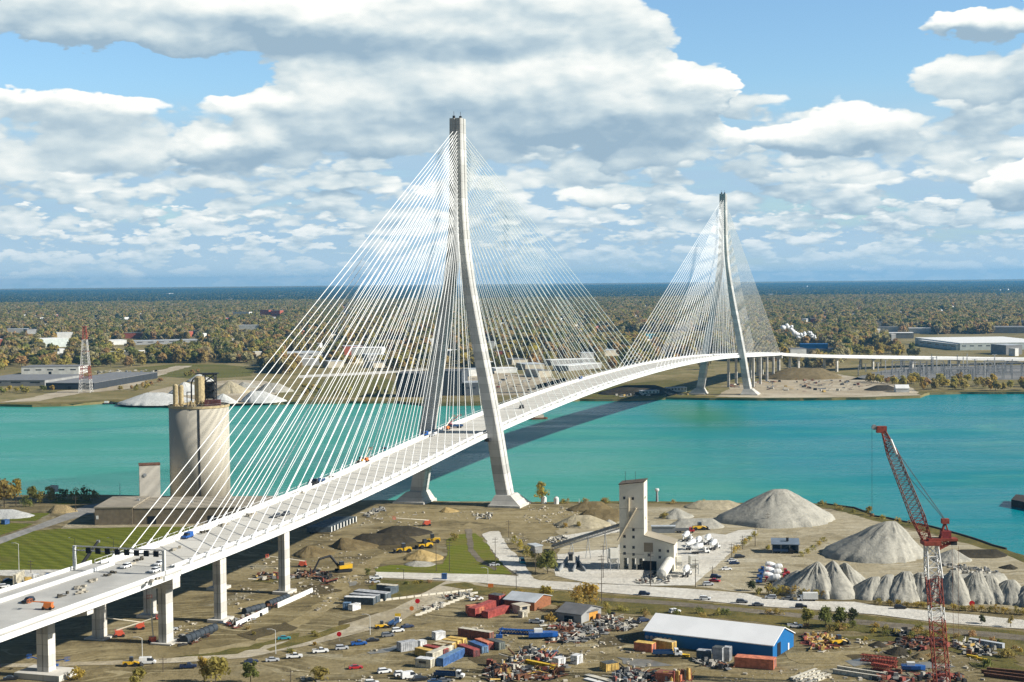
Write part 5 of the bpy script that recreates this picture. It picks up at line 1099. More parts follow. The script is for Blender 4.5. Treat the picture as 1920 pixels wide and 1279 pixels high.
def loader(t):
    Y = paint('yellow'); MB().loft([[(-3.2, y, .8), (-.2, y, .8), (-.2, y, 2.0), (-3.2, y, 1.9)] for y in (-1.0, 1.0)]).build('engine_hood', Y, t); MB().box(1.1, 0, .8, 2.6, 1.3, .9).build('front_frame', Y, t)
    MB().box(-.1, 0, 2.0, 1.5, 1.6, 1.5, 0, .88, .9).build('cab', M_GLASS, t); wheels(t, (-2.1, 1.5), 1.1, .78, .55)
    mb = MB(); 
    for s in (-1, 1): mb.tube((.9, s*.6, 1.8), (3.3, s*.6, .9), .16, 5)
    mb.build('lift_arm', Y, t); MB().profile([(3.2, .1), (4.3, .05), (4.2, .3), (3.5, .5), (3.4, 1.4), (3.1, 1.3)], 2.7).build('bucket', M_CHASSIS, t)
def vehicle(kind, c, p, h, label, cat, z=0.0, group=None, s=1.0, **k):
    loc = G(*p) if len(p) == 2 else Vector(p); loc.z = z
    t = thing({'sedan': 'car', 'suv': 'car', 'pickup': 'pickup_truck', 'van': 'van', 'boxtruck': 'box_truck', 'mixer': 'mixer_truck', 'flatbed': 'flatbed_truck', 'boomlift': 'boom_lift', 'excavator': 'excavator', 'loader': 'wheel_loader'}[kind], label, cat, loc, rad(h), group)
    if kind in ('sedan', 'suv', 'pickup', 'van', 'boxtruck'): car(t, c, kind)
    elif kind == 'mixer': mixer(t, c, k.get('drum', 'white'))
    elif kind == 'flatbed': flatbed(t, c, k.get('bed', 'dkblue'))
    elif kind == 'boomlift': boomlift(t, c, k.get('b', .6), k.get('ln', 12), k.get('boomcol', 'cream'))
    elif kind == 'excavator': excavator(t)
    else: loader(t)
    t.scale = (s, s, s); return t
V = [('pickup', 'navy', (353, 1253), 8, 'dark blue pickup alone at the left, by a small yellow tree'), ('sedan', 'navy', (471, 1243), 20, 'dark blue car between the bush and the silver sedan'), ('sedan', 'silver', (511, 1240), 14, 'silver sedan in the parked row, directly left of the white pickup'),
     ('pickup', 'white', (552, 1234), 12, 'white pickup parked between two silver cars'), ('pickup', 'white', (601, 1224), 16, 'white service truck with a black open bed in the parked row'), ('suv', 'silver', (641, 1218), 16, 'silver wagon parked between the service truck and the blue pickup'),
     ('pickup', 'blue', (673, 1210), 18, 'bright blue pickup in the parked row'), ('sedan', 'black', (699, 1203), 18, 'black sedan right after the bright blue pickup'), ('suv', 'grey', (727, 1194), 22, 'dark grey wagon between the black sedan and the white one'), ('suv', 'white', (746, 1185), 20, 'white wagon near the end of the parked row'),
     ('sedan', 'navy', (764, 1177), 30, 'navy car ending the parked row on the right'), ('sedan', 'red', (667, 1254), 15, 'red sports car parked alone on the dirt'), ('suv', 'white', (721, 1262), 22, 'white van-like car leading the white group near the bottom edge'), ('suv', 'white', (752, 1267), 24, 'white wagon second in the white group near the bottom edge'),
     ('van', 'white', (768, 1272), 24, 'white van third in the white group near the bottom edge'), ('suv', 'black', (788, 1276), 22, 'black wagon right beside the white van'), ('sedan', 'dkblue', (815, 1281), 10, 'dark blue sedan low at the bottom edge'), ('sedan', 'grey', (832, 1279), 8, 'grey sedan next to the dark blue one at the bottom edge'),
     ('suv', 'white', (697, 1284), 12, 'white car cut by the bottom edge'), ('pickup', 'white', (893, 1126), 25, 'white pickup on the pale ground above the red steel boxes'), ('pickup', 'silver', (1006, 1169), -12, 'silver pickup in front of the dark-roofed shed'), ('sedan', 'silver', (702, 1093), 18, 'silver car behind the grey office trailers'),
     ('sedan', 'silver', (927, 1061), 15, 'silver car parked on the green lawn'), ('suv', 'navy', (1208, 1116), -10, 'dark car on the main road below the mill'), ('suv', 'white', (1322, 1125), -8, 'white car on the main road near the mill entrance'), ('suv', 'grey', (1391, 1131), -10, 'grey wagon on the main road, first of a dark pair'), ('sedan', 'grey', (1421, 1136), -10, 'grey sedan on the main road, second of a dark pair'),
     ('suv', 'silver', (1445, 1123), 170, 'silver wagon parked at the roadside left of the box truck'), ('sedan', 'grey', (1476, 1125), 172, 'grey sedan parked next to the white box truck'), ('boxtruck', 'white', (1514, 1127), 176, 'white box truck parked at the road edge'), ('suv', 'black', (1502, 1140), -8, 'black wagon driving below the white box truck'),
     ('suv', 'black', (1688, 1142), -6, 'black wagon alone on the road left of the crane'), ('suv', 'white', (1265, 1149), 30, 'white car behind the ridge of the blue hall'), ('pickup', 'white', (1491, 1177), -6, 'white pickup behind the right end of the blue hall'), ('sedan', 'silver', (1373, 1053), 20, 'silver car in the upper car park, beside two dark ones'),
     ('sedan', 'navy', (1377, 1058), 8, 'navy car nearest the viewer of the upper car park'), ('suv', 'black', (1387, 1046), 15, 'black wagon at the back of the upper car park'), ('sedan', 'white', (1362, 1069), 12, 'white car alone between the two car parks'), ('suv', 'navy', (1342, 1084), -15, 'dark blue wagon at the back of the lower car park'),
     ('sedan', 'red', (1340, 1091), -25, 'red car in the middle of the lower car park'), ('suv', 'silver', (1328, 1098), 10, 'silver wagon at the front of the lower car park'), ('van', 'teal', (979, 1056), -80, 'pale blue van beside the bushes on the lawn path'), ('suv', 'navy', (1206, 1166), 30, 'dark blue car at the left rear of the blue hall'),
     ('sedan', 'black', (1190, 1170), 10, 'black wreck beside the pale scrap left of the blue hall'), ('suv', 'white', (8, 1102), 20, 'white car at the left edge beyond the viaduct'), ('sedan', 'navy', (16, 1090), 30, 'dark blue car behind the white one at the left edge'), ('sedan', 'teal', (533, 1199), 10, 'pale teal car at the roadside weeds'),
     ('sedan', 'silver', (322, 1182), 15, 'silver car right of the tall end pier'), ('van', 'white', (277, 1245), 5, 'white trailer van beside the yellow roller'), ('sedan', 'black', (20, 1275), 15, 'black car at the bottom left corner'), ('pickup', 'white', (705, 1086), 10, 'white pickup by the hedge behind the trailers')]
for k, c, p, h, lab in V:
    vehicle(k, c, p, h, lab, {'sedan': 'car', 'suv': 'car', 'pickup': 'pickup', 'van': 'van', 'boxtruck': 'box truck'}[k])
for i, (x, y, h) in enumerate(((1289, 1014, 60), (1300, 1030, 40), (1311, 1024, 70), (1314, 1038, 20), (1329, 1020, 65), (1340, 1030, 60))):
    vehicle('mixer', 'white', (x, y), h, 'white mixer truck ' + ('at the left end of the row behind the mill', 'second from the left behind the mill', 'third from the left behind the mill', 'standing out front of the row behind the mill', 'fourth from the left behind the mill', 'at the right end of the row behind the mill')[i], 'mixer truck', group='white mixer trucks behind the mill')
for i, (x, y) in enumerate(((1440, 1074), (1438, 1084), (1436, 1094))): vehicle('mixer', 'blue', (x, y), 178, 'blue-cabbed mixer truck, %s of three facing left' % ('rear', 'middle', 'front')[i], 'mixer truck', group='blue mixer trucks')
for i, (x, y) in enumerate(((1462, 1078), (1460, 1088), (1458, 1098))): vehicle('mixer', 'red', (x, y), -4, 'red-cabbed mixer truck, %s of three facing right' % ('rear', 'middle', 'front')[i], 'mixer truck', group='red mixer trucks')
vehicle('mixer', 'white', (1288, 1080), 70, 'white mixer truck loading at the right side of the mill', 'mixer truck')
vehicle('flatbed', 'white', (843, 1272), -12, 'white-cabbed flatbed lorry with a dark blue bed near the bottom edge', 'lorry'); vehicle('flatbed', 'red', (1284, 999), 0, 'red tractor lorry right of the long grey store', 'lorry', bed='grey'); vehicle('flatbed', 'white', (1252, 1231), 0, 'white flatbed hidden beside the yellow frame at the hall', 'lorry')
vehicle('flatbed', 'black', (1470, 1038), -10, 'black lorry standing under the open shed', 'lorry')
vehicle('boomlift', 'jlg', (224, 1194), 20, 'red boom lift under the viaduct with its boom pointing right', 'boom lift', b=.25, ln=13, s=1.1); vehicle('boomlift', 'jlg', (262, 1180), 195, 'red boom lift under the viaduct with a pale boom pointing left', 'boom lift', b=.2, ln=12, s=1.1); vehicle('boomlift', 'jlg', (286, 1205), 120, 'red boom lift raised high against the end pier', 'boom lift', b=1.35, ln=14)
vehicle('boomlift', 'jlg', (567, 1063), 180, 'red boom lift right of the tall pier', 'boom lift', b=.15, ln=14, s=1.15); vehicle('boomlift', 'jlg', (800, 986), 195, 'orange boom lift with a lowered boom on the open dirt', 'boom lift', b=.12, ln=14, s=1.25)
vehicle('boomlift', 'blue', (80, 1256), -20, 'blue boom lift beside the hammerhead pier, left one', 'boom lift', b=.2, ln=10, boomcol='blue'); vehicle('boomlift', 'blue', (100, 1258), 170, 'blue boom lift beside the hammerhead pier, right one', 'boom lift', b=.25, ln=9, boomcol='blue')
vehicle('excavator', 'yellow', (644, 1072), 205, 'yellow tracked excavator reaching left with a long black arm', 'excavator', s=1.35)
for i, (x, y, h) in enumerate(((756, 1036, 200), (796, 1028, 210), (810, 1018, 190))): vehicle('loader', 'yellow', (x, y), h, 'yellow wheel loader ' + ('left of the ochre sand heap', 'behind the ochre sand heap', 'furthest back by the lawn corner')[i], 'wheel loader', s=1.25)
vehicle('loader', 'yellow', (1312, 994), 10, 'dark yellow wheel loader beside the grey gravel heap', 'wheel loader', s=1.2); vehicle('loader', 'yellow', (1573, 1209), 20, 'yellow loader alone on pale ground right of the hall', 'wheel loader'); vehicle('loader', 'yellow', (247, 1249), 5, 'small yellow roller on the gravel road', 'roller', s=.9)
vehicle('loader', 'yellow', (716, 1178), 20, 'yellow loader by the roadside before the parked row', 'wheel loader', s=.8); vehicle('flatbed', 'white', (741, 1172), 75, 'white lorry facing the viewer at the junction', 'lorry', s=.9)
# on the bridge deck
def deck_at(px, py):
    z = 40.0
    for _ in range(12):
        p = G(px, py, z); d = p-Vector((BX, BY, 0)); u = d.x*math.sin(BA)+d.y*math.cos(BA); z = dz(max(-559, min(1175, u)))
    return Vector((p.x, p.y, z))
def dveh(kind, c, p, h, lab, cat, s=1.0, **k):
    q = deck_at(*p); return vehicle(kind, c, tuple(q), h, lab, cat, q.z+.01, s=s, **k)
dveh('suv', 'black', (53, 1130), 250, 'black car driving on the approach viaduct', 'car'); dveh('boomlift', 'orange', (90, 1143), 175, 'orange boom lift folded down on the approach viaduct', 'boom lift', b=.05, ln=6, boomcol='orange')
dveh('suv', 'white', (299, 1060), 250, 'white car on the deck behind the sign gantry, upper one', 'car'); dveh('suv', 'white', (290, 1073), 250, 'white car on the deck behind the sign gantry, lower one', 'car'); dveh('suv', 'white', (236, 1065), 250, 'white pickup-like car left of centre on the deck by the gantry', 'car')
dveh('van', 'blue', (352, 1009), 250, 'bright blue van on the deck above the gantry', 'van'); dveh('van', 'blue', (585, 908), 250, 'bright blue van on the side span', 'van'); dveh('flatbed', 'black', (597, 907), 250, 'dark lorry beside the blue van on the side span', 'lorry'); dveh('loader', 'orange', (676, 868), 250, 'orange machine on the side span, left of two', 'machine', s=.9); dveh('boomlift', 'orange', (686, 866), 70, 'orange lift on the side span, right of two', 'boom lift', ln=7)
dveh('van', 'teal', (721, 846), 250, 'teal van on the side span', 'van'); dveh('van', 'blue', (797, 817), 250, 'blue van by the left leg of the near pylon', 'van'); dveh('suv', 'silver', (810, 818), 250, 'silver car beside the blue van at the near pylon', 'car')
dveh('boomlift', 'orange', (838, 806), 60, 'orange lift among dark equipment between the pylon legs', 'boom lift', ln=9); dveh('flatbed', 'black', (852, 803), 200, 'black lorry between the legs of the near pylon', 'lorry'); dveh('boomlift', 'red', (845, 801), 30, 'red lift between the legs of the near pylon', 'boom lift', ln=8, boomcol='red')
dveh('suv', 'grey', (518, 970), 250, 'grey car near the right parapet of the side span, upper one', 'car'); dveh('suv', 'grey', (536, 966), 250, 'grey car near the right parapet of the side span, next one', 'car')
dveh('van', 'blue', (1088, 712), 250, 'blue van near the middle of the main span', 'van'); dveh('boomlift', 'black', (978, 766), 250, 'dark lift on the main span just past the pylon', 'boom lift', ln=6, boomcol='grey'); dveh('boomlift', 'yellow', (1264, 670), 250, 'yellow lift on the far half of the main span', 'boom lift', ln=7)
for i in range(8):
    q = deck_at(1008+i*7.2, 729-i*1.9); t = thing('equipment_box', 'black cube in the row on the main span, ' + ('first from the near pylon', 'second from the near pylon', 'third from the near pylon', 'fourth from the near pylon', 'fifth from the near pylon', 'sixth from the near pylon', 'seventh from the near pylon', 'eighth and furthest from the near pylon')[i], 'box', q, -BA, 'black cubes on the main span')
    MB().box(0, 0, .01, 3, 3, 2.6, 0, .95, .95).build('casing', M_CHASSIS, t); MB().box(0, 0, 2.615, 2.2, 2.2, .3).build('lid', M_DARKST, t)
# piles of material along the left edge of the deck
for i, (x, y) in enumerate(((118, 1117), (150, 1102), (176, 1090), (205, 1078), (150, 1113), (240, 1060), (262, 1050), (330, 1030), (290, 1090), (380, 1000), (420, 985), (470, 966), (620, 895), (560, 925), (700, 858))):
    q = deck_at(x, y); mb = MB()
    for k in range(7): mb.box(rnd.uniform(-3.2, 3.2), rnd.uniform(-1.0, 1.0), .01+rnd.uniform(0, .3), rnd.uniform(.6, 2.6), rnd.uniform(.4, 1.2), rnd.uniform(.2, .9), rnd.uniform(-.4, .4))
    o = mb.build('material_pile', mat('timber_grey', (.33, .30, .24), .9, .3, .8) if i % 3 else mat('dark_timber', (.09, .08, .06), .9, .3, .8), None, q, -BA+math.pi/2); tag(o, 'small pile of timber and steel lying along the left side of the deck', 'material pile', 'piles of material on the deck')

# ------------------------------------------------------------------ containers, skips, yard goods
def cmat(c, col): return mat('container_'+c, tuple(x*.85+.03 for x in col), .7, .30, .7, detail=6)
CC = {'rust': (.26, .075, .035), 'red': (.36, .045, .03), 'yellow': (.72, .47, .10), 'blue': (.035, .12, .32), 'lblue': (.13, .24, .38), 'cream': (.62, .57, .44), 'grey': (.42, .43, .44), 'dark': (.07, .08, .075), 'white': (.76, .76, .74), 'orange': (.66, .20, .09), 'ltan': (.55, .45, .27), 'dred': (.20, .035, .03), 'slate': (.08, .11, .13), 'tgreen': (.16, .18, .15)}
def container(label, pa, pb, c, w=2.5, h=2.6, z=0.0, roof=None, group=None, name='shipping_container', cat='container', door=True):
    """pa, pb: ends of the near long side at its foot"""
    a, b = G(*pa), G(*pb); L = max(2.2, (b-a).length); t = thing(name, label, cat, (a.x, a.y, z), head(a, b), group); m = cmat(c, CC[c])
    mb = MB(); mb.box(L/2, w/2, .15, L-.1, w-.1, h-.3)
    n = max(3, int(L/.8))
    for i in range(n): mb.box(L*(i+.5)/n, .0, .3, L/n*.45, .12, h-.6)
    for i in range(3): mb.box(L+.0, w*(i+.5)/3, .3, .12, w/3*.5, h-.6)
    mb.build('walls', m, t); mb = MB()
    for x in (.05, L-.05):
        for y in (0.02, w-.02): mb.box(x, y, 0, .2, .2, h-.01)
    for y in (0.02, w-.02): mb.box(L/2, y, .02, L-.3, .16, .15); mb.box(L/2, y, h-.2, L-.3, .16, .16)
    mb.build('frame', m, t); MB().box(L/2, w/2, h-.15, L-.02, w-.02, .16).build('roof', cmat(roof, CC[roof]) if roof else m, t)
    if door:
        mb = MB()
        for q in (.28, .45, .55, .72): mb.tube((L+.09, w*q, .3), (L+.09, w*q, h-.3), .04, 4)
        mb.build('door_bars', M_STEEL, t)
    return t
CL = [('grey box container standing alone left of the container cluster', (752, 1223), (783, 1218), 'grey', 3.0, 3.2, None), ('small white box container at the top of the cluster', (817, 1201), (835, 1198), 'white', 2.6, 2.8, None), ('long rust-red container behind the yellow ones', (859, 1194), (918, 1203), 'rust', 2.6, 3.2, 'cream'),
      ('yellow container at the back of the yellow group', (838, 1209), (868, 1213), 'yellow', 2.5, 2.7, None), ('yellow container second from the back of the yellow group', (828, 1213), (858, 1217), 'yellow', 2.5, 2.7, None), ('yellow container third from the back of the yellow group', (818, 1217), (848, 1221), 'yellow', 2.5, 2.7, 'ltan'), ('yellow container in front with a tan roof next to the red one', (810, 1221), (838, 1226), 'yellow', 2.5, 2.7, 'ltan'),
      ('dark red container lying in front of the yellow group', (793, 1224), (832, 1232), 'dred', 2.5, 2.6, 'red'), ('small yellow open bin left of the cream office', (778, 1228), (808, 1235), 'yellow', 2.5, 2.5, None), ('long blue container with a pale roof in front of the cluster', (831, 1251), (871, 1231), 'blue', 2.5, 2.9, 'lblue'), ('long cream container beside the blue one', (811, 1240), (850, 1224), 'cream', 2.6, 2.7, 'cream'),
      ('dark red container right of the long blue one', (858, 1222), (888, 1233), 'dred', 2.5, 2.6, 'red'), ('small pale blue container right of the dark red one', (878, 1216), (904, 1226), 'lblue', 2.5, 2.6, 'blue'), ('red container behind the small pale blue one', (890, 1211), (914, 1220), 'red', 2.5, 2.6, 'orange'), ('dark green open-topped container at the right end of the cluster', (912, 1213), (936, 1220), 'tgreen', 2.6, 2.8, 'dark'),
      ('grey utility box in the white caravan corner', (788, 1214), (800, 1212), 'white', 2.4, 2.2, None), ('long orange-red container at the front right of the blue hall', (1377, 1251), (1450, 1257), 'orange', 4.6, 3.4, None), ('orange-red skip at the left end of the blue hall', (1189, 1220), (1222, 1224), 'orange', 3.4, 3.0, 'yellow'), ('large yellow steel frame box along the blue hall wall', (1224, 1216), (1260, 1222), 'yellow', 2.8, 3.2, 'ltan'),
      ('bright yellow skip alone on the dirt by a puddle', (1125, 1255), (1137, 1260), 'yellow', 4.6, 2.6, 'dark'), ('white box container near the scrap, right one', (1070, 1245), (1082, 1247), 'white', 3.4, 3.0, None), ('white box container near the scrap, left one', (1036, 1248), (1047, 1251), 'white', 3.2, 2.8, None), ('orange-red skip full of scrap at the bottom edge', (1229, 1279), (1276, 1285), 'orange', 4.2, 3.2, 'rust'),
      ('dark gabled steel box beside the blue hall, left one', (1306, 1237), (1330, 1239), 'slate', 3.0, 3.2, 'grey'), ('tall grey steel box beside the blue hall, middle one', (1336, 1241), (1354, 1243), 'grey', 3.0, 5.0, 'dark'), ('tall grey steel box beside the blue hall, right one', (1356, 1240), (1366, 1241), 'grey', 2.6, 4.8, None),
      ('red steel box at the left of the red steel group', (873, 1150), (890, 1156), 'orange', 4.4, 3.2, 'orange'), ('long red steel box in the middle of the red steel group', (891, 1158), (930, 1142), 'red', 3.2, 3.4, None), ('long red steel box at the front of the red steel group', (915, 1160), (956, 1148), 'red', 3.0, 2.6, None), ('tall red machine box at the back of the red steel group', (916, 1134), (936, 1137), 'red', 4.0, 4.2, 'dark'),
      ('cream container between the brick shed and the red boxes', (972, 1157), (980, 1159), 'cream', 2.4, 2.4, None), ('yellow container near the left edge beyond the viaduct', (47, 1101), (60, 1100), 'yellow', 4.0, 3.6, None), ('tall cream board panel box near the left edge', (30, 1098), (46, 1088), 'cream', 1.2, 4.6, None), ('white tall box beside the blue cabin at the left', (62, 1093), (74, 1092), 'white', 3.0, 3.4, None), ('blue tall cabin at the left beyond the viaduct', (84, 1091), (93, 1091), 'blue', 2.4, 3.2, None),
      ('blue porta-cabin on the main road edge', (828, 1087), (834, 1087), 'blue', 1.6, 2.6, None), ('blue trailer box on the entrance lawn', (9, 984), (18, 982), 'blue', 2.4, 2.4, None), ('white generator box right of the office trailers', (661, 1146), (676, 1142), 'white', 2.2, 2.4, None), ('pale blue generator left of the white one', (643, 1143), (657, 1143), 'lblue', 2.2, 2.6, None), ('dark box at the rear of the office trailers', (732, 1116), (746, 1111), 'slate', 3.0, 2.8, None)]
for lab, pa, pb, c, w, h, rf in CL: container(lab, pa, pb, c, w, h, 0, rf)
of = container('cream site office with a dark window in front of the cluster', (779, 1251), (807, 1254), 'cream', 3.4, 3.0, 0, 'white'); MB().box(2.6, -.08, 1.5, 2.6, .12, .8).build('window', M_GLASS, of)
for i, (pa, pb) in enumerate((((645, 1133), (700, 1135)), ((655, 1127), (706, 1131)), ((663, 1121), (722, 1127)), ((706, 1109), (740, 1112)))):
    t = container('grey office trailer ' + ('nearest the viewer with a white roof edge', 'second in the office row', 'with a wide grey roof, third in the office row', 'furthest back with a cream roof')[i], pa, pb, 'slate', 3.2 if i != 2 else 4.5, 2.9, 0, ('white', 'grey', 'grey', 'cream')[i], 'office trailers', 'office_trailer', 'trailer')
# row of dark trailers under the side span
for i in range(9):
    f = i/8; x0, y0 = 622+46*f, 1000-19*f; a = G(x0, y0); t = thing('trailer', 'dark trailer with a white end under the side span, ' + ('nearest', 'second', 'third', 'fourth', 'fifth', 'sixth', 'seventh', 'eighth', 'furthest')[i] + ' in its row', 'trailer', a, math.pi-.06, 'dark trailers under the side span')
    MB().box(6.3, 0, .7, 12.6, 2.5, 2.7).build('body', cmat('slate', CC['slate']), t); MB().box(-.02, 0, .7, .1, 2.54, 2.74).build('end_panel', W_WHITE, t); wheels(t, (9.5, 10.8), 1.0, .48, .3)
# skips, girders and planks
M_YEL = mat('yellow_girder_paint', (.72, .47, .03), .6, .1, .5)
def girder(label, pa, pb, m, h=1.0, w=.6, z=0.0, group=None, cat='girder', name='girder'):
    a, b = G(*pa), G(*pb); L = (b-a).length; mb = MB(); mb.box(L/2, 0, .0, L, w, .1); mb.box(L/2, 0, h-.1, L, w, .1); mb.box(L/2, 0, .101, L, .12, h-.202)
    for i in range(int(L/2.5)+1): mb.box(min(L-.1, .1+i*2.5), 0, .101, .1, w*.9, h-.202)
    o = mb.build(name, m, None, (a.x, a.y, z), head(a, b)); return tag(o, label, cat, group)
girder('bright yellow girder lying across the scrap, front one', (985, 1271), (1030, 1256), M_YEL, 1.1, 1.6); girder('bright yellow girder lying across the scrap, rear one', (986, 1243), (1040, 1254), M_YEL, 1.2, 1.4); girder('yellow girder along the foot of the blue hall', (1258, 1228), (1292, 1232), M_YEL, .8, 1.6)
girder('short yellow girder right of the crane foot, left one', (1813, 1231), (1833, 1235), M_YEL, .8, .8); girder('short yellow girder right of the crane foot, right one', (1833, 1237), (1850, 1240), M_YEL, .8, .8)
M_PALEG = mat('pale_precast', (.58, .54, .44), .85, .1, .4)
for i, (pa, pb) in enumerate((((1490, 1279), (1537, 1262)), ((1500, 1282), (1545, 1266)), ((1508, 1286), (1556, 1268)), ((1484, 1276), (1530, 1258)))): girder('long pale concrete pile stacked at the bottom edge, ' + ('third', 'second', 'nearest', 'furthest')[i] + ' of four', pa, pb, M_PALEG, .9, 1.1, 0, 'pale concrete piles', 'concrete pile', 'concrete_pile')
for i, (pa, pb) in enumerate((((1562, 1262), (1654, 1276)), ((1570, 1256), (1660, 1270)))): girder('long cream girder at the bottom right, ' + ('front', 'rear') [i] + ' of two', pa, pb, M_PALEG, 1.4, .9, 0, 'cream girders')
for i, (pa, pb) in enumerate((((1840, 1262), (1925, 1272)), ((1845, 1268), (1930, 1279)), ((1850, 1258), (1930, 1266)))): girder('long dark rusty girder at the bottom right corner, ' + ('middle', 'nearest', 'furthest')[i], pa, pb, M_RUST, 1.2, .7, 0, 'rusty girders')
girder('long pale steel tube right of the crane foot', (1818, 1205), (1882, 1216), R_STEEL, 1.7, 1.7, 0, None, 'tube', 'steel_tube')
girder('pale beam at the bottom edge by the scrap heap', (1100, 1268), (1160, 1284), M_PALEG, .7, 2.2)
girder('long slab of pale steel in front of the bottom skip', (1098, 1274), (1150, 1288), W_WHITE, .5, 2.0)
# white barrier walls on the dirt site
for i, (pa, pb) in enumerate((((442, 1176), (507, 1146)), ((520, 1140), (588, 1110)))):
    a, b = G(*pa), G(*pb); L = (b-a).length; mb = MB()
    for k in range(int(L/2.4)): mb.box(1.2+k*2.4, 0, 0, 2.36, .5, 2.0, 0, 1, .6)
    o = mb.build('site_barrier', W_WHITE, None, a, head(a, b)); tag(o, 'long white barrier wall on the dirt site, ' + ('lower left', 'upper right')[i] + ' length', 'barrier')
# big black pipes
M_PIPE = mat('black_plastic_pipe', (.045, .055, .065), .5, .15, .6)
def pipe(label, pa, pb, r):
    a, b = G(*pa), G(*pb); mb = MB(); o0 = Vector((a.x, a.y, 0)); d = (b-a); n = int(d.length/3)+1
    mb.tube(Vector((0, 0, r)), d+Vector((0, 0, r)), r, 14, cap=False)
    for i in range(n): c = d*(i/n)+Vector((0, 0, r)); mb.tube(c, c+d.normalized()*.35, r*1.12, 14)
    return tag(mb.build('drain_pipe', M_PIPE, None, o0), label, 'pipe')
pipe('thick black pipe on the dirt, left of the second pier', (345, 1208), (403, 1184), 1.5); pipe('thick black pipe behind the white barrier, left one', (458, 1152), (494, 1142), 1.2); pipe('thick black pipe behind the white barrier, right one', (502, 1138), (540, 1124), 1.2)
# blue work boat and blue truss on land
M_BLUEP = paint('blue')
t = thing('work_boat', 'blue work boat standing on the dirt in the yard', 'boat', G(991, 1198), .08); MB().loft([[(x, -w, .9), (x, 0, .2), (x, w, .9), (x, w*1.1, 2.4), (x, -w*1.1, 2.4)] for x, w in ((0, 1.6), (4, 1.9), (8.5, 1.5), (10.5, .4))]).build('hull', M_BLUEP, t); MB().box(3.5, 0, 2.41, 3, 2.2, 1.2).build('wheelhouse', W_WHITE, t); MB().box(4, 0, -.1, 7, 1, .5).build('cradle', M_CHASSIS, t)
a, b = G(936, 1188), G(1012, 1192); o = MB().lattice((0, 0, 1.0), ((b-a).length, 0, 1.0), 1.5, 1.5, 14, .16, .1).build('crane_boom_section', M_BLUEP, None, a, head(a, b)); tag(o, 'long blue lattice boom lying behind the work boat', 'boom section')
t = thing('hoist', 'small blue hoist at the left end of the blue lattice boom', 'hoist', G(936, 1196)); MB().box(0, 0, 0, 2.4, 1.6, 1.2).build('base', M_BLUEP, t); MB().tube((0, 0, 1.2), (1.2, 0, 3.8), .3, 6).build('arm', M_BLUEP, t)
for i, (pa, pb) in enumerate((((1614, 1238), (1680, 1246)), ((1634, 1246), (1682, 1252)), ((1636, 1254), (1670, 1260)))):
    a, b = G(*pa), G(*pb); o = MB().lattice((0, 0, 1.1), ((b-a).length, 0, 1.1), 1.9, 1.9, 9, .14, .09).build('crane_boom_section', M_RED, None, a, head(a, b)); tag(o, 'red lattice boom piece on the ground left of the crane foot, ' + ('rear', 'middle', 'front')[i], 'boom section')
t = thing('work_boat', 'small blue and white boat on the ground left of the crane foot', 'boat', G(1690, 1258), -.15); MB().loft([[(x, -w, .9), (x, 0, .2), (x, w, .9), (x, w*1.1, 2.0), (x, -w*1.1, 2.0)] for x, w in ((0, 1.3), (3, 1.5), (6.0, 1.2), (7.6, .3))]).build('hull', M_BLUEP, t); MB().box(3, 0, 2.01, 2.6, 1.8, 1.0).build('wheelhouse', W_WHITE, t)
# scrap heaps
SCR = [mat('scrap_rust', (.17, .075, .04), .9, .4, .8), mat('scrap_pale', (.47, .44, .37), .8, .25, .8), mat('scrap_black', (.03, .03, .03), .8, .3, .8), mat('scrap_yellow', (.46, .31, .09), .8, .2, .8), mat('scrap_blue', (.09, .13, .19), .8, .2, .8), mat('scrap_grey', (.22, .22, .21), .8, .25, .8), mat('scrap_red', (.26, .07, .05), .8, .25, .8)]
def scrap(label, poly, n, wts, smax=2.6, hmax=1.8, name='scrap_heap', cat='scrap heap'):
    W = [tuple(G(*p))[:2] for p in poly]; xs = [p[0] for p in W]; ys = [p[1] for p in W]; cx, cy = sum(xs)/len(W), sum(ys)/len(W); t = thing(name, label, cat, (cx, cy, 0)); mbs = {}
    k = 0
    while k < n:
        x, y = rnd.uniform(min(xs), max(xs)), rnd.uniform(min(ys), max(ys))
        if not inside((x, y), W): continue
        k += 1; i = rnd.choices(range(7), wts)[0]; mb = mbs.setdefault(i, MB()); x -= cx; y -= cy; z = rnd.uniform(0, hmax*.4); q = rnd.random()
        if q < .45: mb.box(x, y, z, rnd.uniform(.4, smax), rnd.uniform(.3, smax*.6), rnd.uniform(.3, hmax), rnd.uniform(0, 3.1), rnd.uniform(.6, 1), rnd.uniform(.6, 1))
        elif q < .75: a = rnd.uniform(0, 6.28); l = rnd.uniform(1, smax*2.2); mb.tube((x, y, z+.2), (x+l*math.cos(a), y+l*math.sin(a), z+rnd.uniform(.1, hmax)), rnd.uniform(.08, .3), 5)
        else: a = rnd.uniform(0, 3.1); mb.box(x, y, z, rnd.uniform(1, smax*1.5), rnd.uniform(.8, smax), .12, a)
    for i, mb in mbs.items(): mb.build(('rusty_scrap', 'pale_scrap', 'black_scrap', 'yellow_scrap', 'blue_scrap', 'grey_scrap', 'red_scrap')[i], SCR[i], t)
    return t
scrap('dense mixed scrap heap right of the container cluster', [(950, 1236), (985, 1220), (1020, 1216), (1060, 1232), (1062, 1252), (1040, 1246), (1000, 1240), (965, 1250)], 190, (3, 5, 4, 1, 2, 3, 1)); scrap('rusty scrap rows in front of the yellow girders', [(918, 1246), (960, 1250), (1060, 1262), (1052, 1272), (990, 1278), (920, 1279), (912, 1262)], 210, (6, 3, 3, 2, 0, 2, 1), 3.2)
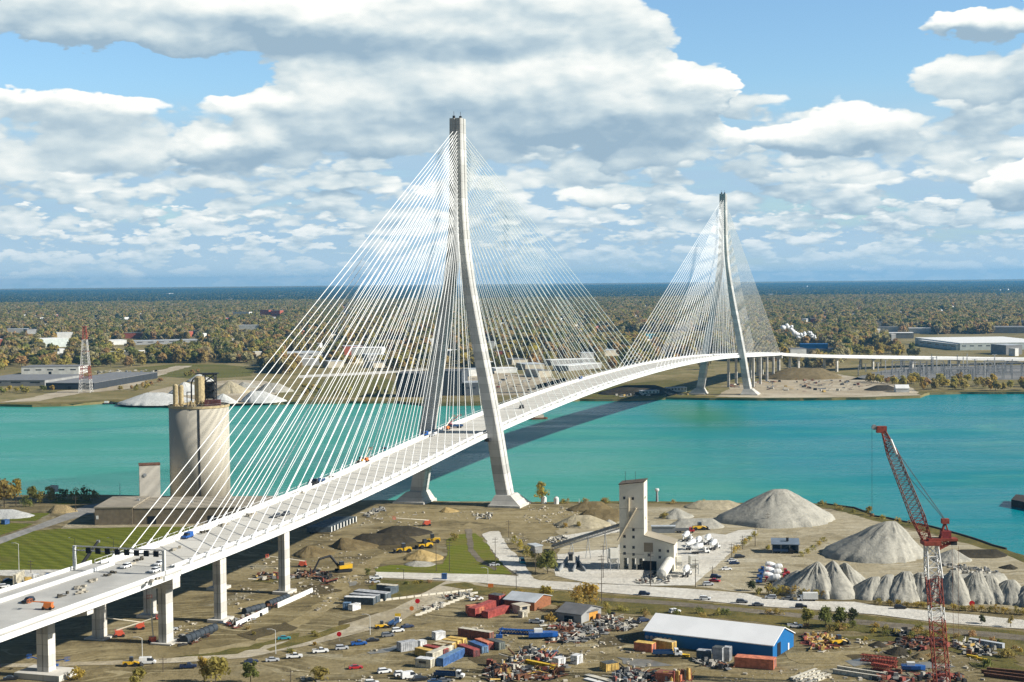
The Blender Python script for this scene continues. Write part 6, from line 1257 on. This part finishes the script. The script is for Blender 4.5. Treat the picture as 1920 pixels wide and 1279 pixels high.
scrap('pale rubble-like scrap behind the blue hall left end', [(1112, 1160), (1150, 1156), (1190, 1170), (1196, 1182), (1150, 1184), (1118, 1176)], 120, (2, 8, 2, 0, 0, 4, 0)); scrap('dark long scrap between the boat and the pale scrap', [(1020, 1196), (1080, 1176), (1140, 1180), (1130, 1196), (1100, 1206), (1030, 1208)], 150, (3, 4, 4, 0, 0, 5, 0), 3.4, 1.2)
scrap('scrap around the shed with the dark slate roof', [(1020, 1172), (1060, 1168), (1100, 1172), (1090, 1180), (1030, 1180)], 60, (3, 3, 2, 0, 0, 3, 2), 2, 1.2); scrap('mixed scrap at the bottom edge left of the orange skip', [(1150, 1262), (1190, 1254), (1235, 1268), (1228, 1290), (1150, 1288)], 140, (3, 6, 4, 0, 1, 3, 1)); scrap('scrap piled inside the bottom orange skip', [(1244, 1278), (1284, 1276), (1300, 1284), (1250, 1288)], 40, (4, 2, 1, 3, 0, 0, 2), 2, 4.2)
scrap('pink and yellow steel forms piled right of the blue hall', [(1508, 1192), (1540, 1190), (1580, 1202), (1572, 1216), (1540, 1222), (1510, 1214)], 150, (0, 3, 0, 8, 0, 0, 6), 2.4, 1.4, 'form_pile', 'pile'); scrap('rusty black scrap rows left of the crane foot', [(1672, 1206), (1720, 1196), (1760, 1198), (1780, 1212), (1740, 1220), (1690, 1218)], 150, (8, 1, 6, 0, 0, 1, 3), 3, 1.4)
scrap('white and grey scrap right of the crane mast', [(1786, 1204), (1820, 1206), (1870, 1222), (1850, 1232), (1800, 1228)], 90, (1, 7, 3, 1, 0, 4, 0), 2.2, 1.6); scrap('dark scrap at the bottom of the crane', [(1640, 1268), (1720, 1262), (1800, 1266), (1810, 1284), (1640, 1288)], 110, (5, 1, 5, 0, 0, 2, 4), 3, 1.6); scrap('scrapped dark vehicles row behind the yard grass', [(1668, 1188), (1700, 1184), (1712, 1192), (1680, 1196)], 40, (1, 2, 6, 0, 0, 2, 0), 3, 1.6)
scrap('small light scrap by the junction stop sign', [(790, 1140), (830, 1130), (832, 1140), (800, 1150)], 60, (1, 7, 1, 0, 0, 3, 0), 2, .9); scrap('grey boxes and scrap along the junction road', [(830, 1118), (880, 1112), (886, 1120), (840, 1128)], 40, (1, 6, 2, 1, 0, 3, 0), 2, 1.4); scrap('scrap in front of the blue hall between the steel boxes', [(1300, 1240), (1370, 1248), (1366, 1258), (1320, 1250)], 60, (1, 5, 4, 0, 0, 4, 0), 2, 1.6)
scrap('rusty steel cages between the two tall piers', [(480, 1078), (600, 1070), (612, 1080), (560, 1086), (480, 1090)], 130, (7, 2, 3, 1, 0, 2, 1), 2.6, 1.4); scrap('black buckets and attachments by the excavator arm', [(590, 1078), (622, 1080), (616, 1098), (596, 1096)], 50, (2, 0, 8, 0, 0, 1, 1), 2.8, 1.6); scrap('white sheeted goods under the side span by the trailers', [(680, 966), (715, 952), (722, 958), (692, 972)], 60, (0, 8, 1, 0, 0, 4, 0), 2.4, 1.6)
scrap('broken white machinery on the riverside dirt', [(890, 966), (925, 962), (918, 974), (895, 974)], 40, (0, 7, 2, 0, 0, 3, 0), 2, 1.2); scrap('pale broken concrete behind the gravel rank', [(1755, 1058), (1850, 1068), (1880, 1080), (1800, 1076)], 110, (0, 6, 0, 0, 0, 4, 0), 2.6, 1.4, 'rubble_heap', 'rubble heap'); scrap('machinery and tubes at the foot of the cream mill', [(1190, 1090), (1226, 1078), (1262, 1080), (1256, 1094), (1200, 1096)], 70, (2, 6, 2, 0, 1, 4, 0), 2, 1.6)
scrap('broken slabs on the pale yard left of the mill', [(1020, 1010), (1060, 1004), (1064, 1016), (1030, 1020)], 50, (0, 8, 1, 0, 0, 2, 0), 2.2, .8, 'rubble_heap', 'rubble heap'); scrap('timber and boards at the foot of the viaduct', [(330, 1196), (400, 1176), (410, 1186), (345, 1214)], 60, (4, 2, 3, 0, 0, 2, 0), 2.6, 1.0); scrap('parked goods behind the barrier under the second pier', [(424, 1172), (480, 1150), (500, 1138), (520, 1130), (500, 1150), (440, 1180)], 80, (3, 3, 4, 0, 1, 3, 1), 2.4, 1.2)
scrap('far site machinery and goods around the far pylon', [(1330, 726), (1420, 716), (1560, 712), (1640, 726), (1560, 738), (1440, 732)], 150, (3, 5, 3, 1, 1, 3, 2), 6, 2.4); scrap('crates and machines on the far quay left of the far pylon', [(1150, 742), (1300, 738), (1310, 741), (1160, 745)], 60, (1, 5, 3, 1, 0, 3, 0), 6, 2.4); scrap('goods and cars in the far industrial yard', [(820, 735), (1080, 735), (1060, 700), (900, 690), (810, 700)], 150, (1, 6, 5, 1, 1, 4, 1), 7, 3); scrap('parked lorries and goods by the far white factory', [(175, 703), (290, 700), (300, 695), (180, 696)], 70, (0, 8, 3, 0, 1, 3, 0), 7, 3)
# general small litter on the dirt: nobody could count it
mb = MB(); polys = [[G(*p) for p in q] for q in ([(440, 1279), (1240, 1279), (1220, 1200), (900, 1170), (640, 1230)], [(1240, 1279), (1920, 1279), (1920, 1215), (1560, 1190), (1500, 1250)], [(430, 1070), (700, 1070), (860, 1000), (900, 960), (720, 960)], [(930, 1030), (1160, 1000), (1160, 950), (980, 950)], [(300, 1200), (640, 1140), (700, 1080), (480, 1080)])]
M_LIT = mat('rubble_bits', (.42, .38, .30), .9, .5, .12); 
for q in polys:
    W = [tuple(p)[:2] for p in q]; xs = [p[0] for p in W]; ys = [p[1] for p in W]
    for k in range(900):
        x, y = rnd.uniform(min(xs), max(xs)), rnd.uniform(min(ys), max(ys))
        if inside((x, y), W) and noise2(np.float64(x), np.float64(y), 14, 9) > .45: s = rnd.choice((.25, .3, .4, .6, .9)); mb.box(x, y, -.02, s*rnd.uniform(.6, 2), s*rnd.uniform(.6, 1.4), s*.6, rnd.uniform(0, 3))
o = mb.build('rubble', M_LIT); o['kind'] = 'stuff'; o['label'] = 'small stones and litter strewn over the dirt'
# road barriers (concrete blocks) along the junction
for i in range(26):
    t = i/25; x, y = 735+145*t, 1138-30*t; p = G(x-28*(1-t), y-10*(1-t)) if i % 2 else G(x+36*(1-t)+14, y+12*(1-t)+4); o = MB().profile([(-1.5, 0), (1.5, 0), (1.5, .8), (-1.5, .8)], .6, .25).build('concrete_block', M_PALEG, None, p, .55); tag(o, 'pale concrete barrier block lining the junction road', 'barrier', 'concrete blocks along the junction road')
# ------------------------------------------------------------------ poles, lamps, signs
M_POLE = mat('pole_wood', (.10, .08, .06), .9, .2, 2); M_LPOLE = mat('pole_steel', (.62, .62, .58), .5, .1, 2)
def lamp(label, base, top_y, z=0.0, arm=2.2, base3=None, white=True, group=None):
    b = base3 or G(*base); tp = at_depth(base[0], top_y, b.y); h = tp.z-b.z; t = thing('street_lamp', label, 'street lamp', b, 0, group); m = M_LPOLE if white else M_DARKST
    MB().tube((0, 0, -.2), (0, 0, h), .16, 6, .09).build('pole', m, t); mb = MB(); mb.path([(0, 0, h), (-arm*.6, 0, h+.5), (-arm, 0, h+.5)], .07, 4); mb.build('arm', m, t); MB().box(-arm-.3, 0, h+.35, .9, .35, .2).build('lamp_head', M_STEEL, t); return t
lamp('pale street lamp beside the weedy verge left of the parked row', (517, 1226), 1182); lamp('pale street lamp below the viaduct in front of the red lifts', (267, 1240), 1197); lamp('pale street lamp at the junction above the parked row', (694, 1190), 1154); lamp('pale street lamp on the main road by the lawn', (915, 1098), 1066); lamp('street lamp at the corner of the office trailers', (757, 1086), 1068, white=False); lamp('dark street lamp at the front lawn edge, tallest', (141, 1052), 1010, white=False); lamp('dark street lamp in the middle of the front lawn', (36, 1090), 1020); lamp('dark street lamp on the lawn by the gantry', (213, 1040), 1010, white=False); lamp('thin lamp on the driveway beside the warehouse', (168, 938), 915, white=False)
def pole(label, base, top_y, arms=2, group=None):
    b = G(*base); h = at_depth(base[0], top_y, b.y).z; t = thing('utility_pole', label, 'utility pole', b, .1, group); MB().tube((0, 0, -.3), (0, 0, h), .17, 6, .11).build('pole', M_POLE, t)
    for i in range(arms): MB().box(0, 0, h-.8-i*1.3, 2.6, .16, .16).build('crossarm', M_POLE, t)
    return t
for p, ty, lab in (((1128, 1132), 1040, 'tall dark utility pole on the verge beside the yellow bushes'), ((1131, 1084), 1022, 'utility pole in front of the sloping bunker walls'), ((1220, 1098), 1034, 'dark utility pole in front of the mill door'), ((1304, 1102), 1048, 'utility pole at the mill exit with a white box'), ((968, 1105), 1068, 'short utility pole at the path and road corner'), ((1004, 1078), 1030, 'utility pole among the bushes left of the mill'), ((981, 1040), 1000, 'utility pole behind the yellow hedge'), ((1416, 1024), 985, 'utility pole on the lane of weeds, furthest'), ((1392, 1030), 1004, 'utility pole on the lane of weeds, middle'),
                   ((1372, 1050), 1018, 'utility pole on the lane of weeds, nearest'), ((1336, 1082), 1062, 'utility pole by the lower car park'), ((1727, 1138), 1075, 'utility pole in front of the gravel rank left of the crane'), ((818, 1072), 1010, 'dark utility pole at the left corner of the lawn'), ((843, 1072), 1014, 'dark utility pole on the green lawn'), ((929, 1070), 1008, 'utility pole between lawn and footpath'), ((954, 1008), 975, 'utility pole on the dirt above the footpath'), ((1440, 988), 962, 'thin pole in front of the huge cone'), ((306, 1260), 1232, 'dark short pole by the dark blue pickup'), ((545, 1279), 1254, 'dark pole at the bottom edge left of the red car'), ((58, 1075), 1050, 'thin pole at the left road'), ((142, 960), 930, 'thin pole by the brush heap')): pole(lab, p, ty)
M_SIGNRED = mat('sign_red', (.55, .012, .02), .5, .05, 1)
def disc_sign(label, p, top, m, r=1.1, board=False):
    b = G(*p); h = at_depth(p[0], top, b.y).z; t = thing('road_sign', label, 'road sign', b); MB().tube((0, 0, -.2), (0, 0, h), .08, 5).build('post', M_STEEL, t)
    (MB().box(0, -.12, h-1.2, 2.2, .08, 1.6) if board else MB().lathe([(r, -.05), (r, .05)], 8, axis=Matrix.Translation((0, -.14, h-r*.6)) @ Matrix.Rotation(math.pi/2, 4, 'X') @ Matrix.Rotation(math.pi/8, 4, 'Z'))).build('face', m, t)
disc_sign('red round sign on the junction road, right one', (783, 1141), 1124, M_SIGNRED, 1.0); disc_sign('red round sign beside the parked row, left one', (636, 1202), 1186, M_SIGNRED, .9); disc_sign('red round sign in front of the gravel rank right of the crane', (1822, 1142), 1128, M_SIGNRED, 1.1); disc_sign('orange diamond-shaped sign board at the junction', (772, 1146), 1138, paint('orange'), .9); disc_sign('yellow sign board above the white lorry at the junction', (746, 1166), 1152, M_YEL, .9, True); disc_sign('orange sign board by the pale road corner', (920, 1102), 1096, paint('orange'), .8, True)
b = G(102, 926); t = thing('billboard', 'white billboard on a post at the left river bank', 'billboard', b, -.25); hh = at_depth(102, 910, b.y).z; MB().tube((0, 0, -.3), (0, 0, hh-3), .3, 6).build('post', M_DARKST, t); MB().box(0, 0, hh-4, 5.2, .4, 4).build('panel', W_WHITE, t); MB().box(0, .22, hh-4.1, 5.4, .1, 4.2).build('back', M_DARKST, t)
# river beacon behind the mill
b = G(1232, 941); t = thing('beacon', 'slim grey beacon with a white head at the river behind the mill', 'beacon', b); hb_ = at_depth(1232, 916, b.y).z; MB().tube((0, 0, -.3), (0, 0, hb_-2), .8, 8, .6).build('column', M_STEEL, t); MB().lathe([(.6, hb_-2), (1.3, hb_-1), (1.0, hb_)], 10).build('head', W_WHITE, t)
for x, y, ty in ((225, 930, 905), (1086, 943, 935)): 
    b = G(x, y); t = thing('flag_mast', 'white mast on the river edge ' + ('beside the brown warehouse' if x < 500 else 'right of the lone yellow tree'), 'mast', b); MB().tube((0, 0, -.3), (0, 0, at_depth(x, ty, b.y).z), .2, 6, .1).build('pole', W_WHITE, t); MB().box(0, 0, -.2, .9, .9, .5).build('base', M_PIER, t)
for i, (x, y) in enumerate(((1020, 944), (1043, 945))): b = G(x, y); t = thing('tank', 'small white tank under the lone yellow tree, %s one' % ('left', 'right')[i], 'tank', b); MB().lathe([(1.5, -.2), (1.5, 3.4), (.6, 4.2)], 12).build('shell', W_WHITE, t); MB().box(0, 0, 4.15, .5, .5, .4).build('cap', M_STEEL, t)
# sign gantry on the deck at the end of the side span
gl, gr = B(-HW+.2, -357, dz(-357)), B(HW+.6, -357, dz(-357)); t = thing('sign_gantry', 'steel gantry with a row of black sign boxes across the near end of the bridge', 'sign gantry', (BX, BY, 0), -BA); zd = dz(-357)
for s in (-1, 1): mb = MB(); mb.box(s*(HW+.2), -357, zd-2.0, 1.0, 1.0, 10.6); mb.build('post', M_LPOLE, t)
mb = MB()
for z in (7.0, 8.5):
    for y in (-.6, .6): mb.tube((-HW-.2, -357+y, zd+z), (HW+.2, -357+y, zd+z), .13, 4)
n = 24
for i in range(n): x0, x1 = -HW+2*HW*i/n, -HW+2*HW*(i+1)/n; mb.tube((x0, -357.6, zd+(7 if i % 2 else 8.5)), (x1, -357.6, zd+(8.5 if i % 2 else 7)), .08, 3); mb.tube((x0, -357.6, zd+7), (x0, -356.4, zd+7), .07, 3)
mb.build('truss', M_STEEL, t)
for i in range(8): x = -HW+6.2+i*3.9; MB().box(x, -358.0, zd+6.3, 1.9, .5, 2.0).build('sign_box', M_BLACK, t)
# dark telescopic crane boom behind the gantry
b = G(150, 1083); t = thing('mobile_crane', 'dark mobile crane with a raised slanting boom behind the gantry', 'crane', b); tp = at_depth(184, 1015, b.y+6)-b; MB().box(0, 0, .6, 9, 2.6, 1.4).build('chassis', M_CHASSIS, t); MB().box(-1.5, 0, 2.01, 4, 2.4, 1.6).build('cab', M_DARKST, t); wheels(t, (-3.4, -1.8, 1.8, 3.4), 1.1, .6, .4)
mb = MB(); s0 = Vector((-1, 0, 3.2)); mb.tube(s0, s0.lerp(tp, .6), .8, 8); mb.tube(s0.lerp(tp, .58), tp, .6, 8); mb.build('boom', M_DARKST, t); MB().box(tp.x, tp.y, tp.z-.5, 1.4, 1, 1).build('boom_head', M_STEEL, t)
# tall lattice tower crane on the right
cb_ = Vector((132.5, 473, 0)); t = thing('tower_crane', 'tall red and white lattice crane with a long raised jib on the right', 'crane', cb_)
top = at_depth(1745, 1012, 473).z
levels = [0, 8, 16, 22, 26, 35, top-1.5]; ROLLX = -.16
x_top = at_depth(1745, 1012, 473).x-cb_.x
def mx(z): return x_top*z/top
for i in range(len(levels)-1):
    z0, z1 = levels[i], levels[i+1]; white = i in (3,) or i == 5; wdt = 4.4
    w0 = 4.1-.3*z0/top; w1 = 4.1-.3*z1/top
    if i == 5: w0, w1 = 4.4, 3.4
    o = MB().lattice((mx(z0), 0, z0), (mx(z1), 0, z1-.05), w0, w1, max(2, int((z1-z0)/2.6)), .26 if i == 5 else .17, .16 if i == 5 else .09).build('mast_section', M_LWHITE if white else M_RED, t); o['label'] = 'white mast section' if white else 'red mast section'
mb = MB(); mb.box(mx(top), 0, top-1.5, 5.2, 5.2, 1.2); mb.box(mx(top)+3.5, 0, top-.29, 9, 3.2, .8); mb.build('slewing_platform', M_RED, t)
pv_ = Vector((mx(top)-1.2, 0, top)); tip = at_depth(1657, 810, 470)-cb_
m1, m2 = pv_.lerp(tip, .22), pv_.lerp(tip, .80)
mb = MB(); mb.lattice(pv_, m1, 2.4, 3.8, 4, .18, .10); mb.build('jib', M_RED, t)
mb = MB(); mb.lattice(m1, m2, 3.8, 3.0, 13, .13, .07); mb.build('jib', mat('rusty_red_lattice', (.20, .075, .05), .8, .25, 1), t)
mb = MB(); mb.lattice(m2, tip, 3.0, 1.2, 6, .15, .09); mb.build('jib', M_RED, t)
jd = (tip-pv_).normalized(); q0 = pv_.lerp(tip, .80)+Vector((.9, -1.5, 0)); MB().tube(q0, q0+jd*5.0, .42, 4).build('white_plate', M_LWHITE, t)
mb = MB(); mb.box(tip.x, 0, tip.z-.5, 3.0, 1.8, 2.0); mb.build('jib_head', M_RED, t); mb = MB(); mb.tube((tip.x-2.2, -.5, tip.z+1.2), (tip.x-2.2, .5, tip.z+1.2), .8, 12); mb.tube((tip.x-2.2, 0, tip.z+1.2), (tip.x, 0, tip.z+.5), .18, 4); mb.build('sheave', M_STEEL, t)
ap = at_depth(1772, 978, 473)-cb_; mb = MB(); mb.tube((mx(top)+3.0, -1, top+.5), ap, .32, 5); mb.tube((mx(top)+3.0, 1, top+.5), ap, .32, 5); mb.tube((mx(top)+6.0, 0, top+.5), ap, .26, 5); mb.box(ap.x, 0, ap.z-.6, 2.2, 1.8, 1.5); mb.build('a_frame', M_RED, t)
cw = at_depth(1782, 1013, 473)-cb_; mb = MB(); mb.lattice((mx(top)+2.0, 0, top-1.6), (cw.x, 0, cw.z), 2.6, 1.6, 4, .24, .14); mb.build('counter_jib', M_RED, t); MB().box(cw.x+.8, 0, cw.z-1.4, 1.8, 2.6, 1.9).build('counterweight', M_CHASSIS, t)
mb = MB(); mb.box(mx(top)+4.6, 0, top+.52, 3, 2.2, 2.2); mb.build('winch', mat('dark_red_machine', (.22, .03, .03), .7, .2, 1), t)
mb = MB()
for y in (-.6, .6): mb.tube((tip.x, y, tip.z+.6), (ap.x, y, ap.z+.6), .06, 4); mb.tube(tuple(pv_.lerp(tip, .62)+Vector((1.2, y, .6))), (ap.x, y, ap.z+.3), .05, 4)
mb.tube((tip.x-2.9, 0, tip.z+1.0), (tip.x-2.9, 0, tip.z-26), .05, 4); mb.build('rope', M_DARKST, t)
mb = MB()
for x in (6.6, 8.6): mb.tube((mx(top)+x, 0, top-2), (mx(top)*.4+x*.75, 0, 14), .05, 4)
mb.build('guy_rope', M_RUST, t)
# dock end in the river at the right edge
o = MB().prism([(p.x, p.y) for p in pix([(1896, 950), (2100, 990), (2100, 962), (1905, 940)], WZ)], -5, 1.6).build('dock', mat('dark_timber_dock', (.045, .036, .03), .9, .3, .5)); tag(o, 'dark timber dock end in the turquoise water at the right edge', 'dock')
# workboat by the far main span
b = G(1008, 786, WZ); t = thing('barge', 'small pale barge on the water under the main span', 'barge', b, .3); MB().loft([[(x, -w, -.6), (x, w, -.6), (x, w*1.1, 1.6), (x, -w*1.1, 1.6)] for x, w in ((-9, 3), (-7, 4), (7, 4), (9, 2.4))]).build('hull', M_RUST, t); MB().box(1, 0, 1.61, 9, 4, 2.6).build('deckhouse', W_BEIGE, t)
b = G(203, 758, WZ); t = thing('barge', 'tiny dark boat moored at the far left shore', 'boat', b, .1); MB().loft([[(x, -w, -.5), (x, w, -.5), (x, w*1.1, 1.4), (x, -w*1.1, 1.4)] for x, w in ((-6, 2), (5, 2.2), (7.5, .5))]).build('hull', M_CHASSIS, t); MB().box(-2, 0, 1.41, 4, 2.6, 2).build('deckhouse', W_WHITE, t)
# quay wall along the near shore, right
for nm_, seg, lab in (('quay_wall', nl[-60:], 'dark sheet-pile quay wall along the right river edge'),):
    mb = MB(); pts = [Vector((x, y, 0)) for x, y in nl if G(1530, 944).x < x < 230]; rings = []
    for i, p in enumerate(pts):
        d = pts[min(len(pts)-1, i+1)]-pts[max(0, i-1)]; n_ = Vector((-d.y, d.x, 0)).normalized(); rings.append([p+n_*.2+Vector((0, 0, -4)), p+n_*.9+Vector((0, 0, -4)), p+n_*.9+Vector((0, 0, .7)), p+n_*.2+Vector((0, 0, .7))])
    mb.loft(rings); tag(mb.build(nm_, mat('dark_quay', (.05, .045, .04), .9, .3, .4)), lab, 'quay wall')
# ------------------------------------------------------------------ near trees and bushes
def near_tree(p, px_w, px_h, kind, label, n=700, leaf=None, name='tree', cat='tree', group=None, sparse=1.0):
    b = G(*p); k = b.y/FPX; R = px_w*k/2; H = px_h*k; t = thing(name, label, cat, b, rnd.uniform(0, 6), group); trunk_mb(MB(), 1, 1, 1, 0, 0)
    if name == 'tree': trunk_mb(MB(), H, .10+.012*H, R, 0, 3).build('trunk', M_BARK, t)
    sd = rnd.randrange(9999); z0 = H*.22 if name == 'tree' else 0
    crown_mb(MB(), R, z0, H-z0, int(n*sparse), leaf or max(.28, R*.13), sd, 14).build('crown' if name == 'tree' else 'foliage', LEAF[kind], t)
    if name != 'tree': trunk_mb(MB(), H*.7, .12, R*.6, 0, 4).build('stem', M_BARK, t)
    return t
T = [((1015, 945), 32, 43, 'ochre', 'lone golden tree at the river edge right of the near pylon'), ((8, 952), 50, 62, 'olive', 'big leafy tree at the left edge by the river'), ((30, 948), 36, 52, 'ochre', 'reddish autumn tree beside the big left-edge tree'), ((62, 944), 30, 34, 'green', 'round green tree third from the left edge at the river'), ((405, 1283), 62, 58, 'olive', 'broad olive bush-tree at the bottom edge'), ((383, 1280), 30, 56, 'ochre', 'slim yellow tree at the bottom edge'),
     ((470, 1282), 40, 44, 'green', 'green round tree at the bottom edge'), ((260, 1286), 40, 34, 'olive', 'low bushy tree at the bottom edge near the pier'), ((1027, 1075), 42, 46, 'green', 'dense green tree left of the mill yard'), ((1106, 1148), 66, 58, 'ochre', 'sparse yellow tree on the railway verge'), ((1082, 1130), 40, 34, 'ochre', 'thin golden sapling group beside the main road'), ((1024, 1126), 30, 30, 'ochre', 'small yellow tree behind the brick shed'),
     ((1548, 1178), 38, 42, 'green', 'green tree behind the blue hall, left of the group'), ((1578, 1176), 40, 44, 'green', 'green pointed tree in the middle of the group behind the hall'), ((1600, 1176), 26, 40, 'dark', 'dark conical tree right of the group behind the hall'), ((1516, 1172), 36, 32, 'olive', 'low olive tree nearest the white pickup behind the hall'), ((1630, 966), 16, 18, 'ochre', 'small bush-like tree at the river right of the huge cone'), ((1841, 1170), 16, 18, 'dark', 'small dark sapling beside the road right of the crane'), ((1895, 1176), 16, 26, 'olive', 'thin sapling at the right edge of the road'),
     ((1410, 1108), 24, 20, 'dark', 'dark round bush at the corner of the access lane')]
for p, w, h, k, lab in T: near_tree(p, w, h, k, lab, sparse=.35 if 'sparse' in lab or 'thin' in lab else 1)
SH = [((95, 940), 34, 30, 'olive'), ((118, 938), 30, 24, 'green'), ((140, 938), 30, 24, 'olive'), ((160, 938), 34, 28, 'green'), ((178, 938), 28, 22, 'olive'), ((48, 950), 30, 26, 'green'), ((75, 944), 30, 26, 'olive')]
for i, (p, w, h, k) in enumerate(SH): near_tree(p, w, h, k, 'bush in the green hedge along the river at the left', name='bush', cat='bush', group='riverside hedge bushes at the left', n=260)
for i, (x, y, w, h, k) in enumerate(((975, 1030, 22, 22, 'ochre'), (963, 1020, 18, 18, 'olive'), (988, 1044, 26, 24, 'olive'), (1000, 1056, 24, 26, 'ochre'), (1012, 1062, 24, 28, 'olive'))): near_tree((x, y), w, h, k, 'bush in the yellow-green hedge left of the mill yard', name='bush', cat='bush', group='hedge bushes left of the mill yard', n=260)
for i, x in enumerate(range(1425, 1545, 13)): near_tree((x+rnd.uniform(-3, 3), 1114+(x-1425)*.06), 22, rnd.uniform(13, 24), 'ochre' if i % 2 else 'olive', 'yellow bush at the foot of the left gravel heaps', name='bush', cat='bush', group='yellow bushes at the foot of the left gravel heaps', n=220)
for i, x in enumerate(range(1650, 1950, 17)): near_tree((x+rnd.uniform(-4, 4), 1134+(x-1650)*.07), rnd.uniform(18, 26), rnd.uniform(8, 20 if x > 1850 else 13), 'ochre' if i % 3 else 'olive', 'low yellow bush between the right gravel rank and the road', name='bush', cat='bush', group='low bushes before the right gravel rank', n=180)
for i in range(44):
    x = rnd.uniform(1020, 1930); y = 1136+(x-1020)*.078+rnd.uniform(-9, 12); 
    if 1200 < x < 1470 and y > 1160: y = 1152
    near_tree((x, y), rnd.uniform(16, 30), rnd.uniform(8, 17), rnd.choice(('olive', 'ochre', 'olive', 'green', 'brown')), 'weedy bush on the railway verge below the main road', name='bush', cat='bush', group='bushes on the railway verge', n=170)
for i, (x, y) in enumerate(((1378, 1036), (1392, 1024), (1404, 1014), (1416, 1006), (1384, 1030), (1398, 1019))): near_tree((x+rnd.uniform(-3, 3), y), 20, 11, rnd.choice(('ochre', 'olive')), 'bush on the lane of weeds between mill yard and gravel yard', name='bush', cat='bush', group='bushes on the lane of weeds', n=150)
for i, (x, y) in enumerate(((1503, 1044), (1514, 1038), (1524, 1032), (1535, 1024), (1544, 1016))): near_tree((x, y), 18, 11, 'ochre' if i % 2 else 'olive', 'bush in the short yellow hedge right of the open shed', name='bush', cat='bush', group='short hedge right of the open shed', n=150)
for i in range(22):
    x = rnd.choice((rnd.uniform(1040, 1330), rnd.uniform(1540, 1720))); y = 944 if x < 1400 else 948+(x-1540)*.22; near_tree((x, y), rnd.uniform(12, 22), rnd.uniform(6, 12), rnd.choice(('olive', 'ochre', 'brown')), 'low scrub bush at the river edge behind the yards', name='bush', cat='bush', group='scrub along the near river edge', n=120)
for i, (x, y, w, h, k, l) in enumerate(((852, 1013, 24, 16, 'olive', 'round bush at the top corner of the green lawn'), (1060, 990, 12, 12, 'ochre', 'small yellow bush on the low pale heap, left one'), (1084, 990, 14, 14, 'ochre', 'small yellow bush on the low pale heap, right one'), (145, 1274, 40, 24, 'ochre', 'yellow bush right of the hammerhead pier'), (600, 1276, 60, 22, 'olive', 'wide low bush at the bottom edge left of the red car'), (690, 1080, 20, 18, 'green', 'green bush at the end of the main road'), (1246, 972, 22, 12, 'olive', 'dry bush behind the mill tower'), (1440, 1030, 12, 9, 'ochre', 'yellow bush left of the open shed'), (1890, 1232, 40, 16, 'olive', 'weedy bush at the right edge of the yard'), (1850, 1250, 34, 14, 'green', 'green weeds right of the crane foot'), (1030, 1165, 30, 18, 'ochre', 'yellow bush at the corner of the dark-roofed shed'))): near_tree((x, y), w, h, k, l, name='bush', cat='bush', n=260)

for i in range(34):
    x, y = rnd.choice(((rnd.uniform(440, 640), rnd.uniform(1180, 1225)), (rnd.uniform(870, 1010), rnd.uniform(1112, 1128)), (rnd.uniform(1540, 1920), rnd.uniform(1192, 1240)), (rnd.uniform(690, 830), rnd.uniform(1092, 1108))))
    near_tree((x, y), rnd.uniform(9, 22), rnd.uniform(4, 9), rnd.choice(('olive', 'green', 'olive', 'ochre', 'brown')), 'low weedy shrub on the edge of the dirt yard', name='shrub', cat='shrub', group='weedy shrubs around the dirt yards', n=110)

# ------------------------------------------------------------------ air
mb = MB().box(0, 14000, -7, 44000, 32000, 236); hz = mb.build('haze', None or mat('haze_placeholder', (1, 1, 1)))
hm = bpy.data.materials.new('haze_air'); hm.use_nodes = True; nt = hm.node_tree; nt.nodes.clear()
pv = nt.nodes.new('ShaderNodeVolumePrincipled'); pv.inputs['Color'].default_value = (.17, .55, .98, 1); pv.inputs['Density'].default_value = 3.1e-5; pv.inputs['Anisotropy'].default_value = .2
mo = nt.nodes.new('ShaderNodeOutputMaterial'); nt.links.new(pv.outputs[0], mo.inputs['Volume'])
hz.data.materials.clear(); hz.data.materials.append(hm); hz['kind'] = 'stuff'; hz['label'] = 'thin blue air haze over the whole scene'
